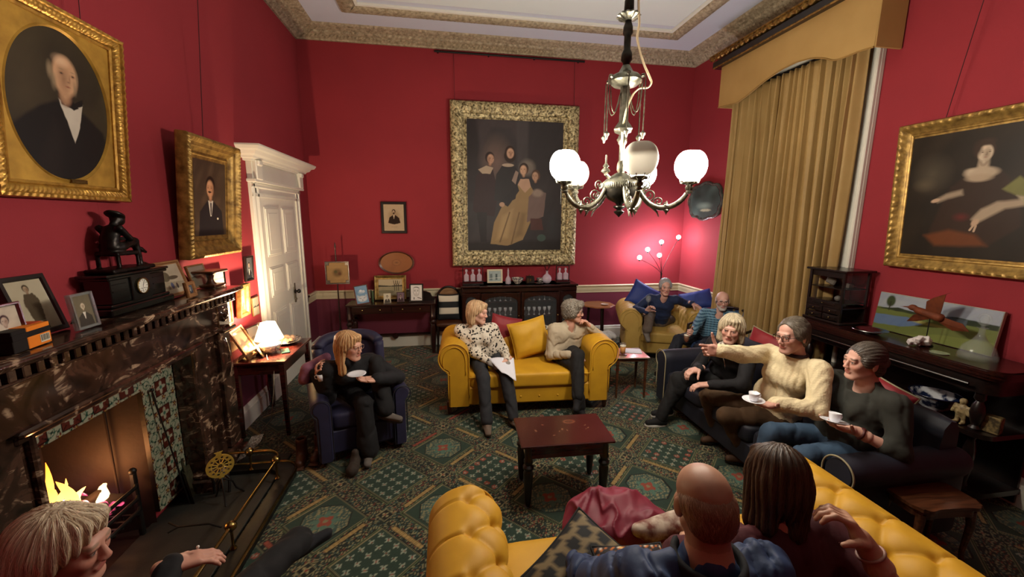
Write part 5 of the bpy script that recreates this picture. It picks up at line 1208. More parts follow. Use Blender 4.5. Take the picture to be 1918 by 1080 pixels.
def simple_table(name, label, loc, rz, w, d, h, mtop, mleg, lw=.035, apron=.1, taper=.6, top=.02, cat='table', drawers=0, turn=False, ov=.02, rnd=.004):
    t = thing(name, label, cat, loc, rz); q = M(); q.box((0, 0, h-top/2), (w, d, top), rnd); q.build('tabletop', mtop, t)
    if apron:
        q = M(); iw, idp = w-2*ov-lw, d-2*ov-lw
        for y in (-1, 1): q.box((0, y*idp/2, h-top-apron/2), (iw, .018, apron), .002)
        for x in (-1, 1): q.box((x*iw/2, 0, h-top-apron/2), (.018, idp, apron), .002)
        q.build('apron', mleg, t)
    for k in range(drawers):
        dw = (w-2*ov-2*lw)/drawers; x = -w/2+ov+lw+dw*(k+.5); q = M(); q.box((x, -d/2+ov+.006, h-top-apron/2), (dw-.02, .014, apron-.03), .003); o = q.build('drawer', mleg, t)
        for sx in (-.22, .22): q = M(); q.lathe([(.006, 0), (.012, .01), (.0, .016)], 12, (x+dw*sx, -d/2+ov-.001, h-top-apron/2), rotm(90, 0, 0)); q.build('knob', BRASS, o)
    for x in (-1, 1):
        for y in (-1, 1):
            q = M(); X, Y = x*(w/2-ov-lw/2), y*(d/2-ov-lw/2)
            if turn: turned(q, X, Y, h-top, lw/.04)
            else: q.lathe([(lw*.7*taper, 0), (lw*.7, h-top-apron), (lw*.7, h-top-.001)], 4, (X, Y, 0), rotm(0, 0, 45))
            q.build('leg', mleg, t, 30)
    return t
def side_tables():
    c = sum([atz(a, b, .5) for a, b in ((1150, 648), (1197, 650), (1212, 670), (1140, 670))])/4
    simple_table('side_table', 'small pale-topped square side table beside the front sofa arm', (c[0], c[1]-.02, 0), -6, .4, .36, .5, mat('glossy_tabletop', '#9b8878', .08, coat=1), WALNUT, .03, .04, .55, .015)
    t = thing('drink_coaster', 'round cork coaster under the beer glass', 'coaster', aty(1166, 666, 4.22)*[1, 1, 0]+[0, 0, .502]); q = M(); q.lathe([(0, 0), (.05, 0), (.05, .006), (0, .006)], 24); q.build('disc', WALNUT, t)
    g = aty(1166, 666, 4.22); beer_glass('straight beer glass standing on the small side table by the sofa arm', (g[0], g[1], .509))
    t = thing('folded_paper', 'white folded sheet lying on the small side table', 'paper', (c[0]+.08, c[1]+.02, .502), -20); q = M(); q.box((0, 0, .002), (.2, .15, .003), .0005); q.box((.01, .02, .005), (.17, .12, .002), .0005); q.build('sheet', mat('white_paper', '#d5d6e0', .6), t)
    # octagonal table
    t = thing('octagonal_table', 'octagonal wooden occasional table between the glazed bookcase and corner armchair', 'table', (2.38, 5.98, 0)); q = M(); q.lathe([(0, .7), (.26, .7), (.27, .705), (.27, .715), (.26, .72), (0, .72)], 8, (0, 0, 0), rotm(0, 0, 22)); q.build('tabletop', wood('oak_light', '#9a6238', '#7a4825', .35, .3), t, 20)
    for k in range(3): a = k*2.094+.6; q = M(); q.tube([(.14*math.cos(a), .14*math.sin(a), .7), (.17*math.cos(a), .17*math.sin(a), 0)], .02, 8); q.build('leg', DARKW, t)
    t = thing('ashtray', 'small pale dish lying on the octagonal table', 'dish', (2.46, 5.9, .722)); q = M(); q.lathe([(0, .004), (.04, .004), (.055, .015), (.06, .014), (.045, 0), (0, 0)], 20); q.build('dish', mat('pale_china', '#b8a898', .3), t)
    # lamp table against the left wall
    simple_table('side_table', 'mahogany side table against the left wall carrying the lit lamp', (-1.72, 4.2, 0), 0, .48, .76, .75, MAHOGR, MAHOGR, .045, .11, .6, .02)
    # low scalloped table at the bottom right
    t = thing('low_table', 'low dark walnut table with scalloped edge in the shadows behind the near sofa arm', 'table', (2.82, 1.72, 0), -4)
    a = np.linspace(0, 2*np.pi, 120, endpoint=False); E = [(.205*np.sign(math.cos(b))*abs(math.cos(b))**.3*(1+.03*math.cos(6*b)), .13*np.sign(math.sin(b))*abs(math.sin(b))**.3*(1+.05*math.cos(10*b))) for b in a]
    q = M(); q.prism(E, .43, .45, 'z'); q.build('tabletop', WALNUT, t, 40); q = M(); q.prism([(x*.9, y*.88) for x, y in E], .38, .43, 'z'); q.build('apron', WALNUT, t, 40)
    for x in (-.16, .16):
        for y in (-.09, .09): q = M(); q.tube([(x, y, .4), (x*1.06, y*1.06, .3), (x*.98, y*.98, .12), (x*1.1, y*1.1, 0)], [.024, .02, .012, .016], 8); q.build('leg', WALNUT, t)
BEERM = mat('beer', '#c98a3a', .1, alpha=.85); FOAM = mat('foam', '#e9dfc8', .8)
def beer_glass(label, loc, col=None, h=.13, r=.036):
    t = thing('beer_glass', label, 'glass', loc); q = M(); q.lathe([(0, 0), (r*.8, 0), (r, h), (r-.002, h), (r*.8-.002, .008), (0, .008)], 24); q.build('glass', GLASS, t, 180)
    q = M(); q.lathe([(0, .009), (r*.78, .009), (r*.9, h*.7), (0, h*.7)], 20); q.build('beer', col or BEERM, t, 180); q = M(); q.lathe([(0, h*.7), (r*.9, h*.7), (r*.92, h*.8), (0, h*.8)], 20); q.build('froth', FOAM, t, 180); return t
side_tables()

# ------------------------------------------------------------------ back wall furniture
def desk():
    t = simple_table('writing_table', 'dark mahogany side table with two shallow drawers against the back wall', (-.82, 6.27, 0), 0, 1.3, .42, .79, MAHOG, MAHOG, .05, .12, .6, .025, drawers=2, turn=True)
    q = M(); q.box((0, .17, .22), (1.2, .03, .04), .01); q.lathe([(0, .02), (.04, .015), (.05, 0), (.04, -.015), (0, -.02)], 16, (0, .15, .2), rotm(90, 0, 0)); q.build('stretcher', MAHOG, t)
    Y = 6.2; DZ = .79
    def p_cat():
        p = Paint(.17, .26, '#7ba0bd', 110, 3); p.mottle('#5d86aa', .6).e(.5, 1.0, .34, .18, '#a7bccb', soft=.5).e(.45, 1.1, .14, .12, '#d5dde2', soft=.3).e(.68, 1.02, .14, .14, '#c3d1da', soft=.4)
        p.e(.5, .4, .44, .3, '#cfd6d8', soft=.25).p([(.08, .5), (.12, .78), (.3, .64)], '#b7c3c9').p([(.92, .5), (.88, .78), (.7, .64)], '#b7c3c9').l([(.25, .5), (.4, .42)], .015, '#2e3336').l([(.75, .5), (.6, .42)], .015, '#2e3336').e(.5, .3, .05, .03, '#8d7a7a').l([(.5, .28), (.5, .22), (.4, .17)], .008, '#555').l([(.5, .22), (.6, .17)], .008, '#555')
        for k in range(4): p.l([(.3+.13*k, .7), (.32+.12*k, .6)], .01, '#97a4ab')
        return p
    standing('framed blue and white drawing of cats leaning at an angle on the back writing table', None, -1.24, .17, .26, p_cat(), flat(.014, .01), wood('red_frame', '#6e3a2c', '#54281d'), lean=-10, yaw=12, z=DZ, y=Y-.06, roll=-7)
    def p_land():
        p = Paint(.36, .26, '#8d8468', 120, 5); A = .26/.36; p.mottle('#6d674f', .6).p([(0, .5*A), (1, .55*A), (1, A), (0, A)], '#b1a183').p([(0, .52*A), (1, .56*A), (1, .64*A), (.5, .6*A), (0, .66*A)], '#3d3a2c').e(.3, .25*A, .4, .08, '#6f6a52', a=.7)
        for x in (.68, .76, .84): p.l([(x, .3*A), (x-.02, .7*A), (x-.05, .9*A)], .012, '#2a2418').l([(x-.01, .6*A), (x+.06, .85*A)], .008, '#2a2418')
        return p
    picture('landscape_picture', 'gilt-framed small landscape with dark bare trees standing on the writing table', (-.86, 6.4, DZ+.2), 0, .36, .26, p_land(), [(-.004, 0), (0, .01), (.02, .012), (.025, .02), (.05, .03), (.06, .02), (.06, 0)], GOLD4, tilt=-6, stand=28)
    standing('tiny unframed card with two sketched faces at the front of the writing table', None, -.885, .1, .14, bust(12, '#c9c3ac', '#4b4a44', '#b7b09a', w=.1, h=.14, res=50), [(-.002, 0), (0, .002), (.002, .002), (.002, 0)], CREAM, lean=-14, yaw=6, z=DZ, y=Y-.02)
    standing('small shiny glass photo frame right of the landscape on the writing table', None, -.69, .1, .14, bust(13, '#7a6672', '#3d3238', '#9c8276', w=.1, h=.14, res=50), flat(.008), mat('silver', '#9a9a98', .2, metal=1), lean=-8, yaw=0, z=DZ, y=Y)
    def p_sk():
        p = Paint(.18, .25, '#dedbd6', 110, 6); k = '#2b2a2a'; p.e(.5, 1.08, .3, .16, k, soft=.4, a=.8).e(.48, .95, .26, .2, '#dedbd6', soft=.1); p.l([(.25, 1.0), (.24, .75), (.34, .5), (.5, .42), (.66, .5), (.74, .8), (.74, 1.0)], .012, k, .8)
        for x in (.38, .62): p.e(x, .86, .07, .03, k, a=.8).l([(x-.08, .93), (x+.08, .95)], .01, k)
        return p.l([(.5, .84), (.46, .7), (.54, .69)], .009, k, .7).l([(.4, .58), (.6, .58)], .014, '#6b3a3a').l([(.3, .3), (.3, .15)], .03, k).l([(.6, .3), (.9, .2)], .03, k, .7)
    standing('black-framed pencil portrait sketch at the right of the writing table', None, -.455, .17, .24, p_sk(), flat(.02), EBON, lean=-7, yaw=-3, z=DZ, y=Y)
    t = thing('folding_bookstand', 'dark scroll-ended wooden bookstand behind the sketch on the writing table', 'bookstand', (-.3, 6.33, DZ+.001)); q = M(); q.prism([(-.1, 0), (.11, 0), (.11, .05), (.07, .06), (.05, .11), (-.02, .14), (-.1, .15)], -.02, .02); q.build('scroll_end', DARKW, t)
    t = thing('green_book', 'narrow green-backed book standing behind the cat drawing', 'book', (-1.12, 6.28, DZ+.001), 20); q = M(); q.box((0, 0, .09), (.02, .12, .18), .002); q.build('cover', mat('green_cloth', '#3f5a3a', .6), t); q = M(); q.box((0, -.0, .182), (.014, .11, .003), .0005); q.build('pages', CREAM, t)
desk()
def polescreen():
    t = thing('pole_screen', 'tripod pole screen with a square embroidered panel left of the writing table', 'fire screen', (-1.585, 6.2, 0))
    q = M(); q.lathe([(.02, .12), (.03, .2), (.014, .3), (.02, .34), (.026, .38), (.012, .44), (.01, .9), (.009, 1.62), (.014, 1.64), (.004, 1.7), (0, 1.71)], 14); q.build('pole', MAHOG, t)
    for k in range(3): a = k*2.094; q = M(); q.tube([(0, 0, .16), (.09*math.cos(a), .09*math.sin(a), .14), (.17*math.cos(a), .17*math.sin(a), .04), (.2*math.cos(a), .2*math.sin(a), .01)], [.02, .018, .014, .016], 8); q.build('leg', MAHOG, t)
    q = M(); frame_mesh(q, .3, .3, flat(.018)); 
    for V in q.V: V += np.array([.015, -.02, 1.26])
    for sx in (-1, 1):
        for sz in (-1, 1): q.box((.015+sx*.135, -.024, 1.26+sz*.135), (.05, .012, .05), .003)
    q.build('panel_frame', MAHOG, t)
    p = Paint(.3, .3, '#9a7a50', 90, 7); p.mottle('#6f5534', .5).e(.5, .5, .28, .26, '#6b5334', soft=.4, a=.8).e(.42, .55, .1, .1, '#4f4a2c', soft=.5).e(.6, .45, .1, .1, '#5a3a24', soft=.5); q = M(); p.sheet(q, 0); q.V[0] += np.array([.015, -.022, 1.26]); q.build('embroidered_panel', mat('embroidery', vc=True, rough=.9), t, 0)
polescreen()
def striped_chair():
    t = thing('dining_chair', 'dark round-backed wooden chair beside the bookcase with a striped cushion', 'chair', (.03, 6.2, 0), 0)
    q = M(); a = np.linspace(-.25, np.pi+.25, 24); q.tube([(.17*math.cos(b), .16, .82+.17*math.sin(b)) for b in a], .018, 8); q.tube([(.165, .16, .78), (.17, .14, .46)], .016, 8); q.tube([(-.165, .16, .78), (-.17, .14, .46)], .016, 8); q.build('back_frame', DARKW, t)
    q = M(); q.lathe([(0, .01), (.15, .01), (.15, -.01), (0, -.01)], 30, (0, .165, .83), rotm(90, 0, 0)); q.build('cane_panel', wood('cane', '#8d6a45', '#6f4e30', .5, .1), t)
    q = M(); superq(q, (0, 0, .45), (.2, .19, .03), .3, 14); q.build('seat', WALNUT, t)
    for x in (-.17, .17):
        for y in (-.15, .15): q = M(); q.tube([(x, y, .44), (x*1.05, y*1.05, 0)], [.018, .013], 8); q.build('leg', DARKW, t)
    st = lambda U, V: np.where((np.floor((V+1)*2.1) % 2 == 0)[..., None], np.array(hx('#16181c')), np.array(hx('#cdc6b4')))
    cushion('cushion with broad black and cream stripes propped on the round-backed chair', (.03, 6.25, .69), .33, .4, .1, mat('patterned_cloth', vc=True, rough=.8), rotm(-8, 0, 0), vc=st)
striped_chair()
def bookcase():
    x0, x1 = .231, 2.06; zt = 1.035; yb, yf = YB-.04, 6.1
    t = thing('glazed_bookcase', 'long dark breakfront bookcase with arched glazed doors against the back wall', 'bookcase', ((x0+x1)/2, (yb+yf)/2, 0)); w = x1-x0; d = yb-yf; xc = (x0+x1)/2; yc = (yb+yf)/2
    q = M(); q.box((0, 0, zt-.015), (w+.04, d+.04, .03), .006); q.box((0, -.03, zt-.015), (1.3, d+.06, .03), .006); q.build('top', MAHOG, t)
    q = M(); q.box((0, d/2-.01, .5), (w, .02, 1.0), .002)
    for x in (-w/2+.01, -.63, -.0, .63, w/2-.01): q.box((x, 0, .5), (.02, d-.02, 1.0), .002)
    q.box((0, 0, .04), (w, d, .08), .003); q.box((0, 0, .96), (w, d, .06), .003); q.build('carcase', MAHOG, t)
    q = M(); q.box((0, .02, .52), (w-.04, d-.06, .015), .002); q.box((0, .02, .76), (w-.04, d-.06, .015), .002); q.build('shelf', MAHOG, t)
    for a, b in ((-w/2+.01, -.64), (-.62, -.01), (.01, .62), (.64, w/2-.01)):
        cx = (a+b)/2; dw = b-a; yf_ = -d/2-(.03 if abs(cx) < .6 else 0); z0, z1 = .1, .92; q = M(); s = .045
        for x in (a+s/2, b-s/2): q.box((x, yf_, (z0+z1)/2), (s, .024, z1-z0), .004)
        q.box((cx, yf_, z0+s/2), (dw, .024, s), .004)
        n = 14; A = np.linspace(0, np.pi, n); ww = dw/2-s; arch = [(cx+ww*math.cos(v), z1-.14+.09*math.sin(v)) for v in A]; q.prism([(cx+ww, z1)]+arch+[(cx-ww, z1)], yf_-.012, yf_+.012)
        o = q.build('door', MAHOG, t, 30)
        q = M(); q.box((cx, yf_+.004, (z0+z1)/2), (dw-2*s, .003, z1-z0-.06), .0005); q.build('pane', mat('thin_glass', '#8a9298', .03, alpha=.08, coat=.6), o)
        q = M(); q.lathe([(.0, .02), (.01, .016), (.008, 0)], 10, (b-s/2, yf_-.012, .55), rotm(90, 0, 0)); q.build('knob', BRASS, o)
    # glasses on the shelves, as seen through the doors
    gm = mat('cut_glass', '#dfe3e8', .08, alpha=.5, coat=.6); q = M(); q.lathe([(.0, 0), (.026, 0), (.004, .008), (.004, .05), (.024, .075), (.028, .12), (.026, .12), (.02, .08), (0, .06)], 10)
    g0 = q.build('wine_glass', gm, None, 180); first = True
    rs = np.random.RandomState(5)
    for z in (.5285, .7685):
        for x in list(np.arange(-.56, -.06, .085))+list(np.arange(.08, .58, .085)):
            o = g0 if first else g0.copy()
            if not first: COL.objects.link(o)
            first = False; o.location = (xc+x, yc-.06+rs.uniform(-.02, .03), z); tag(o, 'stemmed glass standing inside the glazed bookcase on the %s shelf' % ('upper' if z > .7 else 'middle'), 'glass', 'glasses behind the bookcase doors, %s shelf' % ('upper' if z > .7 else 'middle'))
bookcase()
def cut(name='crystal'): return mat(name, '#e0d6e4', .08, alpha=.42, coat=1)
def decanter(q, c, k=1.0, broad=1.0): q.lathe([(0, 0), (.04*k*broad, 0), (.045*k*broad, .015*k), (.04*k*broad, .08*k), (.014*k, .12*k), (.012*k, .16*k), (.02*k, .17*k), (.012*k, .172*k), (0, .172*k)], 20, c)
def top_items():
    y = 6.24; z = 1.037
    for lab, xc, n in (('wooden tantalus holding three square crystal decanters at the left of the bookcase top', .41, 3), ('wooden tantalus holding two tall crystal decanters at the right of the bookcase top', 1.86, 2)):
        t = thing('tantalus', lab, 'tantalus', (xc, y, z)); w = .1*n; q = M(); q.box((0, 0, .012), (w+.03, .14, .024), .006); q.box((0, 0, .05), (w+.02, .12, .01), .003)
        for s in (-1, 1): q.box((s*(w/2+.005), 0, .14), (.01, .03, .27), .003)
        q.box((0, 0, .275), (w+.02, .02, .014), .004); q.tube([(-.04, 0, .28), (0, 0, .31), (.04, 0, .28)], .005, 6); q.build('stand', DARKW, t)
        for k in range(n): q = M(); x = -w/2+.1*(k+.5); q.box((x, 0, .1), (.075, .075, .12), .012); q.lathe([(.03, .155), (.014, .175), (.014, .2), (.022, .205), (.02, .235), (0, .245)], 12, (x, 0, 0)); q.build('decanter', cut('rose_crystal'), t)
    p = Paint(.2, .17, '#9fb0ae', 80, 4); p.mottle('#7d9294', .5).p([(.1, .1), (.1, .6), (.3, .62), (.3, .1)], '#6f7d7c').p([(.55, .15), (.55, .6), (.7, .6), (.7, .15)], '#50605f').l([(0, .25), (1, .3)], .02, '#c9cfc9')
    picture('framed_print', 'small pale print in cream mount standing on the bookcase top', (.765, 6.32, z+.113), 0, .2, .17, p, flat(.024, .01), CREAM, tilt=-8, pm=PHOTO, stand=28)
    t = thing('decanter', 'slim clear crystal decanter with pointed stopper beside the pale print', 'decanter', (.965, y-.02, z)); q = M(); decanter(q, (0, 0, 0), 1.05); q.build('body', cut(), t, 180); q = M(); q.lathe([(.01, .18), (.016, .2), (.004, .25), (0, .255)], 12); q.build('stopper', cut(), t, 180)
    def bowl(name, lab, x, r, h, m, dy=0, col2=None):
        t = thing(name, lab, 'bowl', (x, y+dy, z)); q = M(); q.lathe([(0, 0), (r*.45, 0), (r*.45, .008), (r*.85, h*.6), (r, h), (r*.96, h), (r*.8, h*.6), (r*.4, .015), (0, .014)], 28); q.build('bowl', m, t, 180)
        q = M(); q.tube([(r*math.cos(a), r*math.sin(a), h) for a in np.linspace(0, 6.28, 32)], .003, 6); q.build('rim', BRONZE, t, 180); return t
    CH = mat('painted_china', '#cfc8b6', .2, coat=.5, noise=(40, '#56505a', .1)); bowl('china_bowl', 'wide patterned china bowl in the middle of the bookcase top', 1.12, .1, .09, CH); bowl('china_bowl', 'small patterned china bowl nearer the bottle on the bookcase top', 1.5, .06, .07, CH, .06)
    t = thing('tea_caddy', 'dark square caddy with brass mounts between the two china bowls', 'caddy', (1.32, y, z)); q = M(); q.box((0, 0, .05), (.13, .1, .1), .006); q.box((0, 0, .11), (.12, .09, .02), .006); q.build('caddy', DARKW, t); q = M(); q.box((0, -.052, .06), (.02, .006, .04), .001); q.ball((0, 0, .128), .012, 8); q.box((-.04, -.051, .05), (.01, .004, .08), .001); q.build('mounts', BRASS, t)
    t = thing('stag_decanter', 'round crystal decanter with an antler-shaped stopper on the bookcase', 'decanter', (1.6, y, z)); q = M(); q.lathe([(0, 0), (.05, 0), (.075, .04), (.08, .08), (.06, .12), (.02, .15), (.018, .19), (.026, .195), (0, .196)], 24); q.build('body', cut(), t, 180)
    q = M()
    for s in (-1, 1): q.tube([(0, 0, .19), (s*.02, 0, .23), (s*.045, 0, .27), (s*.04, 0, .3)], .005, 6); q.tube([(s*.03, 0, .245), (s*.015, 0, .28)], .004, 6)
    q.build('stopper', BRONZE, t, 180)
    t = thing('silver_dish', 'low dish stacked beside the antler-stoppered decanter', 'dish', (1.45, y-.07, z)); q = M(); q.lathe([(0, 0), (.05, 0), (.075, .02), (.07, .022), (.04, .01), (0, .01)], 20); q.build('dish', mat('silver', '#9a9a98', .2, metal=1), t, 180)
top_items()

# ------------------------------------------------------------------ lamp table things
def lamp_table_things():
    z = .752
    p = landscape(.14, .26, 14, '#b39a78', '#4c3a28', '#8f7654'); p.e(.4, .9, .2, .5, '#4a3a28', soft=.5)
    standing('tall light wood frame leaning left of the lamp on the side table', None, -1.88, .13, .27, p, flat(.022, .014), TAN, lean=-24, yaw=80, z=z, y=3.98, roll=-10)
    standing('grey photograph frame leaning behind the lamp shade', None, -1.93, .17, .2, landscape(.17, .2, 15, '#9d9a94', '#6d6a66', '#85807a'), flat(.012, .01), mat('silver', '#9a9a98', .2, metal=1), lean=-18, yaw=80, z=z, y=4.32)
    t = thing('open_booklet', 'open pale booklet tented on the near end of the lamp table', 'booklet', (-1.83, 3.96, z), 20)
    q = M(); q.add([(-.09, -.07, .0), (-.09, .07, .0), (.06, .05, .1), (.06, -.05, .09)], [[0, 1, 2, 3]]); q.add([(.06, .05, .1), (.06, -.05, .09), (.11, -.06, 0), (.11, .06, 0)], [[0, 1, 2, 3]]); o = q.build('cover', mat('booklet_card', '#b59a72', .6, noise=(22, '#5c4932', .15)), t, 20); o.modifiers.new('s', 'SOLIDIFY').thickness = .006
    t = thing('glass_jar', 'small silver and glass pot standing between the booklet and lamp', 'pot', (-1.8, 4.06, z)); q = M(); q.lathe([(0, 0), (.025, 0), (.03, .03), (.025, .06), (.03, .08), (.024, .085), (0, .09)], 16); q.build('pot', mat('grey_metal', '#54565e', .2, metal=.9), t)
    t = thing('mobile_phone', 'dark green-backed mobile phone lying beside the lamp base', 'phone', (-1.585, 4.12, z+.001), 25); q = M(); q.box((0, 0, .005), (.075, .15, .009), .003); q.build('body', mat('phone_green', '#2d4a44', .2, coat=.5), t)
    t = thing('sweet_dish', 'oval china dish of shells at the far end of the lamp table', 'dish', (-1.66, 4.42, z), 10); q = M(); q.lathe([(0, 0), (.05, 0), (.11, .03), (.13, .035), (.12, .03), (.05, .01), (0, .01)], 28, (0, 0, 0), np.diag([1, 1.3, 1])); q.build('dish', mat('painted_china', '#cfc8b6', .2, coat=.5), t, 180)
    s = Sdf(.01); rs = np.random.RandomState(2)
    for i in range(9): s.ell((rs.uniform(-.06, .06), rs.uniform(-.08, .08), .035+rs.uniform(0, .03)), rs.uniform(.02, .04, 3), rotm(*rs.uniform(0, 90, 3)), k=.004)
    V, F = s.mesh(.006); mesh_from(V, F, 'shells', mat('shell', '#b08c70', .5, noise=(30, '#d8c8b0', .2)), t, None, False)
    t = thing('ankle_boots', 'pair of brown leather ankle boots standing on the carpet by the violet armchair', 'boots', (-1.19, 3.38, 0), 0)
    for k, (x, y, a) in enumerate(((-.06, -.02, 8), (.06, .03, -4))):
        s = Sdf(.03); Rm = rotm(0, 0, a); A = lambda *v: (Rm@np.array(v))+np.array([x, y, 0])
        s.cap(A(0, .06, .05), A(0, .07, .17), .042, .046).cap(A(0, .05, .04), A(0, -.07, .035), .038, .036).cap(A(0, .07, .2), A(0, .07, .13), .036, .03, k=.004, op=-1).rbox(A(0, 0, .008), (.085, .25, .016), .008, Rm, k=.004)
        V, F = s.mesh(.0055); mesh_from(relax(V, F), F, 'boot', mat('brown_leather', '#5e3a28', .4, noise=(14, '#3a2218', .25)), t, None, False)
lamp_table_things()

# ------------------------------------------------------------------ sideboard on the right
def sideboard():
    xf, xb, y0, y1, z = 3.64, 4.07, 1.98, 3.6, 1.05
    t = thing('sideboard', 'long dark carved serving sideboard with turned front columns along the right wall', 'sideboard', ((xf+xb)/2, (y0+y1)/2, 0)); X, Y = (xf+xb)/2, (y0+y1)/2
    def slab(zz0, zz1, ins=0):
        r = .1; a = np.linspace(0, np.pi/2, 8); P = [(xb-X, y1-Y-ins), (xf-X+ins, y1-Y-ins)]+[(xf-X+ins+r-r*math.cos(b), y0-Y+ins+r-r*math.sin(b)) for b in a]+[(xb-X, y0-Y+ins)]
        return P, zz0, zz1
    q = M()
    for (i, a, b) in ((0, .995, 1.02), (.012, .975, .995), (-.008, 1.02, 1.04), (.0, 1.04, 1.05)): P, u, v = slab(a, b, i); q.prism(P, u, v, 'z')
    q.build('top', MAHOG, t, 30)
    q = M(); P, u, v = slab(.86, .975, .04); q.prism(P, u, v, 'z'); q.build('frieze', DARKW, t, 30)
    q = M(); P, u, v = slab(.54, .575, .02); q.prism(P, u, v, 'z'); P, u, v = slab(.1, .14, .01); q.prism(P, u, v, 'z'); q.build('shelf', DARKW, t, 30)
    q = M(); q.box((xb-X-.01, 0, .5), (.02, y1-y0-.04, .95), .002); q.build('back_panel', DARKW, t)
    for yy in (y0+.13, (y0+y1)/2, y1-.12):
        q = M(); q.lathe([(.03, .575), (.035, .59), (.02, .61), (.03, .64), (.042, .7), (.034, .76), (.02, .79), (.034, .81), (.03, .84), (.035, .86)], 16, (xf-X+.09, yy-Y, 0)); q.lathe([(.035, 0), (.04, .02), (.03, .1), (.03, .14), (.02, .17), (.034, .3), (.036, .42), (.02, .5), (.034, .54)], 16, (xf-X+.09, yy-Y, 0)); q.build('column', DARKW, t)
    q = M(); q.tube([(xf-X-.01, y1-Y-.05, .92), (xf-X-.02, 0, .92), (xf-X-.01, y0-Y+.15, .92)], .01, 8); q.build('front_rail', mat('silver', '#9a9a98', .2, metal=1), t)
    q = M(); q.box((xb-X-.03, y0-Y-.15, 1.2), (.05, .4, .36), .01); q.build('back_rail', DARKW, t)
    # curio cabinet
    c = np.array([3.88, 3.4, z+.001]); t = thing('curio_cabinet', 'small dark glazed table cabinet with carved drawers on the sideboard by the curtain', 'cabinet', c, -90); w, d, h = .38, .3, .53
    q = M(); q.box((0, 0, h-.01), (w+.05, d+.05, .02), .006); q.box((0, 0, .012), (w+.03, d+.03, .024), .006); q.box((0, 0, .16), (w, d, .012), .002); q.box((0, 0, .345), (w-.02, d-.02, .008), .001)
    for x in (-1, 1):
        for y in (-1, 1): q.box((x*(w/2-.012), y*(d/2-.012), h/2), (.024, .024, h), .003)
    q.box((0, d/2-.006, .1), (w-.03, .008, .16), .001); q.box((0, -d/2+.02, h-.05), (w-.04, .012, .06), .003); q.box((0, -.0, .205), (w-.03, d-.04, .01), .001); q.build('case', DARKW, t)
    for k, (x, z_, ww) in enumerate(((-.09, .06, .17), (.09, .06, .17), (-.09, .125, .17), (.09, .125, .17), (0, .19, .35))):
        q = M(); q.box((x, -d/2+.01, z_), (ww, .02, .055), .004); q.box((x, -d/2-.002, z_), (ww*.7, .008, .03), .004); o = q.build('drawer', DARKW, t); q = M(); q.ball((x, -d/2-.012, z_), .008, 8); q.build('knob', BRASS, o)
    for sx_ in (-1, 1): q = M(); q.box((sx_*(w/2-.004), 0, .35), (.003, d-.05, .3), .0005); q.build('side_pane', mat('thin_glass', '#8a9298', .03, alpha=.08, coat=.6), t)
    q = M(); q.box((-.06, -.02, .4), (.09, .03, .07), .01, rotm(0, 20, 10)); q.box((.08, .03, .37), (.06, .08, .05), .01); q.ball((.06, -.05, .24), .03, 10); q.build('ornaments', mat('grey_stone', '#5a554e', .5), t)
    # painting leaning on the wall
    p = Paint(.86, .34, '#7d8a2c', 200, 3); A = .34/.86
    p.mottle('#5c6a1e', .6).p([(0, .6*A), (1, .62*A), (1, A), (0, A)], '#aab4c6').mix((p.Vv > .62*A)*np.clip(p.N2, 0, 1)*.6, '#d9dce4').p([(0, .56*A), (.2, .66*A), (.5, .6*A), (.7, .7*A), (1, .68*A), (1, .56*A)], '#2e3a22').e(.12, .8*A, .05, .07, '#3b4a26', soft=.3).l([(.12, .56*A), (.12, .78*A)], .006, '#2c2416')
    p.p([(0, .12*A), (.3, .2*A), (.5, .4*A), (.3, .46*A), (0, .4*A)], '#5d7fae').p([(.3, 0), (.6, .2*A), (1, .3*A), (1, 0)], '#8d9a2e').p([(.62, .5*A), (.62, .66*A), (.78, .68*A), (.78, .52*A)], '#55606c').e(.5, .4*A, .2, .02, '#c2b83e', soft=.5); p.mottle('#4a5a1c', .35, 2).brush(.22); p.C = p.C*.5+.16*p.C.mean(-1, keepdims=True)
    picture('landscape_painting', 'unframed bright landscape canvas with lake and meadow leaning on the sideboard', (4.03, 2.69, z+.175), -90, .86, .34, p, [(-.001, 0), (0, .001), (.002, 0), (.002, -.02)], mat('canvas_edge', '#b8ae98', .7), tilt=-7, back=.03)
    t = thing('silver_salver', 'round silver dish beside the small cabinet on the sideboard', 'dish', (3.77, 2.95, z+.001)); q = M(); q.lathe([(0, .012), (.08, .012), (.1, .03), (.13, .032), (.128, .036), (.1, .034), (.075, .018), (0, .018)], 36); q.lathe([(.06, 0), (.07, 0), (.06, .014)], 24); q.build('dish', mat('silver', '#9a9a98', .2, metal=1), t, 60)
    # rusted bird on a rod
    t = thing('bird_sculpture', 'rust-brown sheet metal bird with raised wings mounted on a rod', 'sculpture', (3.86, 2.58, z+.001), -90)
    RU = mat('rusted_metal', '#7a3a1a', .65, metal=.3, noise=(18, '#4d2410', .3)); q = M(); q.lathe([(0, 0), (.05, 0), (.045, .012), (0, .014)], 20); q.tube([(0, 0, .01), (0, 0, .24)], .004, 6); q.build('rod', BLACKM, t)
    s = Sdf(.012); s.cap((-.09, 0, .27), (.06, 0, .245), .028, .034).ell((-.13, 0, .285), (.032, .024, .026)).cap((-.15, 0, .285), (-.24, 0, .275), .008, .002); V, F = s.mesh(.006); mesh_from(V, F, 'body', RU, t, None, False)
    q = M()
    for P in (((-.04, 0, .26), (.06, 0, .25), (.1, -.04, .44), (.15, -.05, .47), (.02, -.03, .4), (-.03, -.02, .36)), ((-.08, 0, .25), (.0, 0, .22), (-.12, .05, .17), (-.2, .06, .15), (-.14, .03, .22)), ((.05, 0, .26), (.2, .02, .23), (.24, .03, .18), (.14, .03, .16), (.04, 0, .22))): q.add(P, [list(range(len(P)))])
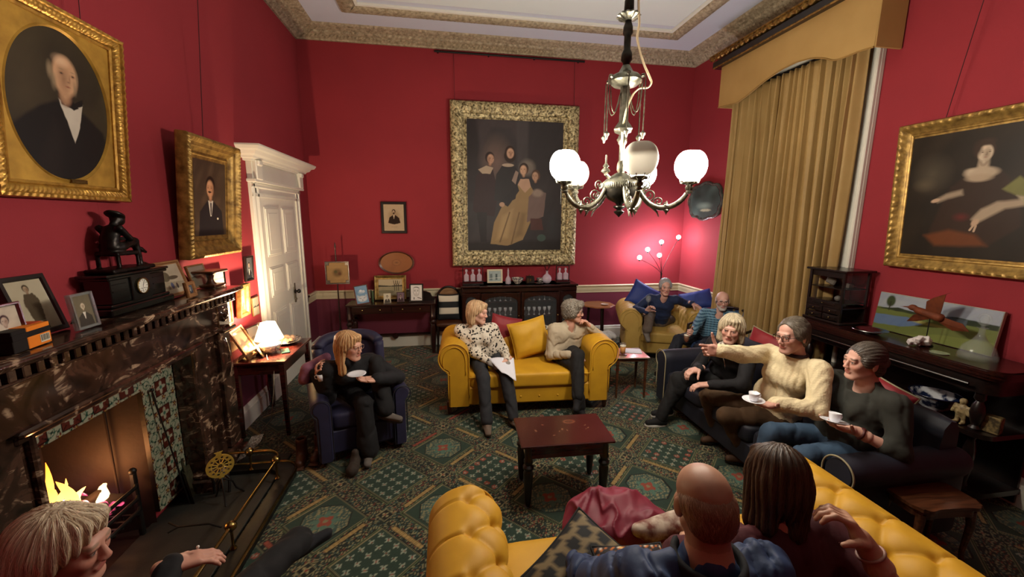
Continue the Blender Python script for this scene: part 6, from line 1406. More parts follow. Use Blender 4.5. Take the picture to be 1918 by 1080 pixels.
    o = q.build('wings_and_tail', RU, t, 0); o.modifiers.new('s', 'SOLIDIFY').thickness = .004
    s = Sdf(.01); rs = np.random.RandomState(6)
    for i in range(14): s.rbox((rs.uniform(-.05, .05), rs.uniform(-.03, .03), .03+rs.uniform(0, .04)), rs.uniform(.03, .06, 3), .004, rotm(*rs.uniform(0, 90, 3)), k=.004)
    o = sculpt(s, .005, 'quartz_rock', mat('white_quartz', '#cfc8c6', .35), None, None, 0); tag(o, 'rough white quartz rock in front of the leaning landscape canvas', 'rock'); o.location = (3.78, 2.56, z+.0)
    t = thing('drink_coaster', 'thin round pale green glass coaster near the large decanter', 'coaster', (3.74, 2.4, z+.001)); q = M(); q.lathe([(0, 0), (.055, 0), (.057, .004), (0, .006)], 28); q.build('disc', mat('pale_green_glass', '#9aa68a', .1, coat=.6), t)
    t = thing('ship_decanter', 'large broad-based clear decanter with a round stopper on the sideboard', 'decanter', (3.84, 2.24, z+.001)); q = M(); q.lathe([(0, 0), (.1, 0), (.108, .012), (.105, .04), (.085, .1), (.04, .15), (.02, .19), (.018, .23), (.032, .24), (.03, .236), (.014, .23), (.016, .19), (.036, .15), (.08, .1), (.1, .04), (.1, .014), (0, .012)], 32); q.build('body', GLASS, t, 180)
    q = M(); q.tube([(0, 0, .235), (0, 0, .26)], .012, 10); q.tube([(.0, .034*math.cos(a), .3+.04*math.sin(a)) for a in np.linspace(0, 6.1, 24)], .009, 8); q.ball((0, 0, .3), (.006, .03, .036), 12); q.build('stopper', GLASS, t, 180)
    # lower shelf
    zs = .576; t = thing('wash_bowl', 'large blue and white china bowl on the sideboard lower shelf', 'bowl', (3.82, 2.42, zs)); q = M(); q.lathe([(0, 0), (.07, 0), (.07, .01), (.12, .05), (.15, .12), (.158, .13), (.152, .13), (.115, .055), (.06, .02), (0, .018)], 40)
    m = mat('blue_white_china', '#c9ccd0', .12, coat=.7, noise=(14, '#1a2340', .06)); q.build('bowl', m, t, 180); q = M(); q.tube([(.156*math.cos(a), .156*math.sin(a), .128) for a in np.linspace(0, 6.283, 40)], .006, 8); q.build('rim', mat('cobalt', '#11162c', .15, coat=.5), t, 180)
    s = Sdf(.012); c = (3.74, 2.2, zs); A = lambda x, y, z_: (c[0]+x, c[1]+y, c[2]+z_); s.ell(A(0, 0, .1), (.03, .04, .05)).ell(A(0, 0, .17), (.022, .022, .024)).cap(A(0, -.015, .06), A(0, -.02, .01), .016, .012).cap(A(0, .015, .06), A(0, .02, .01), .016, .012).cap(A(0, .04, .13), A(-.01, .05, .08), .012, .01).cap(A(0, -.04, .13), A(-.01, -.05, .08), .012, .01).cap(A(-.005, -.02, .01), A(-.03, -.022, .008), .012, .01).cap(A(-.005, .02, .01), A(-.03, .022, .008), .012, .01)
    s.disp = lambda P: .002*wob(P, 90); o = sculpt(s, .005, 'carved_figurine', mat('bone_carving', '#a8946a', .5, noise=(50, '#5c4a2e', .2)), None); tag(o, 'small cream carved standing figurine on the sideboard lower shelf', 'figurine'); rebase(o, c)
    t = thing('jug_box', 'small pale brown box with dark lettered label on the lower shelf beyond the figurine', 'box', (3.8, 2.06, zs), 15); q = M(); q.box((0, 0, .06), (.07, .09, .12), .004); q.build('box', mat('card_tan', '#7d6a42', .6, noise=(40, '#3a2f1a', .12)), t)
sideboard()
# jackets, cushions on the near sofa
def fold_disp(A, f, seed=0): return lambda P: A*np.abs(wob(P, f, seed))*1.6-A*.6
def soft_things():
    s = Sdf(.05)
    for px, py, z, r in ((1110, 955, .56, (.13, .1, .07)), (1165, 950, .58, (.14, .11, .07)), (1215, 975, .55, (.12, .1, .06)), (1090, 990, .52, (.09, .1, .06)), (1150, 985, .55, (.14, .1, .06))):
        s.ell(atz(px, py, z), r, rotm(0, 10, px % 40-20))
    s.disp = lambda P: -.024*np.exp(-(wob(P, 11, 2)/.16)**2)-.012*np.exp(-(wob(P, 24, 6)/.18)**2)+.008
    o = sculpt(s, .006, 'maroon_jacket', mat('maroon_cloth', '#7c1830', .6, sheen=.3, noise=(6, '#5f1024', .3)), None); tag(o, 'crumpled maroon jacket heaped on the near sofa seat', 'jacket'); rebase(o, atz(1150, 960, .46))
    def dots(U, V):
        d = np.hypot((U*2.6) % 1-.5, (V*2.6+.5*np.floor(U*2.6)) % 1-.5); return np.where((d < .4)[..., None], np.array(hx('#0c0c0e')), np.array(hx('#6f6044')))
    cushion('dark cushion with large black dots on a tan ground in the near sofa', atz(1105, 1085, .6), .42, .42, .12, mat('patterned_cloth', vc=True, rough=.8), rotm(-68, 0, -14) @ rotm(0, 40, 0), vc=dots, seed=2)
    def folk(U, V):
        c = np.zeros(U.shape+(3,)); c[:] = hx('#120d10'); a = np.sin(U*26)*np.sin(V*30); c[a > .45] = hx('#b5651e'); b = np.abs(np.sin(V*9)) < .12; c[b & (np.sin(U*60) > 0)] = hx('#8a1e1e'); c[np.abs(U % .5-.25) < .015] = hx('#cfae6a'); c[np.abs(a+.6) < .08] = hx('#c9bfae'); return c
    cushion('dark folk-patterned cushion with orange embroidery behind the man in the blue gilet', atz(1195, 1085, .7), .3, .26, .1, mat('patterned_cloth', vc=True, rough=.8), rotm(-72, 0, 10) @ rotm(0, 12, 0), vc=folk, seed=3)
    # folded white and tan garment between the jacket and the man
    s = Sdf(.03); s.cap(atz(1195, 992, .6), atz(1265, 968, .62), .03, .03).cap(atz(1215, 1000, .58), atz(1270, 985, .6), .035).ell(atz(1120, 1010, .5), (.1, .05, .04)); s.disp = fold_disp(.006, 30, 1)
    o = sculpt(s, .007, 'pale_scarf', mat('cream_wool', '#b5a594', .8, noise=(20, '#6b3a30', .12)), None); tag(o, 'cream and rust folded scarf beside the maroon jacket', 'scarf'); rebase(o, atz(1220, 1000, .5))
    # grey fleece over the front sofa arm
    s = Sdf(.05); 
    for px, py, y, r in ((1108, 622, 4.45, (.12, .1, .06)), (1128, 632, 4.4, (.1, .12, .07)), (1098, 640, 4.35, (.07, .07, .06)), (1140, 627, 4.5, (.09, .1, .05))): s.ell(aty(px, py, y), r, rotm(0, 20, 10))
    s.disp = fold_disp(.01, 24, 3); o = sculpt(s, .009, 'grey_fleece', mat('grey_fleece', '#767676', .9, noise=(25, '#9c9c98', .25), bump=(90, .4, .004)), None); tag(o, 'crumpled grey fleece lying over the right arm of the front sofa', 'fleece'); rebase(o, aty(1115, 650, 4.42))
    # pink shawl over the violet armchair
    s = Sdf(.04)
    for a, b, r in (((575, 690), (612, 668), .045), ((572, 705), (585, 690), .05), ((570, 712), (600, 705), .035)): s.cap(aty(*a, 3.45), aty(*b, 3.62), r, r*.8)
    s.disp = fold_disp(.008, 26, 4); o = sculpt(s, .008, 'pink_shawl', mat('pink_cloth', '#96647a', .8, noise=(9, '#5d3550', .15)), None); tag(o, 'dusty pink shawl draped over the arm of the violet armchair', 'shawl'); rebase(o, aty(580, 710, 3.48))
soft_things()

def fire_chair():
    t = thing('armchair', 'dark armchair with gilt-edged wooden arms at the lower left by the hearth', 'armchair', (-1.25, 1.0, 0), 35+90)
    m = velvet('black_upholstery', '#15131a', '#0d0c11', .2); GW = mat('gilt_wood_edge', '#a88a58', .35, metal=.3)
    q = M(); superq(q, (0, -.0, .36), (.34, .36, .08), .25, 18); q.build('seat', m, t, 180); q = M(); q.box((0, .34, .62), (.66, .1, .6), .04, rotm(-10, 0, 0)); q.build('backrest', m, t)
    for sx in (-1, 1):
        q = M(); q.tube([(sx*.36, .3, .66), (sx*.38, 0, .68), (sx*.37, -.3, .66), (sx*.36, -.36, .62)], .028, 10); q.tube([(sx*.36, -.3, .64), (sx*.36, -.32, .3), (sx*.34, -.33, 0)], .022, 8); o = q.build('armrest', DARKW, t)
        q = M(); q.tube([(sx*.385, .28, .685), (sx*.405, 0, .705), (sx*.395, -.3, .685), (sx*.38, -.37, .64)], .008, 6); q.build('gilt_edge', GW, o)
        q = M(); q.box((sx*.33, .36, .15), (.04, .04, .3), .006); q.build('leg', DARKW, t)
fire_chair()
# ------------------------------------------------------------------ people
SKIN = mat('skin', vc=True, rough=.5, bump=(140, .06, .001))
def cloth(name, c, c2=None, rough=.85, sheen=.25, bump=(120, .2, .002)): return mat(name, c, rough, sheen=sheen, noise=(8, c2 or c, .3), bump=bump)
HAIRC = {}
def hairmat(name, c, c2, sc=9): HAIRC[name] = (c, c2); return mat(name, vc=True, rough=.42, spec=.4)
def leopard():
    m = mat('animal_print_knit', '#c9c0b0', .8, sheen=.2); N, L, B = nodes_of(m); tc = N.new('ShaderNodeTexCoord'); v = N.new('ShaderNodeTexVoronoi'); v.inputs['Scale'].default_value = 34; v.inputs['Randomness'].default_value = 1
    n = N.new('ShaderNodeTexNoise'); n.inputs['Scale'].default_value = 30; mx = N.new('ShaderNodeMix'); mx.data_type = 'VECTOR'; mx.inputs[0].default_value = .05; L.new(tc.outputs['Object'], mx.inputs[4]); L.new(n.outputs[1], mx.inputs[5]); L.new(tc.outputs['Object'], n.inputs[0]); L.new(mx.outputs[1], v.inputs[0])
    r = ramp(N, [(.36, '#17130f'), (.42, '#cfc6b6')]); L.new(v.outputs[0], r.inputs[0]); L.new(r.outputs[0], B.inputs['Base Color']); return m
def plaid():
    m = mat('blue_plaid', '#31506a', .8, sheen=.2); N, L, B = nodes_of(m); tc = N.new('ShaderNodeTexCoord'); out = None
    for d, c, s in (('X', '#16212e', 7), ('Z', '#7fa3b4', 6.5)):
        w = N.new('ShaderNodeTexWave'); w.bands_direction = d; w.inputs['Scale'].default_value = s*1.6; w.inputs['Distortion'].default_value = .5; L.new(tc.outputs['Object'], w.inputs[0]); r = ramp(N, [(.45, '#000000'), (.55, '#ffffff')]); L.new(w.outputs[1], r.inputs[0])
        mx = N.new('ShaderNodeMix'); mx.data_type = 'RGBA'; mm = N.new('ShaderNodeMath'); mm.operation = 'MULTIPLY'; mm.inputs[1].default_value = .55; L.new(r.outputs[0], mm.inputs[0]); L.new(mm.outputs[0], mx.inputs[0])
        if out: L.new(out, mx.inputs[6])
        else: mx.inputs[6].default_value = (*hx('#35607c'), 1)
        mx.inputs[7].default_value = (*hx(c), 1); out = mx.outputs[2]
    L.new(out, B.inputs['Base Color']); return m
def cable():
    m = mat('aran_knit', '#d6c7a2', .9, sheen=.3); N, L, B = nodes_of(m); tc = N.new('ShaderNodeTexCoord'); hs = []
    v = N.new('ShaderNodeTexVoronoi'); v.inputs['Scale'].default_value = 75; L.new(tc.outputs['Object'], v.inputs[0]); v2 = N.new('ShaderNodeTexWave'); v2.wave_type = 'BANDS'; v2.bands_direction = 'Y'; v2.inputs['Scale'].default_value = 8; v2.inputs['Distortion'].default_value = 1.6; v2.inputs['Detail'].default_value = 0; L.new(tc.outputs['Object'], v2.inputs[0])
    ad = N.new('ShaderNodeMath'); mu_ = N.new('ShaderNodeMath'); mu_.operation = 'MULTIPLY'; mu_.inputs[1].default_value = .55; L.new(v.outputs[0], mu_.inputs[0]); L.new(mu_.outputs[0], ad.inputs[0]); L.new(v2.outputs[1], ad.inputs[1]); bp = N.new('ShaderNodeBump'); bp.inputs['Strength'].default_value = .7; bp.inputs['Distance'].default_value = .005; L.new(ad.outputs[0], bp.inputs['Height']); L.new(bp.outputs[0], B.inputs['Normal']); return m
def nrm(v): v = np.array(v, float); return v/(np.linalg.norm(v)+1e-12)
def ik(A, B, l1, l2, pole):
    A, B = np.array(A, float), np.array(B, float); d = B-A; L = np.linalg.norm(d)
    if L > (l1+l2)*.998: k = L/(l1+l2)*1.003; l1 *= k; l2 *= k
    u = d/L; x = (l1*l1-l2*l2+L*L)/(2*L); h = math.sqrt(max(l1*l1-x*x, 0)); p = np.array(pole, float); p = p-(p@u)*u; return A+u*x+nrm(p)*h
def ang(a, p=0): a, p = math.radians(a), math.radians(p); return np.array([math.cos(a)*math.cos(p), math.sin(a)*math.cos(p), -math.sin(p)])
def rotv(v, ax, a): ax = nrm(ax); return v*math.cos(a)+np.cross(ax, v)*math.sin(a)+ax*(ax@v)*(1-math.cos(a))
def creases(V, a, f): return 1.5*a*np.exp(-(wob(V*np.array([1, 1, .7]), f, 2)/.13)**2)+.6*a*np.exp(-(wob(V, f*2.2, 5)/.15)**2)-a*.8
class Frame:
    def __init__(s, H, yaw, pitch=0, tilt=0, sc=1.0):
        f = ang(yaw, pitch); l = np.array([-math.sin(math.radians(yaw)), math.cos(math.radians(yaw)), 0]); u = np.cross(f, l); t = math.radians(tilt)
        s.l = rotv(l, f, t); s.u = rotv(u, f, t); s.f = f; s.H = np.array(H, float); s.s = sc; s.R = np.stack([s.l, s.f, s.u], 1)
    def __call__(s, a, b, c): return s.H+(a*s.l+b*s.f+c*s.u)*s.s
    def inv(s, V): return (V-s.H) @ s.R/s.s
    def RR(s, rx=0, ry=0, rz=0): return s.R @ rotm(rx, ry, rz)
def head_prims(S, T, jaw=1.0, fat=1.0, nose=1.0):
    e = lambda c, r, k=.02, op=1, R=None: S.ell(T(*c), np.array(r)*T.s, T.R if R is None else R, k=k, op=op)
    e((0, -.012, .035), (.074, .094, .08)); e((0, .03, -.028), (.058*fat, .06, .07)); e((0, .044, -.075), (.043*jaw*fat, .043, .034)); e((0, .077, -.1), (.02*jaw, .014, .015), .015)
    for x in (-1, 1):
        S.cap(T(x*.05*fat, .0, -.055), T(x*.022, .066, -.1), .016*T.s*fat, k=.02); e((x*.036, .063, -.02), (.025*fat, .024, .024), .02)
        e((x*.03, .104, .004), (.016, .012, .01), .012, -1); e((x*.03, .0815, .004), (.013, .0125, .0115), .002)
        S.cap(T(x*.019, .093, .0125), T(x*.042, .084, .011), .0035*T.s, k=.003); S.cap(T(x*.02, .0915, -.006), T(x*.04, .084, -.006), .0025*T.s, k=.004)
        e((x*.077, -.01, -.006), (.008, .02, .032), .006, 1, T.RR(10, 0, -x*18)); e((x*.011, .101, -.034), (.0085, .009, .007), .006)
    S.cap(T(-.032, .083, .024), T(.032, .083, .024), .0115*T.s, k=.014); S.cap(T(0, .09, .01), T(0, .09+.016*nose, -.028), .007*T.s, .011*T.s, k=.01)
    S.cap(T(-.018, .086, -.059), T(.018, .086, -.059), .006*T.s, k=.006); S.cap(T(-.014, .086, -.0685), T(.014, .086, -.0685), .0065*T.s, k=.005)
    e((0, .098, -.0637), (.022, .006, .0018), .002, -1)
def head_col(V, T, skin, brow='#5d4a38', lip='#a45a50', beard=None, iris='#3d4a55', stub=None):
    P = T.inv(V); C = np.tile(np.array(hx(skin)), (len(V), 1)); a, b, c = P.T
    def mixc(m, col, k=1):
        m = (np.clip(m, 0, 1)*k)[:, None]; C[:] = C*(1-m)+np.array(hx(col))*m
    g = lambda ca, cb, cc, ra, rb, rc: 1-np.sqrt(((abs(a)-ca)/ra)**2+((b-cb)/rb)**2+((c-cc)/rc)**2)
    red = tuple(min(1, x) for x in (hx(skin)[0]*1.0, hx(skin)[1]*.68, hx(skin)[2]*.65)); m = np.clip(g(.04, .075, -.025, .03, .04, .028)*1.5, 0, 1)[:, None]*.55; C[:] = C*(1-m)+np.array(red)*m
    m = np.clip(g(.0, .11, -.03, .018, .03, .02)*1.5, 0, 1)[:, None]*.4; C[:] = C*(1-m)+np.array(red)*m
    if stub: mixc(np.clip((.118-c)/.045, 0, 1)*np.clip((.045-b)/.05, 0, 1)*(c > -.1)*(.75+.25*wob(P, 120)), stub, .75)
    if beard: mixc(np.clip((-.045-c)*60, 0, 1)*np.clip((b-.0)*40, 0, 1)*(c > -.14), beard, .85); mixc(g(0, .095, -.05, .03, .03, .012)*3, beard, .8)
    mixc(g(.0, .09, -.0637, .026, .03, .0125)*4, lip, .85); mixc(g(.031, .09, .026, .022, .03, .006)*4, brow, .8)
    mixc(g(.03, .094, .004, .0125, .02, .005)*4, '#b5aca2', .8); mixc(g(.03, .096, .004, .006, .02, .006)*6, iris); mixc(g(.03, .096, .004, .003, .02, .003)*6, '#0a0808'); mixc(g(.031, .092, .0115, .016, .02, .0028)*5, '#33241c', .8)
    near = (P**2).sum(1) < .2**2; C[~near] = hx(skin); return C
def hand_prims(S, W, d, n, side, curl=.3, spread=.06, sc=1.0, curls=None, thumb=.3, k=.006):
    d = nrm(d); n = nrm(np.array(n)-(np.array(n)@d)*d); t = np.cross(d, n) if side == 'R' else np.cross(n, d); W = np.array(W, float); z = sc
    R = np.stack([d, t, n], 1); S.cap(W-d*.03*z, W+d*.02*z, .026*z, .027*z, k=.015); S.rbox(W+d*.05*z, (.085*z, .078*z, .03*z), .014*z, R, k=.012)
    S.cap(W+d*.02*z+t*.018*z+n*.008*z, W+d*.055*z+t*.03*z+n*.006*z, .016*z, .013*z, k=.012)
    for i, (o, L) in enumerate(((.029, .95), (.0098, 1.06), (-.0098, 1.0), (-.028, .8))):
        c = (curls[i] if curls else curl); p = W+d*.085*z+t*o*z; v = rotv(d, n, (spread*(1.5-i))*(1 if side == 'R' else -1)*-1*-1 if False else 0); v = nrm(d+t*spread*(1.5-i)*.7)
        ax = np.cross(v, n); r = .0092*z
        for j, (l, a, r2) in enumerate(((.042, 50, .0088), (.026, 65, .008), (.021, 40, .0068))):
            v = rotv(v, ax, math.radians(a)*c); q = p+v*l*L*z; S.cap(p, q, r, r2*z, k=k); p = q; r = r2*z
    p = W+d*.022*z+t*.034*z; v = nrm(t*(1-thumb)+d*.75+n*(.25+thumb*.5)); ax = np.cross(v, n)
    for l, a, r, r2 in ((.04, 0, .0125, .0105), (.03, 25, .0105, .0095), (.024, 25, .0095, .0075)): v = rotv(v, ax, math.radians(a)*(curl*.8+.1)); q = p+v*l*z; S.cap(p, q, r*z, r2*z, k=k); p = q
def hair_mesh(style, T, m, par, vox=.0055, seed=0, rel=1):
    S = Sdf(.025); e = lambda c, r, k=.025, op=1, R=None: S.ell(T(*c), np.array(r)*T.s, T.R if R is None else R, k=k, op=op)
    if style in ('bob', 'long', 'shoulder'):
        dn = {'bob': -.1, 'shoulder': -.15, 'long': -.21}[style]
        e((0, -.02, .045), (.09, .108, .09)); e((0, -.06, -.02), (.084, .062, .09))
        for x in (-1, 1): S.cap(T(x*.07, -.01, .03), T(x*.075, -.02, dn), .03*T.s, .028*T.s); S.cap(T(x*.04, -.06, 0), T(x*.045, -.06, dn), .045*T.s, .03*T.s); S.cap(T(x*.03, .055, .088), T(x*.08, .02, .0), .017*T.s, .012*T.s)
        e((0, .11, -.03), (.056, .075, .092), .012, -1); e((0, .04, -.14), (.05, .07, .09), .02, -1)
        e((.01, .062, .088), (.052, .03, .02), .015)
        S.disp = lambda V: (lambda P: .0035*np.sin(np.arctan2(P[:, 0], P[:, 1]+.02)*26+3*wob(P, 9, seed))+.003*wob(P, 30, seed))(T.inv(V))
    elif style == 'curly':
        e((0, -.02, .05), (.098, .112, .085)); e((0, -.055, -.01), (.09, .07, .085)); 
        for x in (-1, 1): e((x*.075, .0, .0), (.03, .05, .06)); e((x*.04, .07, .09), (.035, .03, .03))
        e((0, .11, -.025), (.062, .072, .095), .012, -1); S.disp = lambda V: (lambda P: .012*np.sin(P[:, 0]*190+3*wob(P, 26, 1))*np.sin(P[:, 1]*180+3*wob(P, 24, 2))*np.sin(P[:, 2]*170+2*wob(P, 22, 3))-.002)(T.inv(V))
    elif style in ('short', 'swept'):
        e((0, -.022, .045), (.082, .099, .084)); e((0, -.05, -.02), (.076, .058, .075))
        for x in (-1, 1): e((x*.072, .005, .02), (.015, .035, .04))
        e((0, .12, .0), (.075, .098, .104), .012, -1); e((0, .03, -.1), (.1, .085, .07), .01, -1)
        if style == 'swept': e((0, .045, .105), (.06, .05, .022))
        S.disp = lambda V: .0035*wob(T.inv(V), 70, seed)
    elif style == 'fringe':   # bald on top
        e((0, -.03, .012), (.0795, .085, .066), .02); e((0, -.06, -.03), (.068, .043, .055)); e((0, .09, .01), (.1, .1, .14), .02, -1); e((0, .0, .125), (.12, .15, .07), .03, -1); e((0, .02, -.12), (.1, .07, .06), .01, -1); S.disp = lambda V: .002*wob(T.inv(V), 90, seed)
    elif style == 'pulled':
        e((0, -.02, .04), (.08, .1, .086)); e((0, -.06, -.03), (.07, .05, .075)); e((0, -.115, -.01), (.036, .03, .036), .02); e((0, .125, -.03), (.07, .085, .1), .03, -1); e((0, .03, -.12), (.1, .09, .06), .02, -1)
        for x in (-1, 1): e((x*.07, .02, .02), (.016, .035, .035))
        S.disp = lambda V: (lambda P: .003*np.sin(np.arctan2(P[:, 0], P[:, 2]-.02)*30+wob(P, 12)*2)+.002*wob(P, 40))(T.inv(V))
    V, Fc = S.mesh(vox); V = relax(V, Fc, rel); c1, c2 = HAIRC[m.name]; c1, c2 = np.array(hx(c1)), np.array(hx(c2))
    t = np.clip(.35+.5*wob(T.inv(V), 14, seed), 0, 1)[:, None]; q = M(); q.add(V, Fc, col=(c1*(1-t)+c2*t)*.75)
    n0 = np.cross(V[Fc[:, 1]]-V[Fc[:, 0]], V[Fc[:, 2]]-V[Fc[:, 0]]); Nn = np.zeros_like(V)
    for i in range(4): np.add.at(Nn, Fc[:, i], n0)
    Nn /= np.linalg.norm(Nn, axis=1)[:, None]+1e-12
    from mathutils.kdtree import KDTree
    kd = KDTree(len(V)); [kd.insert(v, i) for i, v in enumerate(V.tolist())]; kd.balance()
    ns, steps, ds, wdt, jit, lift = {'bob': (1500, 9, .012, .0017, .15, .002), 'shoulder': (2200, 12, .013, .0013, .12, .002), 'long': (1600, 12, .013, .0017, .15, .002), 'curly': (2600, 6, .006, .0014, 1.6, .004), 'short': (1900, 5, .008, .0012, .35, .002), 'swept': (1500, 5, .009, .0014, .3, .002), 'fringe': (1100, 4, .006, .0010, .4, .0015), 'pulled': (1500, 7, .011, .0013, .15, .001)}[style]
    if vox < .005: ns = int(ns*2.2); wdt *= .6
    rs = np.random.RandomState(seed+5); crown = T(0, -.02, .13); A, Bs = [], []
    for i0 in rs.randint(0, len(V), ns):
        p = V[i0].copy(); n = Nn[i0]; wv = rs.normal(size=3)*jit; pts = []; nn = []
        for k in range(steps):
            if style == 'pulled': g = T(0, -.115, -.01)-p; g = nrm(g)
            elif style == 'short' or style == 'fringe' or style == 'swept': g = nrm(nrm(p-T(0, .05, .1))+nrm(-T.u)*.6)
            else: g = nrm(nrm(p-crown)*max(0, 1-k*.12)*.8-T.u*1.0+(0 if style == 'curly' else .0))
            if style == 'curly': g = g+np.array([math.sin(k*1.7+i0), math.cos(k*1.9+i0*2), math.sin(k*2.3+i0*3)])*1.1
            g = g+wv*.6; g = g-(g@n)*n; g = nrm(g); pts.append(p+n*(lift*(.3+1.1*math.sin(math.pi*k/steps)))); nn.append(n); p = p+g*ds*T.s
            co, j, d = kd.find(p)
            if d > ds*1.8: break
            n = Nn[j]; q0 = V[j]; p = p-n*((p-q0)@n)
        if len(pts) < 3: continue
        A.append((np.array(pts), np.array(nn)))
    for P_, n_ in A:
        k = len(P_); Tn = np.gradient(P_, axis=0); sd = np.cross(Tn, n_); sd /= np.linalg.norm(sd, axis=1)[:, None]+1e-9; w_ = (wdt*np.linspace(1, .25, k))[:, None]*T.s; X = np.stack([P_-sd*w_, P_+n_*wdt*.6, P_+sd*w_], 1)
        u = rs.uniform(0, 1); cc = (c1*(1-u)+c2*u)*rs.uniform(.8, 1.25); q.grid(X, col=tuple(cc))
    return q.build('hair', m, par, 180, True)
def glasses(T, par, col=BLACKM):
    q = M()
    for x in (-1, 1):
        P = [T(x*(.031+.024*np.sign(math.cos(a))*abs(math.cos(a))**.6), .104-.006*abs(math.cos(a))*(x*math.cos(a) > 0), .003+.017*np.sign(math.sin(a))*abs(math.sin(a))**.7) for a in np.linspace(0, 6.283, 22)[:-1]]
        q.tube(P, .0017*T.s, 6, True); q.tube([T(x*.055, .1, .01), T(x*.074, .05, .01), T(x*.081, -.01, .006), T(x*.081, -.025, -.008)], .0018*T.s, 6)
    q.tube([T(-.008, .105, .006), T(0, .107, .009), T(.008, .105, .006)], .0016*T.s, 6); return q.build('spectacles', col, par, 180, True)
def shoe(par, A, toe, kind, m, up=(0, 0, 1), sole=None, name='shoe', leg=None):
    """A ankle centre, toe direction"""
    toe = nrm(toe); up = nrm(np.array(up)-(np.array(up)@toe)*toe); sd = np.cross(up, toe); R = np.stack([sd, toe, up], 1); g = lambda x, y, z: A+sd*x+toe*y+up*z
    S = Sdf(.03); S.cap(g(0, -.035, -.05), g(0, .02, -.04), .036, .036).cap(g(0, .02, -.045), g(0, .13, -.058), .036, .03).cap(g(0, 0, -.03), A+(leg if leg is not None else up)*{'boot': .1, 'sock': .09}.get(kind, -.02), .036, .037)
    S.rbox(g(0, .05, -.105), (.3, .5, .05), .01, R, k=.006, op=-1)
    if kind in ('boot', 'sock', 'slip'): S.disp = lambda V: .0022*np.sin((V-A) @ up*170+2*wob(V, 20))
    S2 = sculpt(S, .0055, name, m, par)
    if kind in ('sneaker', 'shoe', 'boot'):
        q = M(); n = 36; a = np.linspace(0, 2*np.pi, n, endpoint=False); P = [[g((.04 if kind != 'sneaker' else .044)*math.cos(b)*(1 if math.sin(b) > 0 else .88), .045+.118*math.sin(b), z) for b in a] for z in (-.086, -.07)]
        q.grid(np.array(P), cv=True); q.add(P[0], [list(range(n))]); q.add(P[1], [list(range(n))]); q.build('sole', sole or BLACKM, S2, 40, True)
    return S2
def person(label, head, look, pelvis, face, top, trous=None, arms=None, legs=None, hair=None, skin='#b98a70', sc=1.0, sw=.185, fat=1.0, neck=None, brow='#5d4a38', lip='#a45a50', beard=None, glass=None, jaw=1.0, nose=1.0, ns=1.0, vox=.0042, tvox=.0095, collar='crew', sleeve=1.0, fold=.006, ffreq=16, shoes=None, hands=True, lean=0, name='person', extra=None, armk=1.0, hfat=1.0, stub=None):
    T = Frame(head, *look, sc); F = ang(face); Ls = np.array([-F[1], F[0], 0]); P = np.array(pelvis, float)
    N = np.array(neck, float) if neck is not None else T(0, -.03, -.06)+np.array([0, 0, -.095])*sc-F*.015
    ax = nrm(N-P); Sd = nrm(Ls+ax*lean)
    S_ = {'L': N+Sd*sw-ax*.05, 'R': N-Sd*sw-ax*.05}; Hp = {'L': P+Ls*.095, 'R': P-Ls*.095}
    arms = arms or {}; legs = legs or {}; E = {}; K = {}
    for s, a in arms.items(): E[s] = ik(S_[s], a['w'], .285*armk, .25*armk, a.get('pole', (0, 0, -1)))
    for s, g in legs.items(): K[s] = ik(Hp[s], g['a'], .43, .42, g.get('pole', F*.4+np.array([0, 0, 1])))
    # body: skin
    B = Sdf(.03); head_prims(B, T, jaw, hfat, nose); B.cap(T(0, -.03, -.055), N+ax*.0, .05*ns*sc, .056*ns*sc, k=.03); B.cap(N+ax*.0, N-ax*.1, .058*ns, .07, k=.03)
    V, Fc = B.mesh(vox); V = relax(V, Fc, 1); C = head_col(V, T, skin, brow, lip, beard, stub=stub); q = M(); q.add(V, Fc, col=C)
    B2 = Sdf(.03); C3 = N-ax*.2; B2.cap(N-ax*.08-Ls*.06, N-ax*.08+Ls*.06, .05).cap(C3-Ls*.06, C3+Ls*.06, .075).cap(C3, P, .07, .07).cap(P-Ls*.05, P+Ls*.05, .07)
    for s, a in arms.items():
        B2.cap(S_[s], E[s], .03, .028).cap(E[s], np.array(a['w']), (.036 if sleeve < .6 else .028)*a.get('thick', 1), .025, k=.01)
    for s, g in legs.items(): B2.cap(Hp[s], K[s], .06, .036, k=.01).cap(K[s], np.array(g['a']), .034, .026, k=.01)
    V, Fc = B2.mesh(.011 if sleeve > .6 else .008); q.add(relax(V, Fc, 1), Fc, col=skin)
    for s, a in arms.items():
        if a.get('hand', True):
            HS = Sdf(.006); W = np.array(a['w'], float); fd = nrm(W-E[s]); HS.cap(W-fd*.07, W, (.03 if sleeve < .6 else .025)*a.get('thick', 1), .0255, k=.02)
            hand_prims(HS, W+fd*.005, a.get('d', fd), a.get('n', (0, 0, -1)), s, a.get('curl', .35), a.get('spread', .05), a.get('hs', 1.0), a.get('curls'), a.get('thumb', .3))
            V, Fc = HS.mesh(.0035); V = relax(V, Fc, 1); hc = np.tile(np.array(hx(a.get('skin', skin))), (len(V), 1)); hc *= (1+.06*wob(V, 60))[:, None]; q.add(V, Fc, col=hc)
    body = q.build(name, SKIN, None, 180); tag(body, label, 'person'); base = (float(P[0]), float(P[1]), 0); rebase(body, base)
    # top garment
    G = Sdf(.05); Ch = P+(N-P)*.68; Be = P+(N-P)*.33
    G.cap(P-Ls*.07+ax*.03, P+Ls*.07+ax*.03, .118*fat).cap(Be-Ls*.07+F*.015*fat, Be+Ls*.07+F*.015*fat, .118*fat).cap(Ch-Sd*.075+F*.01, Ch+Sd*.075+F*.01, .11*(.5+.5*fat)).cap(S_['L']-Sd*.02, S_['R']+Sd*.02, .062)
    G.cap(N-ax*.05, N+ax*.005, .085, .062)
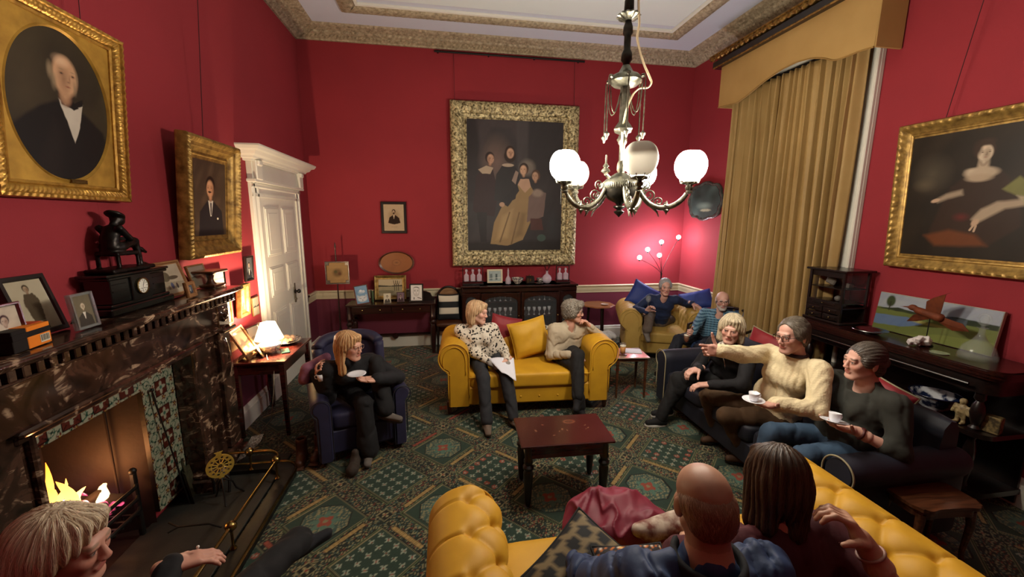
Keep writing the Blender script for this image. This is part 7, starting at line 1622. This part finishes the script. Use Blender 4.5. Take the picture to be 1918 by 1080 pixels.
    if top.get('bust'): 
        for x in (-1, 1): G.ell(Ch+Sd*x*.07+F*.095-ax*.015, (.06, .06, .06), k=.04)
    th = top.get('thick', 0)
    for s, a in arms.items():
        W = np.array(a['w'], float); W2 = E[s]+(W-E[s])*min(1, sleeve); G.cap(S_[s], E[s], .062+th, .052+th, k=.04)
        if sleeve > .02: G.cap(E[s], W2, .052+th, .04+th+(.012 if sleeve < .9 else 0), k=.03)
    if collar == 'turtle': G.cap(N-ax*.01, N+ax*.05, .062, .064, k=.015)
    if collar in ('v', 'shirt'): G.ell(N+F*.06-ax*.03, (.05, .05, .07), k=.01, op=-1)
    if collar == 'scoop': G.ell(N+F*.05+ax*.0, (.075, .085, .06), k=.01, op=-1)
    fa = fold; qa = top.get('quilt', 0); G.disp = lambda V: creases(V, fa, ffreq)+(qa*1.2*np.exp(-(np.sin(np.linalg.norm((V-N)*np.array([1, 1, 1.15]), axis=-1)*np.pi/.1+.3)/.22)**2)-qa*.5 if qa else 0)
    o = sculpt(G, tvox, top.get('name', 'jumper'), top['m'], body, None, 1)
    if collar == 'shirt':
        cm = top.get('cm', top['m']); q = M(); a = np.linspace(-2.55, 2.55, 30)+math.pi; cc = N+ax*.01
        P3 = np.array([[cc+(F*math.cos(b)+Sd*math.sin(b))*r*(1+.1*math.cos(b))+ax*(z-.045*max(0, math.cos(b))) for b in a] for r, z in ((.06, -.02), (.06, .02), (.065, .025), (.076, .0), (.084, -.015))]); q.grid(P3); q.build('collar', cm, o, 180, True)
    if trous:
        G = Sdf(.05); G.cap(P-Ls*.075-ax*.0, P+Ls*.075-ax*.0, .122*fat)
        for s, g in legs.items():
            A = np.array(g['a'], float); A2 = K[s]+(A-K[s])*g.get('len', .98); G.cap(Hp[s], K[s], .095*(.4+.6*fat), .066, k=.04).cap(K[s], A2, .066, .058+g.get('flare', .0), k=.03)
        G.disp = lambda V: creases(V, .006, 15)
        o = sculpt(G, tvox, 'trousers', trous, body, None, 1)
    for s, g in legs.items():
        if g.get('shoe'):
            kd, m_, so = g['shoe']; shoe(body, np.array(g['a'], float), g.get('toe', F), kd, m_, g.get('up', (0, 0, 1)), so, 'sock' if kd in ('sock', 'slip') else 'shoe', nrm(K[s]-np.array(g['a'], float)))
    if hair: hair_mesh(hair[0], T, hair[1], body, hair[2] if len(hair) > 2 else .0055)
    if glass: glasses(T, body, glass)
    return dict(body=body, T=T, N=N, S=S_, E=E, K=K, F=F, L=Ls, P=P, ax=ax)
def cup_and_saucer(label, loc, cup=True, plate=.075, tilt=(0, 0, 0), lab2=None):
    W = mat('white_china', '#e8eaf0', .15, coat=.6); t = thing('saucer', label, 'saucer', loc); t.rotation_euler = [math.radians(v) for v in tilt]
    q = M(); q.lathe([(0, .002), (plate*.45, .002), (plate*.9, .012), (plate, .016), (plate, .019), (plate*.85, .016), (plate*.45, .007), (0, .007)], 32); q.build('saucer_dish', W, t, 180)
    if cup:
        t = thing('cup', lab2, 'cup', (loc[0], loc[1], loc[2]+.009)); t.rotation_euler = [math.radians(v) for v in tilt]
        q = M(); q.lathe([(0, 0), (.02, 0), (.028, .01), (.033, .05), (.034, .058), (.031, .058), (.026, .012), (0, .01)], 28); q.build('bowl', W, t, 180)
        q = M(); q.tube([(.032, 0, .048), (.048, 0, .046), (.054, 0, .034), (.046, 0, .02), (.029, 0, .018)], .004, 6); q.build('handle', W, t, 180)
SOCKG = cloth('grey_sock', '#6d655f', '#4f4943'); BLK = cloth('black_wool', '#0d0d10', '#15151a'); BLKT = cloth('black_trousers', '#0b0b0d', '#121214'); LEATH = mat('dark_leather', '#1a1210', .4)

def people():
    # 1 fair-haired woman in the violet armchair
    H = aty(655, 648, 3.42); A = lambda px, py, y: aty(px, py, y)
    r = person('person with long fair hair and glasses in black, seated in the violet armchair', H, (-28, 4, 3), (-.86, 3.76, .5), -62, dict(m=BLK, bust=1, name='polo_neck', thick=.008), cloth('black_wide_trousers', '#0c0c0f', '#141417'),
        arms=dict(R=dict(w=A(592, 700, 3.42), pole=(-.3, .3, -1), d=(.2, -.3, .4), n=(.8, 0, .2), curl=.75), L=dict(w=A(706, 709, 3.34), pole=(1, .3, -.6), d=(-1, -.3, .1), n=(0, -.2, 1), curl=.3)),
        legs=dict(R=dict(a=atz(690, 842, .09), shoe=('sock', SOCKG, None), toe=(.1, -1, 0), flare=.03), L=dict(a=A(722, 768, 3.4), shoe=('boot', SOCKG, LEATH), toe=(.9, -.3, -.1), flare=.02, len=.95)),
        hair=('long', hairmat('pale_blond_hair', '#c99a66', '#e2bd8c')), skin='#cf9f8a', glass=mat('clear_frames', '#b59a8c', .2, metal=.5), collar='turtle', brow='#9a7a5a', fold=.004)
    p = A(668, 703, 3.26); cup_and_saucer('white side plate held on the lap of the person in the violet armchair', p, False, .075)
    t = thing('cup', 'white cup raised in the hand of the person in the violet armchair', 'cup', A(601, 706, 3.36)); q = M(); q.lathe([(0, -.03), (.022, -.03), (.034, .03), (.03, .03), (.02, -.025), (0, -.025)], 24); q.build('bowl', mat('white_china', '#e8eaf0', .15, coat=.6), t, 180); q = M(); q.tube([(-.03, 0, .02), (-.048, 0, .012), (-.045, 0, -.01), (-.026, 0, -.015)], .004, 6); q.build('handle', mat('white_china', '#e8eaf0'), t, 180)
    c = atz(662, 872, .05); t = thing('slipper', 'fuzzy brown slipper on the carpet before the violet armchair', 'slipper', (c[0], c[1], 0)); S = Sdf(.03); S.cap((0, .06, .045), (0, -.05, .04), .042, .05).cap((0, .07, .07), (0, .08, .12), .035, .03); S.disp = lambda V: .006*np.abs(wob(V, 60)); V, F = S.mesh(.006); mesh_from(V, F, 'upper', cloth('brown_fleece', '#3a2f26', '#221b16'), t, None, False)
    # 2 woman in animal print
    H = A(895, 585, 4.2)
    r = person('person with a fair bob in black and cream animal-print top on the front sofa', H, (-32, 3, -4), (.42, 4.31, .54), -88, dict(m=leopard(), bust=1), cloth('charcoal_jeans', '#1e1f23', '#2a2b30'),
        arms=dict(R=dict(w=A(925, 681, 4.02), pole=(-.45, .3, -1), d=(1, -.2, -.1), n=(0, 0, -1), curl=.3), L=dict(w=A(950, 672, 4.0), pole=(.5, .4, -1), d=(-1, -.3, -.3), n=(0, 0, -1), curl=.3)),
        legs=dict(R=dict(a=atz(912, 789, .09), shoe=('boot', cloth('taupe_suede', '#6f5f52', '#5a4c42'), BLACKM), toe=(0, -1, 0)), L=dict(a=atz(962, 781, .09), shoe=('boot', cloth('taupe_suede', '#6f5f52'), BLACKM), toe=(.4, -1, 0))),
        hair=('bob', hairmat('honey_blond_hair', '#b9926a', '#d8bc96')), skin='#cfa08c', brow='#8a6e55', sw=.18, fold=.004)
    q = M(); n = 12; U, V = np.meshgrid(np.linspace(0, 1, n), np.linspace(0, 1, n), indexing='ij'); a, b, c, d = A(915, 678, 4.0), A(962, 674, 4.0), A(967, 718, 3.76), A(940, 704, 3.82)
    X = a*(1-U[..., None])*(1-V[..., None])+b*U[..., None]*(1-V[..., None])+c*(U*V)[..., None]+d*((1-U)*V)[..., None]; X[..., 2] += .035+.01*np.sin(U*5); q.grid(X); o = q.build('paper_sheet', mat('white_paper', '#d5d6e0', .6), None, 180); o.modifiers.new('s', 'SOLIDIFY').thickness = .002; tag(o, 'white paper sheet hanging off the knee of the person in animal print', 'paper')
    S = Sdf(.03); S.cap(A(918, 680, 3.98), A(955, 690, 3.94), .03, .025).cap(A(930, 688, 3.95), A(952, 680, 3.95), .022); S.disp = fold_disp(.006, 30, 2); o = sculpt(S, .006, 'grey_gloves', mat('grey_wool', '#8d8781', .9), None); tag(o, 'crumpled grey gloves lying on the lap of the person in animal print', 'gloves'); rebase(o, A(935, 690, 3.95))
    # 3 curly-haired person in a cream jacket
    H = A(1074, 583, 4.2)
    r = person('person with grey curly hair in a cream jacket, hand at chin, on the front sofa', H, (-30, 2, 2), (1.3, 4.32, .54), -80, dict(m=cloth('stone_cotton', '#b3a68f', '#9c8f79'), name='jacket'), BLKT,
        arms=dict(R=dict(w=A(1066, 664, 3.98), pole=(-.5, .3, -1), d=(1, -.5, -.1), n=(0, 0, -1), curl=.25), L=dict(w=A(1106, 612, 4.16), pole=(.9, .1, -.9), d=(-.4, 0, .5), n=(-.7, 0, -.6), curl=.8)),
        legs=dict(R=dict(a=atz(1086, 762, .1), shoe=('shoe', BLK, BLACKM), toe=(.2, -1, 0), pole=(.2, -.5, 1)), L=dict(a=A(1082, 742, 3.7), shoe=('shoe', BLK, BLACKM), toe=(-.5, -1, -.3), pole=(.1, -.3, 1))),
        hair=('curly', hairmat('grey_curly_hair', '#6f675c', '#a39a8c', 14), .006), skin='#c0907c', glass=BLACKM, collar='shirt', fold=.008, ffreq=20, brow='#6a5d50')
    # 4 man in the corner armchair
    H = A(1246, 537, 5.35)
    r = person('grey-haired person in a navy jumper in the corner armchair with a wine glass', H, (-108, 3, 0), (3.16, 5.6, .52), -112, dict(m=cloth('navy_wool', '#1a2a4e', '#14203c')), cloth('taupe_trousers', '#5b5047', '#4a4038'),
        arms=dict(R=dict(w=A(1210, 583, 5.2), pole=(-1, .2, -.6), d=(.3, -.3, .6), n=(.3, -.8, .2), curl=.7), L=dict(w=A(1296, 568, 5.2), pole=(.6, .8, -.3), d=(.6, -.7, -.3), n=(0, 0, -1), curl=.25)),
        legs=dict(R=dict(a=A(1212, 618, 4.95), shoe=('sock', SOCKG, None), toe=(-.1, -.8, -.6), up=(0, -.6, .8), pole=(0, -.3, 1)), L=dict(a=atz(1242, 640, .1), shoe=('shoe', LEATH, None), toe=(-.2, -1, 0))),
        hair=('short', hairmat('silver_hair', '#8d8c90', '#b5b3b5')), skin='#c09486', collar='v', brow='#7a7470', beard=None, fold=.005)
    g = A(1214, 568, 5.14); t = thing('wine_glass', 'stemmed wine glass held by the person in the corner armchair', 'glass', g); q = M(); q.lathe([(0, -.07), (.032, -.068), (.004, -.06), (.004, .01), (.03, .035), (.037, .065), (.03, .11), (.028, .11), (.035, .065), (.028, .036), (0, .018)], 20); q.build('glass', GLASS, t, 180)
    # 5 bald bearded man in plaid
    H = A(1353, 563, 4.55)
    r = person('bald person with white beard and glasses in a blue plaid shirt holding a beer', H, (-118, 4, 0), (3.44, 4.7, .5), -135, dict(m=plaid(), name='shirt'), cloth('navy_trousers', '#14161f', '#1c1f2a'),
        arms=dict(R=dict(w=A(1298, 622, 4.35), pole=(-.6, 0, -1), d=(-.8, -.2, .1), n=(.1, -1, 0), curl=.75), L=dict(w=A(1345, 650, 4.3), pole=(.3, -.3, -1), d=(-1, 0, 0), n=(0, 0, -1), curl=.4)),
        legs=dict(R=dict(a=(2.72, 4.5, .2), shoe=('shoe', LEATH, None), toe=(-1, -.3, 0), pole=(-.3, 0, 1)), L=dict(a=(2.9, 4.35, .1), shoe=('shoe', LEATH, None), toe=(-1, -.4, 0))),
        hair=('fringe', hairmat('white_hair', '#a8a5a3', '#c9c6c3')), skin='#c69a8a', collar='shirt', beard='#b5b0ab', brow='#9a9590', glass=mat('thin_frames', '#4a4442', .3, metal=.6), fold=.005, stub='#a89e98')
    g = A(1286, 632, 4.3); beer_glass('half-full amber beer glass held by the bald person in plaid', g-np.array([0, 0, .06]), mat('ale', '#a8622a', .05, trans=.6), .12, .034)
    # 6 woman in black cardigan
    H = A(1370, 616, 3.1)
    r = person('person with a pale blond bob in black and white scarf on the navy sofa', H, (-136, 3, -3), (2.72, 3.34, .5), -168, dict(m=BLK, name='cardigan'), BLKT,
        arms=dict(R=dict(w=A(1310, 690, 3.15), pole=(.3, .8, -.6), d=(-1, 0, -.2), n=(0, 0, -1), curl=.5), L=dict(w=A(1330, 720, 2.95), pole=(.3, -.8, -.6), d=(-1, .3, -.1), n=(0, 0, -1), curl=.4)),
        legs=dict(L=dict(a=atz(1248, 762, .16), shoe=('sneaker', cloth('black_mesh', '#0e0e10'), mat('white_sole', '#c9c6c0', .6)), toe=(-1, .15, -.1), pole=(0, 0, 1)), R=dict(a=atz(1238, 781, .09), shoe=('sneaker', cloth('black_mesh', '#0e0e10'), mat('white_sole', '#c9c6c0', .6)), toe=(-1, .1, 0), pole=(0, .2, 1))),
        hair=('bob', hairmat('ash_blond_hair', '#b5a68a', '#d3c6aa')), skin='#c69a8a', brow='#a58d72', lip='#a05650', sw=.19, fold=.006, sc=1.05)
    N = r['N']; F = r['F']; q = M(); a = np.linspace(-1.9, 1.9, 24); q.grid(np.array([[N+(F*math.cos(b)+r['L']*math.sin(b))*rr+np.array([0, 0, z]) for b in a] for rr, z in ((.07, .04), (.09, .025), (.12, -.02), (.14, -.08))])); o = q.build('scarf', mat('white_scarf', '#cfc9bc', .8, noise=(14, '#14120f', .05)), r['body'], 180, True); o.modifiers.new('s', 'SOLIDIFY').thickness = .012
    q = M(); P = [N+F*.125+np.array([0, 0, -.05])+r['L']*.09*math.sin(t_)+np.array([0, 0, -.13*(1-math.cos(t_))])+F*.03 for t_ in np.linspace(-1.5, 1.5, 20)]; q.tube(P, [.003+.003*(i % 3 == 0) for i in range(20)], 6); q.build('necklace', mat('silver', '#9a9a98', .2, metal=1), r['body'], 180, True)
    # 7 man in aran jumper
    H = A(1484, 628, 2.52)
    r = person('person with grey hair and glasses in a cream cable-knit jumper stretching out an arm', H, (-172, 6, 2), (2.64, 2.7, .48), -172, dict(m=cable(), thick=.012), cloth('brown_cord', '#4d3720', '#3c2a17', bump=(220, .4, .003)),
        arms=dict(R=dict(w=A(1347, 657, 2.62), pole=(.2, .5, -1), d=(-1, .05, .1), n=(.1, -1, .2), curls=(.25, .45, .6, .75), curl=.3, thumb=-.5, hs=1.12, skin='#c09282'), L=dict(w=A(1454, 757, 2.32), pole=(.7, -.7, -.5), d=(-1, -.1, .02), n=(0, .1, 1), curl=.2, hs=1.1, skin='#c09282')),
        legs=dict(R=dict(a=atz(1345, 812, .1), shoe=('shoe', mat('brown_suede', '#4a3220', .7), BLACKM), toe=(-1, .1, 0)), L=dict(a=atz(1398, 850, .1), shoe=('shoe', mat('brown_suede', '#4a3220', .7), BLACKM), toe=(-.8, .3, 0))),
        hair=('short', hairmat('steel_hair', '#4d443a', '#7a7164')), skin='#c09282', brow='#5a4f46', glass=BLACKM, collar='crew', fold=.006, ffreq=12, sw=.2, sc=1.1, nose=1.25, fat=1.05, vox=.004)
    q = M(); N = r['N']; q.tube([N+r['ax']*.02+(r['F']*math.cos(b)+r['L']*math.sin(b))*.068 for b in np.linspace(0, 6.2, 24)], .014, 8, True); q.build('polo_collar', cloth('maroon_collar', '#2a1216'), r['body'], 180, True)
    p = A(1411, 752, 2.3); cup_and_saucer('white saucer on the hand of the person in the cable-knit jumper', p, True, .07, (0, 0, 0), 'white coffee cup on the saucer held by the person in the cable-knit jumper')
    # 8 woman in grey top
    H = A(1618, 676, 2.15)
    r = person('person with tied-back grey-brown hair in charcoal top and jeans holding a cup', H, (168, 3, -4), (2.76, 2.2, .48), 178, dict(m=cloth('charcoal_knit', '#23241f', '#2e2f29'), bust=1, thick=.006), cloth('blue_denim', '#3d556e', '#2e4258'),
        arms=dict(R=dict(w=A(1550, 775, 2.2), pole=(.2, .9, -.5), d=(-.3, -.7, -.2), n=(0, 0, 1), curl=.4, hs=1.0), L=dict(w=A(1600, 806, 1.98), pole=(.8, -.6, -.6), d=(-1, .25, .1), n=(0, .2, 1), curl=.35, thick=1.25)),
        legs=dict(R=dict(a=(2.25, 2.42, .1), pole=(-.3, .1, 1)), L=dict(a=(2.22, 2.1, .1), pole=(-.3, 0, 1))),
        hair=('pulled', hairmat('grey_brown_hair', '#3a322c', '#6d655c')), skin='#cda08e', brow='#4a3d33', sleeve=.25, fat=1.22, sw=.21, collar='scoop', fold=.006, sc=1.08, vox=.0042, armk=1.02)
    e, w = r['E']['L'], A(1600, 806, 1.98); c = w+(e-w)*.14; ax = nrm(e-w); u = nrm(np.cross(ax, (0, 0, 1))); v = np.cross(ax, u); q = M(); q.tube([c+(u*math.cos(b)+v*math.sin(b))*.034 for b in np.linspace(0, 6.283, 24)[:-1]], .008, 6, True); q.ball(c+v*-.034, (.016, .016, .008), 10); q.build('wrist_watch', mat('maroon_strap', '#4a1a18', .5), r['body'], 180, True)
    p = A(1562, 792, 1.98); cup_and_saucer('white saucer held by the person in the charcoal top', p, True, .075, (-8, 10, 0), 'white cup on the saucer held by the person in the charcoal top')
    # 9 woman at the lower left, by the fire
    H = aty(120, 1026, 1.15)
    r = person('fair grey-haired person in black sitting beside the fire, seen in profile', H, (4, 8, 2), (-1.25, 1.02, .44), 35, dict(m=BLK), cloth('black_wide_trousers', '#0c0c0f'),
        arms=dict(R=dict(w=atz(318, 1062, .86), pole=(.2, -.8, -.8), d=(1, .6, -.2), n=(0, 0, -1), curl=.3, hs=.95), L=dict(w=(-1.25, 1.4, .7), pole=(-.6, .6, -.6), hand=False)),
        legs=dict(R=dict(a=atz(560, 1012, .42), shoe=('slip', cloth('black_sock', '#11131a'), None), toe=(.75, .6, .1), up=(-.2, 0, 1), pole=(0, 0, 1), flare=.012), L=dict(a=(-.72, 1.62, .1), shoe=('shoe', BLK, None), toe=(.7, .6, 0))),
        hair=('shoulder', hairmat('silver_blond_hair', '#c2ab86', '#efe3cb', 12), .0045), skin='#bd8c7a', brow='#8a7460', lip='#9a5048', vox=.0034, sc=.92, fold=.005)
    q = M(); w = atz(318, 1062, .86); q.ball(w+np.array([.06, .055, .022]), .006, 8); q.build('pearl_ring', mat('pearl', '#e6e0d8', .15, coat=.8), r['body'], 180, True)
    # 10 man in the blue gilet
    H = aty(1316, 940, 1.02)
    GIL = cloth('blue_quilted_nylon', '#22355a', '#1a2a48', .68, .1)
    r = person('balding person in a quilted blue gilet seen from behind on the near sofa', H, (80, 12, -2), (.82, .98, .52), 84, dict(m=GIL, name='gilet', thick=.014, quilt=.011), cloth('blue_denim', '#3d556e', '#2e4258'),
        arms=dict(L=dict(w=(.5, 1.38, .64), pole=(-.6, -.4, -.6), hand=True, d=(.2, 1, 0)), R=dict(w=(1.1, 1.35, .6), pole=(.7, -.6, -.6), d=(-.2, 1, 0))),
        legs=dict(L=dict(a=(.72, 1.86, .1), pole=(0, .3, 1), shoe=('shoe', LEATH, None), toe=(0, 1, 0)), R=dict(a=(1.0, 1.86, .1), pole=(0, .3, 1), shoe=('shoe', LEATH, None), toe=(0, 1, 0))),
        hair=('fringe', hairmat('cropped_grey_hair', '#7d5c49', '#a5866e', 30), .0045), skin='#ac8068', stub='#86644f', ns=1.15, sw=.2, sc=1.04, vox=.0036, tvox=.008, fold=.014, ffreq=11, collar='crew', jaw=1.1, fat=1.05)
    q = M(); N = r['N']; Fv, Lv, ax = r['F'], r['L'], r['ax']; a = np.linspace(-2.4, 2.4, 40)+math.pi
    q.grid(np.array([[N+ax*z+(Fv*math.cos(b)+Lv*math.sin(b))*rr for b in a] for rr, z in ((.085, -.03), (.088, .015), (.096, .03), (.108, .02), (.115, -.03))])); q.build('collar', cloth('black_lining', '#101216'), r['body'], 180, True)
    # 11 woman in maroon
    H = aty(1452, 898, 1.16)
    r = person('brown-haired person in a maroon coat seen from behind on the near sofa', H, (70, 20, 6), (1.24, 1.0, .52), 92, dict(m=cloth('maroon_wool', '#4a1018', '#360a12'), name='coat', thick=.01), cloth('blue_denim', '#3d556e', '#2e4258'),
        arms=dict(R=dict(w=aty(1622, 1022, .9), pole=(.5, -1, -1), d=(-.45, .35, .75), n=(-.7, .3, -.5), curl=.7, hs=1.05, skin='#b58a72', thick=1.35), L=dict(w=(1.05, 1.45, .62), pole=(-.8, .2, -.5))),
        legs=dict(L=dict(a=(1.22, 1.84, .1), pole=(0, .3, 1), shoe=('shoe', LEATH, None), toe=(0, 1, 0)), R=dict(a=(1.5, 1.84, .1), pole=(0, .3, 1), shoe=('shoe', LEATH, None), toe=(0, 1, 0))),
        hair=('shoulder', hairmat('brown_hair', '#2c1d13', '#5a412c', 14), .0045), skin='#b58a72', sleeve=.1, sw=.19, vox=.004, tvox=.008, fold=.009)
    e, w = r['E']['R'], aty(1622, 1022, .9); c = w+(e-w)*.1; ax = nrm(e-w); u = nrm(np.cross(ax, (0, 0, 1))); v = np.cross(ax, u); q = M(); q.tube([c+(u*math.cos(b)+v*math.sin(b))*.036 for b in np.linspace(0, 6.283, 24)[:-1]], .005, 6, True); q.build('bracelet', mat('pale_leather', '#9a7468', .5), r['body'], 180, True)
    # folk-embroidered shawl edge on the shoulders of 11
people()
